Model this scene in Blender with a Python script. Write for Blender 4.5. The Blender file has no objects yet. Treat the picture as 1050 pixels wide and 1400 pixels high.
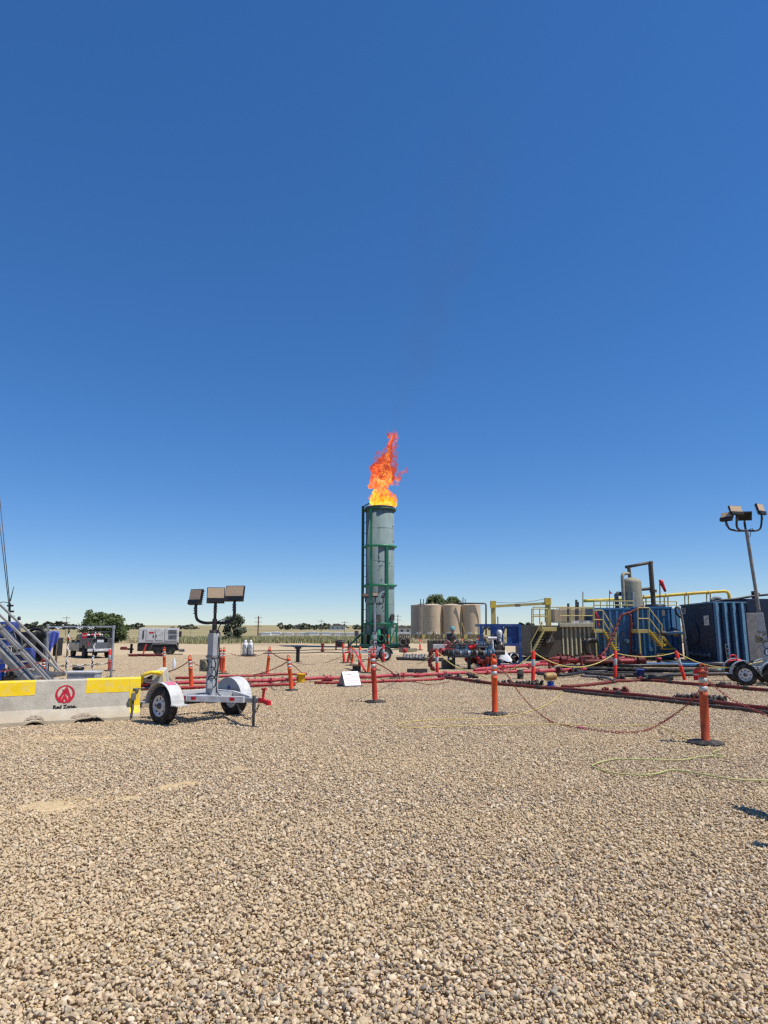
import bpy, bmesh, math, random
import numpy as np
from mathutils import Vector, Matrix, noise as mnoise

R = math.radians
scene = bpy.context.scene
C = scene.collection
random.seed(7)
rng = np.random.default_rng(7)

# ------------------------------------------------------------------ camera, sky, sun, exposure
FPX = 900.0                      # focal length in photograph pixels (1050 x 1400)
PITCH = math.atan(157.0 / FPX)   # the horizon lies 157 px under the middle
CAM_H = 1.6
cam_data = bpy.data.cameras.new('camera')
cam_data.sensor_fit = 'VERTICAL'
cam_data.sensor_height = 36.0
cam_data.lens = FPX / 1400.0 * 36.0
cam_data.clip_start = 0.05
cam_data.clip_end = 20000.0
cam = bpy.data.objects.new('camera', cam_data)
cam.location = (0, 0, CAM_H)
cam.rotation_euler = (math.pi / 2 + PITCH, 0, 0)
C.objects.link(cam)
scene.camera = cam

SUN_EL = R(61)
SUN_DIR = Vector((math.cos(R(-20)) * math.cos(SUN_EL), math.sin(R(-20)) * math.cos(SUN_EL), math.sin(SUN_EL)))  # towards the sun
world = bpy.data.worlds.new('World')
scene.world = world
world.use_nodes = True
wn = world.node_tree
sky = wn.nodes.new('ShaderNodeTexSky')
sky.sky_type = 'NISHITA'
sky.sun_disc = False
sky.sun_elevation = SUN_EL
sky.sun_rotation = math.atan2(SUN_DIR.x, SUN_DIR.y)
sky.altitude = 1200
sky.air_density = 1.0
sky.dust_density = 0.0
sky.ozone_density = 10.0
hsv = wn.nodes.new('ShaderNodeHueSaturation')
hsv.inputs['Saturation'].default_value = 1.31      # the phone's deep even blue
hsv.inputs['Hue'].default_value = 0.509
gam = wn.nodes.new('ShaderNodeGamma')
gam.inputs[1].default_value = 0.72
hsv.inputs['Value'].default_value = 1.15
wn.links.new(sky.outputs[0], gam.inputs[0])
wn.links.new(gam.outputs[0], hsv.inputs['Color'])
wn.links.new(hsv.outputs[0], wn.nodes['Background'].inputs[0])
wn.nodes['Background'].inputs[1].default_value = 0.15

sun_data = bpy.data.lights.new('sun', 'SUN')
sun_data.energy = 4.4
sun_data.angle = R(0.53)
sun_data.color = (1.0, 0.95, 0.87)
sun = bpy.data.objects.new('sun', sun_data)
sun.rotation_euler = (-SUN_DIR).to_track_quat('-Z', 'Y').to_euler()
sun.location = (20, -10, 40)
C.objects.link(sun)

scene.view_settings.view_transform = 'Standard'
scene.view_settings.look = 'None'
scene.view_settings.exposure = 0.22
scene.view_settings.gamma = 1.0
scene.view_settings.use_curve_mapping = False
scene.cycles.use_denoising = False
scene.cycles.pixel_filter_type = 'BLACKMAN_HARRIS'
scene.cycles.filter_width = 1.35
scene.cycles.max_bounces = 6
scene.cycles.transparent_max_bounces = 12
scene.cycles.volume_step_rate = 2.0

# ------------------------------------------------------------------ from the photograph to the place
_cp, _sp = math.cos(PITCH), math.sin(PITCH)
def ray(px, py):
    u, v = (px - 525.0) / FPX, (700.0 - py) / FPX
    return Vector((u, _cp - v * _sp, _sp + v * _cp))
def W(px, py, Y):                 # the point at distance Y in front of the camera
    d = ray(px, py)
    return Vector((0, 0, CAM_H)) + d * (Y / d.y)
def G(px, py, z=0.0):             # the point at height z
    d = ray(px, py)
    return Vector((0, 0, CAM_H)) + d * ((z - CAM_H) / d.z)

# ------------------------------------------------------------------ materials
MATS = {}
def _nodes(name):
    m = bpy.data.materials.new(name)
    m.use_nodes = True
    return m, m.node_tree, m.node_tree.nodes['Principled BSDF']
def paint(name, col, rough=0.5, metal=0.0, var=0.18, scale=6.0, dirt=None, damt=0.35, dscale=3.0, bump=0.1, bscale=60.0, spec=0.4, streak=False):
    """painted or bare surface: uneven tone, patches of dust or rust, fine relief"""
    if name in MATS: return MATS[name]
    m, nt, b = _nodes(name)
    N, L = nt.nodes, nt.links
    tc = N.new('ShaderNodeTexCoord')
    n1 = N.new('ShaderNodeTexNoise'); n1.inputs['Scale'].default_value = scale; n1.inputs['Detail'].default_value = 6
    L.new(tc.outputs['Object'], n1.inputs['Vector'])
    r1 = N.new('ShaderNodeMapRange')
    r1.inputs[1].default_value = 0.3; r1.inputs[2].default_value = 0.7
    r1.inputs[3].default_value = 1 - var; r1.inputs[4].default_value = 1 + var
    L.new(n1.outputs['Fac'], r1.inputs[0])
    mul = N.new('ShaderNodeMix'); mul.data_type = 'RGBA'; mul.blend_type = 'MULTIPLY'; mul.inputs[0].default_value = 1
    mul.inputs[6].default_value = (*col, 1)
    L.new(r1.outputs[0], mul.inputs[7])
    out = mul.outputs[2]
    rsock = None
    if dirt:
        n2 = N.new('ShaderNodeTexNoise'); n2.inputs['Scale'].default_value = dscale; n2.inputs['Detail'].default_value = 8; n2.inputs['Roughness'].default_value = 0.65
        if streak:
            mpn = N.new('ShaderNodeMapping'); mpn.inputs['Scale'].default_value = (1, 1, 0.12)
            L.new(tc.outputs['Object'], mpn.inputs[0]); L.new(mpn.outputs[0], n2.inputs['Vector'])
        else:
            L.new(tc.outputs['Object'], n2.inputs['Vector'])
        r2 = N.new('ShaderNodeMapRange')
        r2.inputs[1].default_value = 0.48; r2.inputs[2].default_value = 0.68; r2.inputs[3].default_value = 0; r2.inputs[4].default_value = damt
        L.new(n2.outputs['Fac'], r2.inputs[0])
        mx = N.new('ShaderNodeMix'); mx.data_type = 'RGBA'
        L.new(r2.outputs[0], mx.inputs[0]); L.new(out, mx.inputs[6]); mx.inputs[7].default_value = (*dirt, 1)
        out = mx.outputs[2]
        mr = N.new('ShaderNodeMapRange'); mr.inputs[1].default_value = 0; mr.inputs[2].default_value = 1
        mr.inputs[3].default_value = rough; mr.inputs[4].default_value = min(1, rough + 0.4)
        L.new(r2.outputs[0], mr.inputs[0]); L.new(mr.outputs[0], b.inputs['Roughness'])
    else:
        b.inputs['Roughness'].default_value = rough
    L.new(out, b.inputs['Base Color'])
    b.inputs['Metallic'].default_value = metal
    b.inputs['Specular IOR Level'].default_value = spec
    if bump:
        n3 = N.new('ShaderNodeTexNoise'); n3.inputs['Scale'].default_value = bscale; n3.inputs['Detail'].default_value = 4
        L.new(tc.outputs['Object'], n3.inputs['Vector'])
        bp = N.new('ShaderNodeBump'); bp.inputs['Strength'].default_value = bump; bp.inputs['Distance'].default_value = 0.01
        L.new(n3.outputs['Fac'], bp.inputs['Height']); L.new(bp.outputs[0], b.inputs['Normal'])
    MATS[name] = m
    return m
DUST = (0.42, 0.34, 0.25)
RUST = (0.16, 0.07, 0.035)
M = dict(
    white=paint('white_paint', (0.66, 0.66, 0.65), 0.4, dirt=DUST, damt=0.5, dscale=7),
    offwhite=paint('offwhite_paint', (0.56, 0.56, 0.54), 0.45, dirt=DUST, damt=0.5, dscale=7),
    tgrey=paint('tower_grey_paint', (0.34, 0.36, 0.38), 0.4, dirt=DUST, damt=0.4, dscale=7),
    galv=paint('galvanised_steel', (0.40, 0.42, 0.44), 0.45, metal=0.6, dirt=(0.35, 0.33, 0.3), damt=0.4),
    alu=paint('stair_aluminium', (0.30, 0.29, 0.27), 0.55, metal=0.0, dirt=DUST, damt=0.4),
    black=paint('black_paint', (0.014, 0.014, 0.015), 0.45, dirt=DUST, damt=0.10),
    rubber=paint('black_rubber', (0.018, 0.017, 0.016), 0.8, dirt=DUST, damt=0.25, dscale=9),
    dgrey=paint('dark_grey_steel', (0.07, 0.072, 0.075), 0.5, dirt=DUST, damt=0.3),
    mgrey=paint('mid_grey_steel', (0.17, 0.17, 0.17), 0.5, dirt=DUST, damt=0.3),
    bollard=paint('bollard_orange', (0.72, 0.085, 0.012), 0.5, dirt=(0.45, 0.16, 0.07), damt=0.5, dscale=7),
    bollard_old=paint('bollard_faded_orange', (0.50, 0.075, 0.022), 0.6, dirt=(0.20, 0.08, 0.05), damt=0.7, dscale=9),
    bollard_dark=paint('bollard_red_orange', (0.46, 0.035, 0.015), 0.55, dirt=(0.30, 0.08, 0.05), damt=0.6, dscale=6),
    delin=paint('delineator_red', (0.74, 0.03, 0.012), 0.45, dirt=(0.5, 0.1, 0.05), damt=0.35, dscale=7),
    reflect=paint('reflective_tape', (0.46, 0.46, 0.44), 0.35, dirt=(0.4, 0.33, 0.25), damt=0.5, dscale=14),
    red=paint('iron_red', (0.36, 0.018, 0.028), 0.5, dirt=(0.26, 0.15, 0.11), damt=0.9, dscale=7),
    redpink=paint('iron_faded_red', (0.46, 0.04, 0.06), 0.55, dirt=(0.32, 0.19, 0.145), damt=0.85, dscale=6),
    redbrown=paint('iron_worn_red', (0.17, 0.024, 0.02), 0.6, dirt=(0.10, 0.06, 0.045), damt=0.85, dscale=5),
    bright_red=paint('bright_red', (0.62, 0.012, 0.018), 0.45, var=0.1),
    iron=paint('greasy_iron', (0.045, 0.038, 0.035), 0.6, dirt=(0.22, 0.15, 0.1), damt=0.5, dscale=10),
    brass=paint('ochre_steel', (0.40, 0.24, 0.08), 0.55, dirt=(0.2, 0.12, 0.06), damt=0.5, dscale=8),
    blue=paint('skid_blue', (0.008, 0.055, 0.22), 0.45, dirt=DUST, damt=0.2),
    tankblue=paint('tank_blue', (0.055, 0.18, 0.36), 0.4, dirt=(0.15, 0.15, 0.16), damt=0.55, dscale=4, streak=True),
    tanknavy=paint('tank_navy', (0.080, 0.185, 0.30), 0.35, dirt=(0.13, 0.14, 0.15), damt=0.5, dscale=4, streak=True),
    tanknavy_shaded=paint('tank_navy_shaded', (0.016, 0.028, 0.058), 0.45, dirt=(0.06, 0.06, 0.06), damt=0.3, dscale=5, spec=0.2, streak=True),  # darkened copy of the navy: shade of the left face put into colour
    pumpblue=paint('pump_blue', (0.010, 0.04, 0.26), 0.4, dirt=DUST, damt=0.2),
    olive=paint('olive_tan_paint', (0.20, 0.175, 0.115), 0.5, dirt=(0.12, 0.10, 0.07), damt=0.5),
    olivedark=paint('olive_brown_paint', (0.085, 0.07, 0.05), 0.55, dirt=(0.16, 0.12, 0.08), damt=0.4),
    olivesunlit=paint('olive_sunlit_paint', (0.47, 0.43, 0.29), 0.5, dirt=(0.2, 0.17, 0.11), damt=0.4),  # lightened olive: sunlight on the ribs and beam put into the colour
    yellow=paint('safety_yellow', (0.68, 0.48, 0.045), 0.45, dirt=(0.35, 0.25, 0.1), damt=0.5),
    palyellow=paint('weathered_yellow', (0.52, 0.42, 0.14), 0.5, dirt=(0.3, 0.24, 0.14), damt=0.5),
    green=paint('flare_green', (0.012, 0.19, 0.10), 0.45, dirt=(0.05, 0.12, 0.08), damt=0.5, dscale=2),
    greendark=paint('flare_shaded_green', (0.006, 0.055, 0.040), 0.5, dirt=(0.03, 0.05, 0.04), damt=0.5, dscale=2),  # darker copy of the green, painting in the shade on the left posts
    stack=paint('stack_grey', (0.185, 0.245, 0.24), 0.8, spec=0.15, var=0.10, scale=1.2, dirt=(0.11, 0.12, 0.11), damt=0.5, dscale=3.5, streak=True, bump=0.06, bscale=5),
    beige=paint('tank_beige', (0.53, 0.41, 0.28), 0.7, var=0.06, scale=0.6, dirt=(0.30, 0.23, 0.17), damt=0.45, dscale=2.2, streak=True),
    beigedark=paint('tank_beige_shaded', (0.40, 0.33, 0.255), 0.55, var=0.06, scale=0.6),  # darker copy of the beige, shade painted onto the rear tanks
    lens=paint('lamp_lens', (0.48, 0.35, 0.23), 0.45, var=0.12, scale=30, bump=0.0),
    truck=paint('truck_grey', (0.16, 0.17, 0.18), 0.3, metal=0.4, var=0.06),
    truckdark=paint('truck_dark_grey', (0.055, 0.055, 0.058), 0.45, dirt=DUST, damt=0.3),
    glass=paint('dark_glass', (0.02, 0.03, 0.045), 0.05, var=0.02, bump=0.0, spec=0.6),
    tarp=paint('blue_cloth', (0.10, 0.14, 0.50), 0.8, var=0.3, scale=8),
    plastic=paint('white_plastic_sheet', (0.72, 0.74, 0.77), 0.4, var=0.08),
    ropey=paint('yellow_rope', (0.62, 0.50, 0.16), 0.8, var=0.25, scale=30),
    ropeg=paint('yellow_green_cord', (0.44, 0.44, 0.17), 0.7, var=0.2, scale=20),
    chainr=paint('red_chain', (0.27, 0.045, 0.04), 0.6, var=0.3, scale=14, dirt=(0.35, 0.22, 0.17), damt=0.6),
    chaink=paint('black_chain', (0.015, 0.015, 0.015), 0.5),
    chainw=paint('white_chain', (0.75, 0.75, 0.73), 0.5),
    trunk=paint('tree_bark', (0.10, 0.075, 0.055), 0.9, var=0.3),
    wood=paint('weathered_wood', (0.20, 0.15, 0.10), 0.8, var=0.3),
    signwhite=paint('sign_white', (0.78, 0.78, 0.80), 0.5, var=0.05),
    ink=paint('purple_ink', (0.30, 0.08, 0.22), 0.6),
    inkred=paint('red_ink', (0.55, 0.03, 0.06), 0.6),
    text=paint('black_lettering', (0.012, 0.011, 0.011), 0.6, bump=0),
    logo=paint('logo_red', (0.50, 0.012, 0.03), 0.55, bump=0),
    yellowbright=paint('bucket_yellow', (0.80, 0.48, 0.02), 0.5),
    skin=paint('skin', (0.45, 0.25, 0.17), 0.6),
    coverall=paint('grey_workwear', (0.085, 0.075, 0.075), 0.85, var=0.3, scale=12),
    jeans=paint('blue_workwear', (0.03, 0.045, 0.09), 0.85, var=0.3, scale=12),
    hardhat=paint('teal_hard_hat', (0.16, 0.33, 0.34), 0.4),
    vesseltan=paint('vessel_tan', (0.31, 0.285, 0.21), 0.6, dirt=(0.2, 0.17, 0.12), damt=0.5, dscale=3, streak=True),
    shedwhite=paint('shed_white', (0.84, 0.83, 0.80), 0.6, var=0.05),
    house=paint('house_wall', (0.55, 0.52, 0.47), 0.8),
    roofm=paint('house_roof', (0.16, 0.14, 0.13), 0.8),
    pinks=paint('pink_label', (0.62, 0.16, 0.22), 0.5),
)
# foliage: light and dark leaves
def foliage(name, c1, c2):
    m, nt, b = _nodes(name)
    N, L = nt.nodes, nt.links
    g = N.new('ShaderNodeNewGeometry')
    cr = N.new('ShaderNodeValToRGB')
    cr.color_ramp.elements[0].color = (*c1, 1); cr.color_ramp.elements[1].color = (*c2, 1)
    L.new(g.outputs['Random Per Island'], cr.inputs[0])
    L.new(cr.outputs[0], b.inputs['Base Color'])
    b.inputs['Roughness'].default_value = 0.75
    b.inputs['Specular IOR Level'].default_value = 0.15
    return m
M['leaf'] = foliage('leaf_green', (0.045, 0.070, 0.024), (0.15, 0.18, 0.075))
M['leafd'] = foliage('leaf_dull_green', (0.055, 0.07, 0.045), (0.14, 0.16, 0.10))
M['leaffar'] = foliage('leaf_hazy_green', (0.06, 0.075, 0.05), (0.13, 0.14, 0.10))  # distance haze mixed into the leaf colour
M['weed'] = foliage('weed_green', (0.17, 0.20, 0.085), (0.46, 0.40, 0.22))
M['straw'] = foliage('dry_grass', (0.38, 0.31, 0.17), (0.58, 0.48, 0.29))

# ------------------------------------------------------------------ mesh building
class MB:
    def __init__(s): s.v = []; s.f = []; s.mi = []; s.cur = 0; s.sm = []
    def _add(s, vs, fs, smooth=False):
        o = len(s.v)
        s.v.extend([tuple(p) for p in vs])
        for f in fs:
            s.f.append(tuple(i + o for i in f)); s.mi.append(s.cur); s.sm.append(smooth)
        return s
    def box(s, c, size, rot=None):
        hx, hy, hz = size[0] / 2, size[1] / 2, size[2] / 2
        vs = [Vector((x, y, z)) for z in (-hz, hz) for y in (-hy, hy) for x in (-hx, hx)]
        if rot is not None: vs = [rot @ p for p in vs]
        c = Vector(c)
        return s._add([p + c for p in vs], [(0, 2, 3, 1), (4, 5, 7, 6), (0, 1, 5, 4), (2, 6, 7, 3), (0, 4, 6, 2), (1, 3, 7, 5)])
    def bx(s, x0, x1, y0, y1, z0, z1):
        return s.box(((x0 + x1) / 2, (y0 + y1) / 2, (z0 + z1) / 2), (abs(x1 - x0), abs(y1 - y0), abs(z1 - z0)))
    def beam(s, a, b, w, h=None, up=(0, 0, 1)):     # rectangular bar from a to b
        a, b = Vector(a), Vector(b); h = h or w
        d = b - a; ln = d.length
        x = d.normalized(); u = Vector(up)
        if abs(x.dot(u)) > 0.98: u = Vector((0, 1, 0))
        y = u.cross(x).normalized(); z = x.cross(y)
        return s.box((a + b) / 2, (ln, w, h), Matrix((x, y, z)).transposed())
    def cyl(s, a, b, r0, r1=None, n=14, caps=True):
        a, b = Vector(a), Vector(b); r1 = r0 if r1 is None else r1
        x = (b - a).normalized(); u = Vector((0, 0, 1)) if abs(x.z) < 0.95 else Vector((1, 0, 0))
        y = u.cross(x).normalized(); z = x.cross(y)
        vs = []
        for p, r in ((a, r0), (b, r1)):
            for k in range(n):
                t = 2 * math.pi * k / n
                vs.append(p + (y * math.cos(t) + z * math.sin(t)) * r)
        s._add(vs, [(k, (k + 1) % n, n + (k + 1) % n, n + k) for k in range(n)], True)
        if caps:
            s._add(vs[:n], [tuple(reversed(range(n)))]); s._add(vs[n:], [tuple(range(n))])
        return s
    def tube(s, pts, r, n=8, caps=True):
        pts = [Vector(p) for p in pts]
        rs = r if isinstance(r, (list, tuple)) else [r] * len(pts)
        vs = []; prev = None
        for i, p in enumerate(pts):
            d = (pts[min(i + 1, len(pts) - 1)] - pts[max(i - 1, 0)])
            d = d.normalized() if d.length > 1e-9 else Vector((0, 0, 1))
            if prev is None:
                u = Vector((0, 0, 1)) if abs(d.z) < 0.9 else Vector((1, 0, 0))
                y = u.cross(d).normalized()
            else:
                y = (prev - d * prev.dot(d)).normalized()
            prev = y; z = d.cross(y)
            for k in range(n):
                t = 2 * math.pi * k / n
                vs.append(p + (y * math.cos(t) + z * math.sin(t)) * rs[i])
        fs = []
        for i in range(len(pts) - 1):
            for k in range(n):
                fs.append((i * n + k, i * n + (k + 1) % n, (i + 1) * n + (k + 1) % n, (i + 1) * n + k))
        if caps: fs += [tuple(reversed(range(n))), tuple(range((len(pts) - 1) * n, len(pts) * n))]
        return s._add(vs, fs, True)
    def lathe(s, prof, o=(0, 0, 0), axis=(0, 0, 1), n=24, smooth=True):   # prof: (radius, height)
        o = Vector(o); x = Vector(axis).normalized(); u = Vector((0, 0, 1)) if abs(x.z) < 0.95 else Vector((1, 0, 0))
        y = u.cross(x).normalized(); z = x.cross(y)
        vs = []
        for r, h in prof:
            for k in range(n):
                t = 2 * math.pi * k / n
                vs.append(o + x * h + (y * math.cos(t) + z * math.sin(t)) * max(r, 1e-4))
        fs = []
        for i in range(len(prof) - 1):
            for k in range(n):
                fs.append((i * n + k, i * n + (k + 1) % n, (i + 1) * n + (k + 1) % n, (i + 1) * n + k))
        return s._add(vs, fs, smooth)
    def prism(s, poly, h, o=(0, 0, 0), rot=None):        # poly in local xz, extruded along y from 0 to h
        n = len(poly); o = Vector(o)
        vs = [Vector((p[0], 0, p[1])) for p in poly] + [Vector((p[0], h, p[1])) for p in poly]
        if rot is not None: vs = [rot @ p for p in vs]
        return s._add([p + o for p in vs], [tuple(range(n)), tuple(reversed(range(n, 2 * n)))] + [(k, n + k, n + (k + 1) % n, (k + 1) % n) for k in range(n)])
    def torus(s, c, axis, Rr, r, n=20, m=6):
        c = Vector(c); x = Vector(axis).normalized(); u = Vector((0, 0, 1)) if abs(x.z) < 0.95 else Vector((1, 0, 0))
        y = u.cross(x).normalized(); z = x.cross(y); vs = []
        for k in range(n):
            t = 2 * math.pi * k / n; e = y * math.cos(t) + z * math.sin(t)
            for j in range(m):
                q = 2 * math.pi * j / m
                vs.append(c + e * (Rr + r * math.cos(q)) + x * (r * math.sin(q)))
        return s._add(vs, [(k * m + j, k * m + (j + 1) % m, ((k + 1) % n) * m + (j + 1) % m, ((k + 1) % n) * m + j) for k in range(n) for j in range(m)], True)

FRAMES = {}
def mesh_of(mb, name, mats, inv=None):
    me = bpy.data.meshes.new(name)
    vs = mb.v if inv is None else [tuple(inv @ Vector(p)) for p in mb.v]
    me.from_pydata(vs, [], mb.f)
    for m in (mats if isinstance(mats, (list, tuple)) else [mats]): me.materials.append(m)
    me.polygons.foreach_set('material_index', mb.mi)
    me.polygons.foreach_set('use_smooth', mb.sm)
    bm = bmesh.new(); bm.from_mesh(me); bmesh.ops.recalc_face_normals(bm, faces=bm.faces); bm.to_mesh(me); bm.free()
    me.update()
    return me
def root_frame(o):
    while o.parent is not None: o = o.parent
    return FRAMES.get(o.name)
def obj(name, mb, mat, parent=None, world=False, bevel=0.0, label=None):
    """one mesh object; world=True: the shapes were given in place and are moved into the parent's frame"""
    inv = None
    if world and parent is not None:
        inv = root_frame(parent).inverted()
    o = bpy.data.objects.new(name, mesh_of(mb, name, mat, inv))
    C.objects.link(o)
    if parent is not None: o.parent = parent
    if bevel:
        b = o.modifiers.new('bevel', 'BEVEL'); b.width = bevel; b.segments = 2; b.limit_method = 'ANGLE'; b.angle_limit = R(40)
    if label: o['label'] = label
    return o
def tag(o, label, cat, group=None):
    o['label'] = label; o['category'] = cat
    if group: o['group'] = group
    return o
def thing(name, label, cat, loc=(0, 0, 0), rotz=0.0, group=None, tilt=None):
    o = bpy.data.objects.new(name, None); C.objects.link(o)
    o.empty_display_size = 0.1
    mat = Matrix.Translation(Vector(loc)) @ Matrix.Rotation(rotz, 4, 'Z')
    if tilt is not None: mat = Matrix.Translation(Vector(loc)) @ tilt.to_4x4() @ Matrix.Rotation(rotz, 4, 'Z')
    o.matrix_world = mat
    o.location, o.rotation_euler = mat.to_translation(), mat.to_euler()
    FRAMES[o.name] = mat
    return tag(o, label, cat, group)
def solo(name, mb, mat, label, cat, loc=(0, 0, 0), group=None, bevel=0.0):
    """a thing that is one mesh, its shapes given in place"""
    me = mesh_of(mb, name, mat, Matrix.Translation(-Vector(loc)))
    o = bpy.data.objects.new(name, me); C.objects.link(o); o.location = loc
    FRAMES[o.name] = Matrix.Translation(Vector(loc))
    if bevel:
        b = o.modifiers.new('bevel', 'BEVEL'); b.width = bevel; b.segments = 2; b.limit_method = 'ANGLE'; b.angle_limit = R(40)
    return tag(o, label, cat, group)
def dup(root, loc, rotz=0.0, label=None, group=None, scale=None):
    r = root.copy(); C.objects.link(r)
    r.location = loc; r.rotation_euler = (0, 0, rotz)
    if scale: r.scale = scale
    if label: r['label'] = label
    if group: r['group'] = group
    for ch in list(root.children):
        c = ch.copy(); C.objects.link(c); c.parent = r
        for g in list(ch.children):
            d = g.copy(); C.objects.link(d); d.parent = c
    return r
def lerp(a, b, t): return Vector(a) * (1 - t) + Vector(b) * t
def sag(a, b, drop, n=24, floor=None):
    out = []
    for i in range(n + 1):
        t = i / n; p = lerp(a, b, t); p.z -= drop * 4 * t * (1 - t)
        if floor is not None: p.z = max(p.z, floor)
        out.append(p)
    return out
def resample(pts, step):
    pts = [Vector(p) for p in pts]; out = [pts[0].copy()]; acc = 0.0
    for a, b in zip(pts, pts[1:]):
        ln = (b - a).length; t = step - acc
        while t < ln:
            out.append(a + (b - a) * (t / ln)); t += step
        acc = (acc + ln) % step if ln else acc
    return out
def chain_mesh(pts, pitch=0.05, wire=0.005, width=0.016, two=False):
    mb = MB(); ps = resample(pts, pitch)
    for i in range(len(ps) - 1):
        a, b = ps[i], ps[i + 1]; d = (b - a).normalized()
        u = Vector((0, 0, 1)) if abs(d.z) < 0.9 else Vector((1, 0, 0))
        y = u.cross(d).normalized()
        if i % 2: y = d.cross(y)
        c = (a + b) / 2; L = pitch * 0.72
        loop = [c + d * L, c + d * L * 0.55 + y * width, c - d * L * 0.55 + y * width, c - d * L, c - d * L * 0.55 - y * width, c + d * L * 0.55 - y * width, c + d * L]
        mb.cur = (i // 3) % 2 if two else 0
        mb.tube(loop, wire, 4, caps=False)
    return mb
def smooth_path(pts, n=8):
    pts = [Vector(p) for p in pts]; out = []
    P = [pts[0]] + pts + [pts[-1]]
    for i in range(1, len(P) - 2):
        p0, p1, p2, p3 = P[i - 1], P[i], P[i + 1], P[i + 2]
        for k in range(n):
            t = k / n
            out.append(0.5 * ((2 * p1) + (p2 - p0) * t + (2 * p0 - 5 * p1 + 4 * p2 - p3) * t * t + (3 * p1 - p0 - 3 * p2 + p3) * t ** 3))
    out.append(pts[-1]); return out
def text_mesh(s, size, mat, bold=0.0, align='CENTER'):
    cu = bpy.data.curves.new('lettering', 'FONT'); cu.body = s; cu.size = size; cu.align_x = align; cu.align_y = 'CENTER'
    cu.extrude = 0.001; cu.offset = bold; cu.resolution_u = 3
    tmp = bpy.data.objects.new('tmp', cu); C.objects.link(tmp)
    dg = bpy.context.evaluated_depsgraph_get()
    me = bpy.data.meshes.new_from_object(tmp.evaluated_get(dg))
    bpy.data.objects.remove(tmp); bpy.data.curves.remove(cu)
    me.materials.clear(); me.materials.append(mat)
    return me

# value noise for the terrain
_tab = np.random.default_rng(3).random((256, 256))
def vnoise(x, y):
    xi, yi = np.floor(x).astype(int), np.floor(y).astype(int)
    fx, fy = x - xi, y - yi
    fx, fy = fx * fx * (3 - 2 * fx), fy * fy * (3 - 2 * fy)
    g = lambda a, b: _tab[a % 256, b % 256]
    return (g(xi, yi) * (1 - fx) + g(xi + 1, yi) * fx) * (1 - fy) + (g(xi, yi + 1) * (1 - fx) + g(xi + 1, yi + 1) * fx) * fy
def fbm(x, y, o=4):
    s = 0; a = 0.5; t = 0
    for k in range(o):
        s = s + a * vnoise(x * 2 ** k + 17 * k, y * 2 ** k + 31 * k); t += a; a *= 0.5
    return s / t

# ================================================================== THE SETTING
# ------------------------------------------------------------------ ground: one sheet to the horizon
def far_z(x, y):
    """height of the land: level pad, a shallow dip beyond it, low rises far off"""
    d = np.sqrt(x * x * 0.25 + y * y)
    dip = -1.25 * np.clip((d - 62) / 120, 0, 1) ** 1.0
    rise = 2.6 * np.clip((d - 350) / 1500, 0, 1) + 9.0 * np.clip((d - 1800) / 2500, 0, 1)
    roll = (fbm(x / 400 + 9, y / 400 + 2, 3) - 0.5) * 5.0 * np.clip((d - 500) / 1800, 0, 1)
    bank = 0.16 * np.exp(-((d - 60 - 3 * (fbm(x / 9, y / 9 + 40, 2) - 0.5)) / 2.6) ** 2) * (0.5 + fbm(x / 4, y / 4, 2))
    return dip + rise + roll + bank
SAND = [(G(45, 1106), 0.75, 0.22), (G(150, 1092), 0.42, 0.14), (G(235, 1078), 0.3, 0.10), (G(262, 1072), 0.3, 0.08), (G(330, 1052), 0.4, 0.10), (G(120, 1010), 0.9, 0.2), (G(240, 1015), 0.7, 0.15)]
def near_z(x, y):
    h = -0.027 + (fbm(x * 3.1, y * 3.1, 3) - 0.5) * 0.010
    big = fbm(x * 0.45 + 5, y * 0.45 + 3, 3)
    h = h + np.clip((big - 0.56) * 0.20, 0, 0.014) * (0.5 + fbm(x * 5, y * 5, 2))
    for c, a, b in SAND:
        h = h + 0.060 * np.exp(-((x - c.x) / a) ** 2 - ((y - c.y) / b) ** 2) * (-0.25 + 2.0 * fbm(x * 5, y * 5, 3))
    return h
def axis_vals(lo, hi, step, far0, far1, g=1.14):
    mid = list(np.arange(lo, hi + 1e-6, step))
    left, s, p = [], step, lo
    while p > far0: s *= g; p -= s; left.append(p)
    right, s, p = [], step, hi
    while p < far1: s *= g; p += s; right.append(p)
    return np.array(left[::-1] + mid + right)
gx = axis_vals(-8, 8, 0.11, -4500, 4500, 1.12); gy = axis_vals(1.0, 15, 0.11, -60, 6000, 1.10)
X, Y = np.meshgrid(gx, gy)
nearw = np.clip((40 - Y) / 6, 0, 1)
Z = near_z(X, Y) * nearw + far_z(X, Y) * 1.0 - 0.004 * (1 - nearw)
nx, ny = len(gx), len(gy)
vv = np.stack([X.ravel(), Y.ravel(), Z.ravel()], 1)
ii = (np.arange(ny - 1)[:, None] * nx + np.arange(nx - 1)[None, :]).ravel()
ff = np.stack([ii, ii + 1, ii + nx + 1, ii + nx], 1)
me = bpy.data.meshes.new('ground')
me.from_pydata(vv.tolist(), [], ff.tolist())
me.polygons.foreach_set('use_smooth', np.ones(len(ff), bool))

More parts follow.
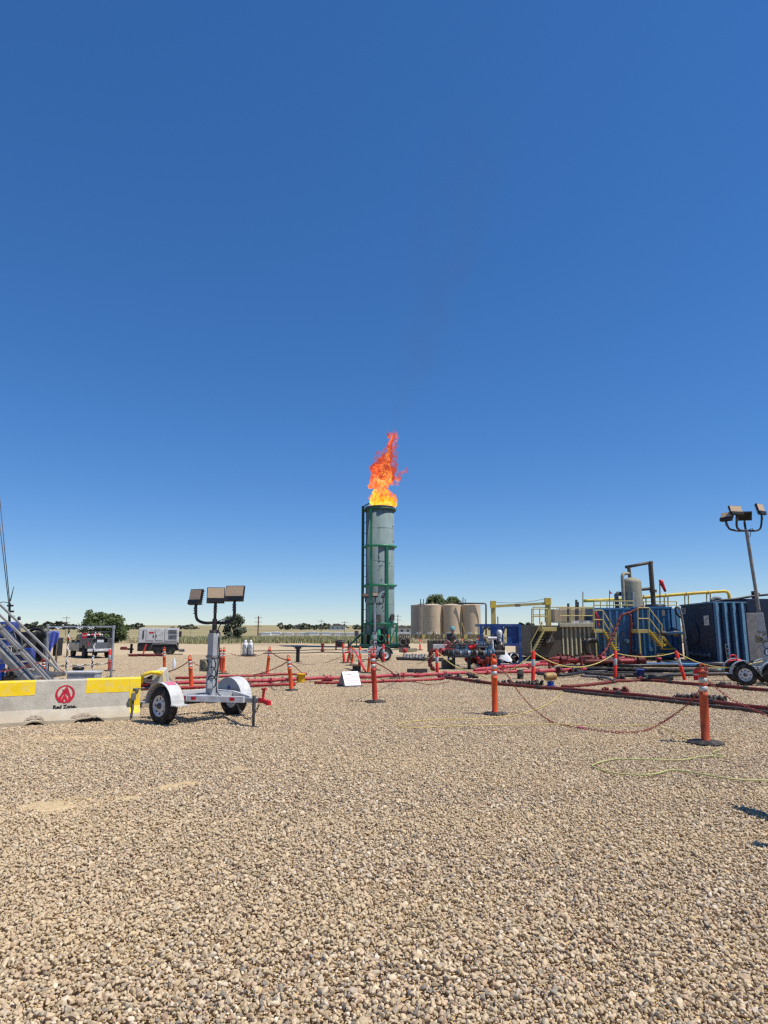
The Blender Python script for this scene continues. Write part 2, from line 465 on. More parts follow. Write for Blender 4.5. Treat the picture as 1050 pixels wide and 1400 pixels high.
m, nt, b = _nodes('ground_soil')
N, L = nt.nodes, nt.links
geo = N.new('ShaderNodeNewGeometry')
sep = N.new('ShaderNodeSeparateXYZ'); L.new(geo.outputs['Position'], sep.inputs[0])
def noise_node(scale, detail=6, sx=1, sy=1, rough=0.55):
    mp = N.new('ShaderNodeMapping'); mp.inputs['Scale'].default_value = (sx, sy, 1)
    L.new(geo.outputs['Position'], mp.inputs[0])
    n = N.new('ShaderNodeTexNoise'); n.inputs['Scale'].default_value = scale; n.inputs['Detail'].default_value = detail; n.inputs['Roughness'].default_value = rough
    L.new(mp.outputs[0], n.inputs['Vector']); return n
def ramp(fac, stops):
    r = N.new('ShaderNodeValToRGB')
    e = r.color_ramp.elements
    while len(e) < len(stops): e.new(0.5)
    for k, (p, c) in enumerate(stops): e[k].position = p; e[k].color = (*c, 1)
    L.new(fac, r.inputs[0]); return r
def mixc(fac, a, b_):
    x = N.new('ShaderNodeMix'); x.data_type = 'RGBA'
    if hasattr(fac, 'links'): L.new(fac, x.inputs[0])
    else: x.inputs[0].default_value = fac
    for s, i in ((a, 6), (b_, 7)):
        if hasattr(s, 'links'): L.new(s, x.inputs[i])
        else: x.inputs[i].default_value = (*s, 1)
    return x.outputs[2]
def rng_(v, a, b_, c=0, d=1):
    r = N.new('ShaderNodeMapRange'); L.new(v, r.inputs[0])
    for i, q in enumerate((a, b_, c, d)): r.inputs[i + 1].default_value = q
    return r.outputs[0]
# sandy soil under and between the stones, coarser stone grain on the far part of the pad
fine = noise_node(22, 8)
soil = ramp(fine.outputs['Fac'], [(0.3, (0.46, 0.33, 0.17)), (0.7, (0.64, 0.48, 0.27))]).outputs[0]
vor = N.new('ShaderNodeTexVoronoi'); vor.inputs['Scale'].default_value = 14; L.new(geo.outputs['Position'], vor.inputs['Vector'])
peb = ramp(vor.outputs['Color'], [(0.05, (0.24, 0.20, 0.16)), (0.5, (0.42, 0.34, 0.25)), (0.95, (0.55, 0.47, 0.37))]).outputs[0]
pad = mixc(rng_(sep.outputs['Y'], 28, 40, 0.0, 0.45), soil, peb)
patch = noise_node(0.16, 4)
pad = mixc(rng_(patch.outputs['Fac'], 0.45, 0.62, 0.0, 0.35), pad, (0.58, 0.45, 0.28))
# fields beyond: dry straw, green strips, pale stubble
band = noise_node(0.010, 4, 0.25, 1.6)
field = ramp(band.outputs['Fac'], [(0.30, (0.15, 0.165, 0.075)), (0.42, (0.37, 0.30, 0.16)), (0.52, (0.25, 0.21, 0.10)), (0.60, (0.44, 0.36, 0.21)), (0.72, (0.15, 0.145, 0.06))]).outputs[0]
spk = noise_node(0.5, 8)
field = mixc(rng_(spk.outputs['Fac'], 0.42, 0.62, 0, 0.5), field, (0.25, 0.21, 0.11))
edge = noise_node(0.12, 5)
edge_y = N.new('ShaderNodeMath'); edge_y.operation = 'MULTIPLY_ADD'; L.new(edge.outputs['Fac'], edge_y.inputs[0]); edge_y.inputs[1].default_value = 16; L.new(sep.outputs['Y'], edge_y.inputs[2])
col = mixc(rng_(edge_y.outputs[0], 67, 73), pad, field)
L.new(col, b.inputs['Base Color']); b.inputs['Roughness'].default_value = 0.95; b.inputs['Specular IOR Level'].default_value = 0.1
bp = N.new('ShaderNodeBump'); bp.inputs['Strength'].default_value = 0.6; bp.inputs['Distance'].default_value = 0.02
hn = noise_node(45, 6); hm = N.new('ShaderNodeMath'); hm.operation = 'ADD'; L.new(hn.outputs['Fac'], hm.inputs[0]); L.new(vor.outputs['Distance'], hm.inputs[1])
L.new(hm.outputs[0], bp.inputs['Height']); L.new(bp.outputs[0], b.inputs['Normal'])
me.materials.append(m)
ground = bpy.data.objects.new('ground', me); C.objects.link(ground); ground['kind'] = 'structure'

# ------------------------------------------------------------------ gravel: real stones, in tiles laid over the pad
m, nt, b = _nodes('gravel_stone')
N, L = nt.nodes, nt.links
at_ = N.new('ShaderNodeAttribute'); at_.attribute_name = 'stone'
tcn = N.new('ShaderNodeNewGeometry')
n1 = N.new('ShaderNodeTexNoise'); n1.inputs['Scale'].default_value = 90; n1.inputs['Detail'].default_value = 5; L.new(tcn.outputs['Position'], n1.inputs['Vector'])
mr = N.new('ShaderNodeMapRange'); L.new(n1.outputs['Fac'], mr.inputs[0])
for i, q in enumerate((0.3, 0.7, 0.80, 1.14)): mr.inputs[i + 1].default_value = q
mu = N.new('ShaderNodeMix'); mu.data_type = 'RGBA'; mu.blend_type = 'MULTIPLY'; mu.inputs[0].default_value = 1
L.new(at_.outputs['Color'], mu.inputs[6]); L.new(mr.outputs[0], mu.inputs[7])
n2 = N.new('ShaderNodeTexNoise'); n2.inputs['Scale'].default_value = 0.55; n2.inputs['Detail'].default_value = 4; lane = N.new('ShaderNodeMapping'); lane.inputs['Scale'].default_value = (0.45, 1.25, 1.0); lane.inputs['Rotation'].default_value = (0, 0, 0.22)
L.new(tcn.outputs['Position'], lane.inputs[0]); L.new(lane.outputs[0], n2.inputs['Vector'])
mr2 = N.new('ShaderNodeMapRange'); L.new(n2.outputs['Fac'], mr2.inputs[0])
for i, q in enumerate((0.42, 0.62, 0.0, 0.48)): mr2.inputs[i + 1].default_value = q
dm = N.new('ShaderNodeMix'); dm.data_type = 'RGBA'; L.new(mr2.outputs[0], dm.inputs[0]); L.new(mu.outputs[2], dm.inputs[6]); dm.inputs[7].default_value = (0.58, 0.44, 0.26, 1)
L.new(dm.outputs[2], b.inputs['Base Color'])
b.inputs['Roughness'].default_value = 0.8; b.inputs['Specular IOR Level'].default_value = 0.25
M['stone'] = m
def ico(sub):
    bm = bmesh.new(); bmesh.ops.create_icosphere(bm, subdivisions=sub, radius=1.0)
    v = np.array([q.co[:] for q in bm.verts]); f = np.array([[q.index for q in p.verts] for p in bm.faces]); bm.free(); return v, f
IV, IF = ico(2)          # 42 points, 80 faces
base_rocks = []
for k in range(14):
    v = IV.copy()
    for _ in range(9):    # knock flat facets off a ball: worn broken rock
        n = rng.normal(size=3); n /= np.linalg.norm(n); d = rng.uniform(0.45, 0.8)
        t = v @ n; over = t > d; v[over] -= np.outer(t[over] - d, n) * 0.85
    v *= 1 + rng.normal(scale=0.04, size=(len(v), 1))
    base_rocks.append(v)
STONE_COLS = np.array([(0.60, 0.46, 0.285), (0.68, 0.54, 0.355), (0.53, 0.395, 0.235), (0.64, 0.48, 0.31), (0.57, 0.40, 0.26), (0.72, 0.60, 0.44), (0.36, 0.30, 0.225), (0.46, 0.37, 0.27), (0.42, 0.28, 0.18), (0.24, 0.21, 0.17), (0.62, 0.46, 0.23)])
STONE_P = np.array([0.22, 0.19, 0.13, 0.12, 0.08, 0.07, 0.06, 0.06, 0.03, 0.025, 0.015])
TILE = 1.0; NT = 4; PER = 3970
tiles = bpy.data.collections.new('gravel_tiles')
for t in range(NT):
    # jittered positions, big stones first
    n = PER
    side = int(math.sqrt(n)); n = side * side
    gxx, gyy = np.meshgrid(np.arange(side), np.arange(side))
    px = (gxx.ravel() + rng.uniform(-0.1, 1.1, n)) / side - 0.5
    py = (gyy.ravel() + rng.uniform(-0.1, 1.1, n)) / side - 0.5
    size = np.clip(rng.lognormal(math.log(0.0107), 0.32, n), 0.005, 0.025)
    vs = np.empty((n, len(IV), 3)); cols = np.empty((n, len(IV), 4)); cols[..., 3] = 1
    for k in range(n):
        v = base_rocks[rng.integers(14)] * np.array([rng.uniform(0.85, 1.35), rng.uniform(0.7, 1.05), rng.uniform(0.5, 0.8)]) * size[k]
        a, ti, tj = rng.uniform(0, 6.283), rng.normal(0, 0.45), rng.normal(0, 0.45)
        Rm = np.array(Matrix.Rotation(a, 3, 'Z') @ Matrix.Rotation(ti, 3, 'X') @ Matrix.Rotation(tj, 3, 'Y'))
        v = v @ Rm.T
        v[:, 0] += px[k]; v[:, 1] += py[k]; v[:, 2] += rng.uniform(-0.016, 0.018) + size[k] * 0.12
        vs[k] = v
        cols[k, :, :3] = STONE_COLS[rng.choice(len(STONE_P), p=STONE_P / STONE_P.sum())] * rng.uniform(0.70, 1.06)
    fs = (IF[None] + (np.arange(n) * len(IV))[:, None, None]).reshape(-1, 3)
    me = bpy.data.meshes.new('gravel_tile')
    me.vertices.add(n * len(IV)); me.vertices.foreach_set('co', vs.reshape(-1))
    me.loops.add(fs.size); me.loops.foreach_set('vertex_index', fs.reshape(-1).astype(np.int32))
    me.polygons.add(len(fs)); me.polygons.foreach_set('loop_start', np.arange(0, fs.size, 3, dtype=np.int32))
    me.update(calc_edges=True)
    me.polygons.foreach_set('use_smooth', np.zeros(len(fs), bool))
    ca = me.color_attributes.new('stone', 'FLOAT_COLOR', 'POINT'); ca.data.foreach_set('color', cols.reshape(-1))
    me.materials.append(M['stone'])
    tiles.objects.link(bpy.data.objects.new('gravel_tile', me))
pts = []
for yy in np.arange(0.5, 38.5, 0.97):
    half = 0.60 * yy + 3.0
    for xx in np.arange(-math.ceil(half), math.ceil(half) + 0.5, 0.97):
        pts.append((xx, yy, 0.0))
me = bpy.data.meshes.new('gravel'); me.from_pydata(pts, [], [])
ra = me.attributes.new('turn', 'FLOAT', 'POINT'); ra.data.foreach_set('value', rng.integers(0, 4, len(pts)) * (math.pi / 2))
ia = me.attributes.new('pick', 'INT', 'POINT'); ia.data.foreach_set('value', rng.integers(0, NT, len(pts)).astype(np.int32))
gravel = bpy.data.objects.new('gravel', me); C.objects.link(gravel); gravel['kind'] = 'stuff'
tag(gravel, 'tan and grey crushed river gravel covering the whole pad', 'gravel')
me.materials.append(M['stone'])
ng = bpy.data.node_groups.new('lay_gravel', 'GeometryNodeTree')
ng.interface.new_socket('Geometry', in_out='INPUT', socket_type='NodeSocketGeometry')
ng.interface.new_socket('Geometry', in_out='OUTPUT', socket_type='NodeSocketGeometry')
gi, go = ng.nodes.new('NodeGroupInput'), ng.nodes.new('NodeGroupOutput')
ci = ng.nodes.new('GeometryNodeCollectionInfo'); ci.inputs['Collection'].default_value = tiles; ci.inputs['Separate Children'].default_value = True; ci.inputs['Reset Children'].default_value = True
ip = ng.nodes.new('GeometryNodeInstanceOnPoints'); ip.inputs['Pick Instance'].default_value = True
a1 = ng.nodes.new('GeometryNodeInputNamedAttribute'); a1.data_type = 'INT'; a1.inputs['Name'].default_value = 'pick'
a2 = ng.nodes.new('GeometryNodeInputNamedAttribute'); a2.data_type = 'FLOAT'; a2.inputs['Name'].default_value = 'turn'
cx = ng.nodes.new('ShaderNodeCombineXYZ')
ng.links.new(gi.outputs[0], ip.inputs['Points']); ng.links.new(ci.outputs[0], ip.inputs['Instance'])
ng.links.new(a1.outputs['Attribute'], ip.inputs['Instance Index'])
ng.links.new(a2.outputs['Attribute'], cx.inputs['Z']); ng.links.new(cx.outputs[0], ip.inputs['Rotation'])
ng.links.new(ip.outputs[0], go.inputs[0])
gm = gravel.modifiers.new('lay', 'NODES'); gm.node_group = ng

def gz(x, y): return float(far_z(np.array([x]), np.array([y]))[0])

# ------------------------------------------------------------------ weeds beyond the pad
def blades(n, xr, yr, h0, h1, dens):
    vs, fs = [], []
    k = 0
    for _ in range(n):
        x, y = random.uniform(*xr), random.uniform(*yr)
        x *= y / yr[0]
        if fbm(np.array([x / 5.0]), np.array([y / 5.0]), 3)[0] < dens: continue
        z = gz(x, y)
        hgt = random.uniform(h0, h1) * (0.6 + 0.8 * random.random())
        for _b in range(7):
            a = random.uniform(0, 6.283); r = random.uniform(0.05, 0.35)
            bx, by = x + r * math.cos(a), y + r * math.sin(a)
            lean = random.uniform(0.1, 0.5) * hgt; w = random.uniform(0.03, 0.08)
            hh = hgt * random.uniform(0.5, 1.0); c, s_ = math.cos(a), math.sin(a); q = random.uniform(0, 3.14)
            vs += [(bx - w * math.cos(q), by - w * math.sin(q), z - 0.03), (bx + w * math.cos(q), by + w * math.sin(q), z - 0.03), (bx + lean * c, by + lean * s_, z + hh)]
            fs.append((k, k + 1, k + 2)); k += 3
    return vs, fs
def stuff(name, vf, mat, label, cat):
    me = bpy.data.meshes.new(name); me.from_pydata(vf[0], [], vf[1]); me.materials.append(mat)
    o = bpy.data.objects.new(name, me); C.objects.link(o); o['kind'] = 'stuff'
    return tag(o, label, cat)
stuff('weeds', blades(7000, (-23, 2), (66, 135), 0.35, 0.75, 0.42), M['weed'], 'green and straw coloured weeds growing beyond the pad', 'weeds')
stuff('dry_grass', blades(5500, (-42, 40), (63, 170), 0.2, 0.45, 0.45), M['straw'], 'dry straw coloured grass at the edge of the pad', 'grass')

# ------------------------------------------------------------------ trees
def tree_parts(h, w, seed, nleaf=2600, leaf=0.16, clumps=26, low=0.12):
    rd = random.Random(seed)
    tr = MB()
    tr.tube([(0, 0, -0.2), (0.03 * w, 0, h * 0.2), (-0.02 * w, 0.02 * w, h * 0.45), (0.03 * w, 0, h * 0.7)], [0.05 * w, 0.04 * w, 0.028 * w, 0.012 * w], 7)
    cs = []
    for k in range(clumps):
        a = rd.uniform(0, 6.283); t = rd.random()
        zc = h * (low + 0.08 + (0.88 - low) * t)
        rr = w * 0.5 * math.sqrt(max(0.05, 1 - ((t - 0.38) / 0.66) ** 2)) * rd.uniform(0.35, 0.86)
        c = Vector((rr * math.cos(a), rr * math.sin(a), zc)); cs.append((c, w * rd.uniform(0.10, 0.19)))
        if k % 3 == 0: tr.tube([(0, 0, h * 0.22), lerp((0, 0, h * 0.35), c, 0.5), c], [0.022 * w, 0.014 * w, 0.005 * w], 5)
    vs, fs = [], []
    for i in range(nleaf):
        c, r = cs[rd.randrange(len(cs))]
        d = Vector((rd.gauss(0, 1), rd.gauss(0, 1), rd.gauss(0, 1))).normalized() * r * (rd.random() ** 0.4) * rd.uniform(0.8, 1.15)
        d.z *= 0.8
        p = c + d
        u = Vector((rd.gauss(0, 1), rd.gauss(0, 1), rd.gauss(0, 1))).normalized()
        q = u.orthogonal().normalized(); s_ = leaf * rd.uniform(0.6, 1.3)
        k = len(vs)
        vs += [p - u * s_, p + q * s_ * 0.5, p + u * s_, p - q * s_ * 0.5]
        fs.append((k, k + 1, k + 2, k + 3))
    cr = MB(); cr._add(vs, fs)
    return tr, cr
def tree(label, loc, h, w, seed, nleaf=2600, leaf=0.16, mat='leaf', group=None, name='tree', **kw):
    t = thing(name, label, 'tree', loc, group=group)
    tr, cr = tree_parts(h, w, seed, nleaf, leaf, **kw)
    obj('trunk', tr, M['trunk'], t); obj('crown', cr, M[mat], t)
    return t
def on(px, Yd): p = W(px, 860, Yd); return Vector((p.x, p.y, gz(p.x, p.y)))
tree('dark green bushy tree behind the grey pickup truck', on(130, 78), 3.5, 4.4, 1, 5200, 0.15, low=0.0)
tree('round green tree just right of the pickup, left of the generator', on(157, 74), 3.05, 3.3, 2, 4200, 0.14, low=0.0)
tree('dull green tree behind the near floodlight trailer mast', on(321, 80), 3.0, 3.4, 3, 4400, 0.14, 'leafd', low=0.0)
tree('broad green tree rising behind the left beige tanks', on(596, 160), 10.2, 6.4, 4, 9000, 0.24, low=0.25, clumps=64)
tree('second green tree rising behind the middle beige tanks', on(618, 165), 10.0, 6.0, 5, 9000, 0.24, low=0.25, clumps=64)
ftr, fcr = tree_parts(6.0, 6.5, 11, 520, 0.62, clumps=16, low=0.0)
ft = thing('far_tree', 'small haze-tinted tree on the horizon above the white sheds', 'tree', on(383, 620), group='far trees along the horizon')
obj('trunk', ftr, M['trunk'], ft); obj('crown', fcr, M['leaffar'], ft)
k = 0
for px, Yd, s in [(391, 560, .9), (397, 600, 1.1), (405, 640, .9), (413, 560, 1.1), (419, 600, 1.2), (424, 620, 1.0), (433, 560, .9), (437, 590, 1.0), (446, 620, 1.2), (452, 580, .9), (458, 640, 1.1), (464, 600, .9), (471, 620, 1.0), (487, 600, 1.0), (492, 620, 1.1),
                  (35, 700, 1.4), (42, 720, 1.3), (48, 700, 1.5), (55, 730, 1.4), (63, 700, 1.5), (70, 720, 1.5), (78, 700, 1.6), (85, 730, 1.6), (93, 700, 1.5), (101, 720, 1.3), (176, 620, 1.2), (183, 640, 1.3), (190, 620, 1.2), (247, 640, .8), (253, 620, 1.1), (260, 640, 1.0), (268, 640, .8), (236, 680, .7),
                  (559, 560, .8), (566, 600, 1.0), (668, 520, 1.1), (714, 500, 1.0), (719, 520, 1.2), (725, 510, 1.1), (712, 540, 1.2)]:
    k += 1
    lb = ('small haze-tinted tree on the horizon above the white sheds' if 350 < px < 500 else 'small tree in the far row behind the pump and pipe gate' if px < 110 else 'small far tree on the horizon behind the white generator' if px < 300 else 'small far tree between the flare stack and beige tanks' if px < 600 else 'small far tree between the beige tanks and olive tank')
    dup(ft, on(px, Yd) - Vector((0, 0, 0.4)), random.uniform(0, 6.28), label=lb, scale=(s * 1.35, s * 1.35, s * random.uniform(0.55, 0.9)))

# ------------------------------------------------------------------ distant white storage units, houses, poles
def unit_parts(t, w, h):
    mb = MB(); mb.bx(-w / 2, w / 2, -1.2, 1.2, 0, h); obj('wall', mb, M['shedwhite'], t)
    mb = MB(); mb.prism([(-w / 2 - .1, h), (w / 2 + .1, h), (w / 2 + .1, h + .08), (0, h + .22), (-w / 2 - .1, h + .08)], 2.6, (0, -1.3, 0)); obj('roof', mb, M['shedwhite'], t)
    mb = MB(); mb.bx(-w / 2 + .4, w / 2 - 3.0, -1.25, -1.21, 0.15, h - 0.2); obj('door', mb, M['beigedark'], t)
U = thing('storage_unit', 'long low white storage unit in the row across the far field', 'shed', on(362, 225), group='white sheds across the field')
unit_parts(U, 4.2, .85)
for px in list(range(376, 500, 17)) + [544, 556]:
    p = on(px, 225 + random.uniform(-6, 6))
    dup(U, p, random.uniform(-.05, .05), scale=(1, 1, random.uniform(0.85, 1.15)))
def house(label, px, Yd, w, h, roof=True, wall='house'):
    t = thing('farm_building', label, 'building', on(px, Yd))
    mb = MB(); mb.bx(-w / 2, w / 2, -4, 4, -0.5, h); obj('wall', mb, M[wall], t)
    mb = MB(); mb.prism([(-w / 2 - .4, h), (w / 2 + .4, h), (0, h + w * 0.16)], 9, (0, -4.5, 0)); rf = obj('roof', mb, M['roofm'], t)
    for x in (-w * .3, 0.0, w * .3):
        mb = MB(); mb.bx(x - .5, x + .5, -4.06, -4.0, h * .35, h * .7); obj('window', mb, M['glass'], t)
    return t
house('tiny far house with dark roof above the white sheds', 462, 520, 12, 3.2, wall='offwhite')
house('tiny far barn left of the flare stack on the horizon', 407, 640, 10, 3, wall='beigedark')
house('pale far building between the flare stack and beige tanks', 549, 300, 9, 2.2, wall='offwhite')
def pole(label, px, Yd, top, arms=2, r=0.16):
    base = on(px, Yd); topz = W(px, top, Yd).z
    t = thing('utility_pole', label, 'pole', base, group='utility poles')
    h = topz - base.z
    mb = MB(); mb.cyl((0, 0, -0.3), (0, 0, h), r, r * 0.7, 8); obj('shaft', mb, M['wood'], t)
    for a in range(arms):
        mb = MB(); mb.beam((-1.2, -0.16, h - 0.6 - 1.3 * a), (1.2, -0.16, h - 0.6 - 1.3 * a), 0.14); obj('crossarm', mb, M['wood'], t)
pole('tall utility pole right of the near floodlight trailer', 353, 210, 842, 3, 0.26)
pole('utility pole above the white sheds, left of the flare stack', 439, 250, 847, 1, 0.11)
pole('utility pole next left of the flare stack', 471, 250, 849, 1, 0.11)
pole('utility pole between the flare stack and the beige tanks', 544, 230, 840, 2, 0.16)
pole('thin utility pole seen above the pipe gate', 90, 200, 842, 2, 0.10)
pole('small far pole right of the white generator', 261, 260, 852, 1, 0.09)

# ------------------------------------------------------------------ beige tank battery
def round_tank(label, pxc, Yd, wpx, top, mat='beige'):
    c = on(pxc, Yd); r = wpx / 2 * Yd / FPX; h = W(pxc, top, Yd).z - c.z
    t = thing('storage_tank', label, 'tank', c, group='beige oil tanks')
    mb = MB(); mb.lathe([(r, 0), (r, h)], n=40); obj('shell', mb, M[mat], t)
    mb = MB(); mb.lathe([(r * 1.015, h - 0.04), (r * 1.015, h + 0.05), (r * .98, h + .09), (r * .5, h + .28), (0.02, h + .36)], n=40); obj('roof', mb, M[mat], t)
    mb = MB(); mb.cyl((0, -r * .5, h + .1), (0, -r * .5, h + .55), .16); obj('hatch', mb, M['beigedark'], t)
    for a in (-0.5, -0.2, 0.35):
        mb = MB(); x, y = r * math.sin(a), -r * math.cos(a)
        mb.cyl((x * .99, y * .99, 1.05), (x * 1.04, y * 1.04, 1.05), .26, n=12); obj('manway', mb, M['white'], t)
    for hh in (h * .34, h * .68):
        mb = MB(); mb.lathe([(r + .002, hh - .02), (r + .012, hh), (r + .002, hh + .02)], n=40); obj('weld_seam', mb, M[mat], t)
    return t
round_tank('leftmost beige tank, set back, coloured darker for shade', 576, 137, 28, 828, 'beigedark')
round_tank('second beige tank from the left, in front', 591, 130, 25.5, 828)
round_tank('third beige tank from the left', 617.5, 130, 25.5, 828)
round_tank('rightmost beige tank by the walkway pipe', 644.5, 130, 25.5, 828)
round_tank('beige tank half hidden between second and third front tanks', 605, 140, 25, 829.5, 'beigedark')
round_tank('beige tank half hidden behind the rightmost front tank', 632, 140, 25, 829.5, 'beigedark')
a, b_ = on(562, 122), on(662, 122)
cw = thing('containment_wall', 'low olive steel containment wall before the beige tanks', 'wall', lerp(a, b_, .5))
n = 14
for i in range(n):
    p, q = lerp(a, b_, i / n), lerp(a, b_, (i + 1) / n - .006)
    mb = MB(); mb.beam(p + Vector((0, 0, .4)), q + Vector((0, 0, .4)), .06, .95); obj('panel', mb, M['palyellow' if i % 4 == 2 else 'olive'], cw, True)
    mb = MB(); mb.beam(p + Vector((0, -.1, -.1)), p + Vector((0, -.1, .95)), .12); obj('post', mb, M['olivedark'], cw, True)
cat = thing('tank_walkway', 'steel walkway with pipes along the beige tank tops', 'walkway', on(605, 133))
mb = MB(); mb.beam(W(571, 826.5, 133), W(634, 826.0, 133), .8, .12); obj('deck', mb, M['mgrey'], cat, True)
mb = MB(); mb.tube([W(626, 825, 128), W(663, 825, 128), W(664.5, 826.5, 128), W(664.5, 868, 128)], .16, 8); obj('pipe', mb, M['dgrey'], cat, True)
for px in (575, 579, 584, 633, 636):
    mb = MB(); mb.cyl(W(px, 829, 132), W(px, 819 if px != 633 else 816.5, 132), .09, n=6); obj('vent', mb, M['dgrey'], cat, True)
for px0, px1 in ((631, 637), (631.5, 637.5)):
    mb = MB(); mb.beam(W(px0, 851, 125), W(px1, 868, 125), .25, .08); obj('stair_rail', mb, M['palyellow'], cat, True)
for px, nm in ((593, 0), (622, 1), (652, 2)):
    p = on(px, 120)
    st = thing('stile_steps', ['yellow steps over the wall before the second beige tank', 'yellow steps over the wall before the third beige tank', 'yellow steps over the wall before the rightmost beige tank'][nm], 'steps', p, group='yellow stile steps')
    for s_ in (-1, 1):
        mb = MB(); mb.beam((s_ * .9, 0, 0), (s_ * .35, 0, 1.0), .1); mb.beam((s_ * .35, 0, 1.0), (s_ * .35, 0, 1.5), .06); obj('rail', mb, M['yellow'], st)
    mb = MB(); mb.bx(-.8, .8, -.3, .3, .95, 1.02); obj('platform', mb, M['yellow'], st)

# ================================================================== OBJECTS
# ------------------------------------------------------------------ flare stack
FY = 53.0
fb = G(520, 884); fb = Vector((W(519.5, 800, FY).x, FY, 0))
def fz(py): return W(520, py, FY).z
fx = lambda px: W(px, 800, FY).x - fb.x
FR = 39 / 2 * FY / FPX
ztop, zb = fz(694), fz(868)
fl = thing('flare_stack', 'tall grey cylindrical flare stack in a green frame, burning at the top', 'flare stack', fb)
mb = MB(); mb.lathe([(FR, 1.0), (FR, ztop), (FR - .06, ztop), (FR - .06, ztop - 2.5), (0.01, ztop - 2.6)], n=48); obj('barrel', mb, M['stack'], fl)
mb = MB(); mb.lathe([(FR + .002, ztop - .12), (FR + .07, ztop - .12), (FR + .07, ztop), (FR - .07, ztop + .03), (FR - .07, ztop - .1)], n=48); obj('rim', mb, M['dgrey'], fl)
for py in (724, 775, 827):
    mb = MB(); mb.lathe([(FR + .001, fz(py) - .012), (FR + .012, fz(py)), (FR + .001, fz(py) + .012)], n=48); obj('weld_seam', mb, M['stack'], fl)
for py, ex in ((698, .1), (748, .16), (801, .16), (853, .2)):
    z = fz(py)
    mb = MB(); mb.lathe([(FR + .01, z - .08), (FR + .13, z - .08), (FR + .13, z + .08), (FR + .01, z + .08)], n=48)
    mb.beam((FR * .8, -.2, z), (FR + ex + .06, -FR * .1, z), .07, .07)
    mb.beam((-FR - .28, -.35, z), (-FR * .8, -.62, z), .08, .08)
    rg = obj('ring', mb, M['green' if py != 698 else 'greendark'], fl)
    mb = MB(); mb.beam((FR + .02, 0, z + .06), (FR + .22, -.05, z + .06), .12, .03); obj('lug', mb, M['green'], rg)
# erection frame: two posts in shade-darkened green with rungs on the left, two bright legs in front
for px, y0, mt, w in ((496, -.3, 'greendark', .22), (503.5, .25, 'greendark', .30)):
    mb = MB(); mb.beam((fx(px), y0, 0), (fx(px), y0, ztop + .06), w, w); obj('post', mb, M[mt], fl)
for i in range(12):
    z = 1.2 + i * (ztop - 1.6) / 11
    mb = MB(); mb.cyl((fx(496), -.3, z), (fx(503.5), .2, z), .022, n=6); obj('rung', mb, M['greendark'], fl)
mb = MB(); mb.tube([(fx(496), -.3, ztop - .15), (fx(498), -.5, ztop + .05), (fx(505), -FR - .1, ztop + .12)], .05, 6); obj('hoop', mb, M['greendark'], fl)
mb = MB(); mb.beam((fx(507.5), -1.0, 0), (fx(507.5), -1.0, fz(699)), .17, .14); obj('post', mb, M['green'], fl)
mb = MB(); mb.beam((fx(529.5), -1.07, 0), (fx(529.5), -1.07, fz(748)), .18, .14); obj('post', mb, M['green'], fl)
# base
mb = MB(); mb.bx(fx(493), fx(549), -1.9, 1.9, .05, .3); obj('skid', mb, M['greendark'], fl, bevel=.02)
for px in (541.5, 533):
    mb = MB(); mb.beam((fx(px), -1.25, .3), (fx(px), -1.25, fz(854)), .16); obj('leg', mb, M['green'], fl)
for px in (500, 507.8):
    mb = MB(); mb.beam((fx(px), -1.35, .3), (fx(px), -1.35, fz(853)), .14); obj('leg', mb, M['greendark'], fl)
mb = MB(); mb.beam((fx(507), -1.3, fz(853)), (fx(543), -1.3, fz(853)), .1); obj('base_rail', mb, M['green'], fl)
mb = MB(); mb.beam((fx(532), -1.3, .4), (fx(541), -1.3, fz(858)), .08); obj('brace', mb, M['green'], fl)
mb = MB(); mb.beam((fx(478), -1.3, .12), (fx(497), -1.0, 1.15), .14); obj('brace', mb, M['greendark'], fl)
mb = MB(); mb.beam((fx(478), -1.3, .12), (fx(497), -1.3, .12), .14); obj('brace', mb, M['greendark'], fl)
mb = MB(); mb.bx(fx(512), fx(521), -FR - .14, -FR + .2, fz(853), fz(841)); obj('burner_door', mb, M['dgrey'], fl)
mb = MB(); mb.bx(fx(534.5), fx(539), -FR * .45 - .5, -FR * .45, fz(848), fz(840)); obj('sign_plate', mb, M['olivedark'], fl)
mb = MB(); mb.lathe([(.05, -.12), (.30, -.12), (.36, 0), (.30, .12), (.05, .12)], (fx(513), -1.75, .75), (.5, -1, 0), 18); obj('blower_housing', mb, M['green'], fl)
mb = MB(); mb.cyl((fx(518), -1.7, .9), (fx(518), -.9, 1.5), .16, n=10); mb.torus((fx(521), -1.75, .75), (0, 1, 0), .26, .035); obj('blower_duct', mb, M['green'], fl)
mb = MB(); mb.cyl((fx(520), -1.0, .3), (fx(520), -1.0, 1.4), .25, n=12); mb.bx(fx(523), fx(527), -1.3, -.9, .3, 1.5); obj('pilot_box', mb, M['black'], fl)
mb = MB(); mb.bx(fx(486), fx(491), -1.2, -.8, .9, 1.3); mb.cyl((fx(488.5), -1.0, .0), (fx(488.5), -1.0, .9), .04); obj('control_box', mb, M['dgrey'], fl)
random.seed(21)
for i in range(15):
    a = random.uniform(-1.2, 1.2); z = random.uniform(2.6, ztop - .8)
    x, y = FR * math.sin(a), -FR * math.cos(a)
    mb = MB(); mb.cyl((x * .98, y * .98, z), (x * 1.03, y * 1.03, z), random.uniform(.025, .06), n=8); obj('bolt', mb, M['dgrey'], fl)
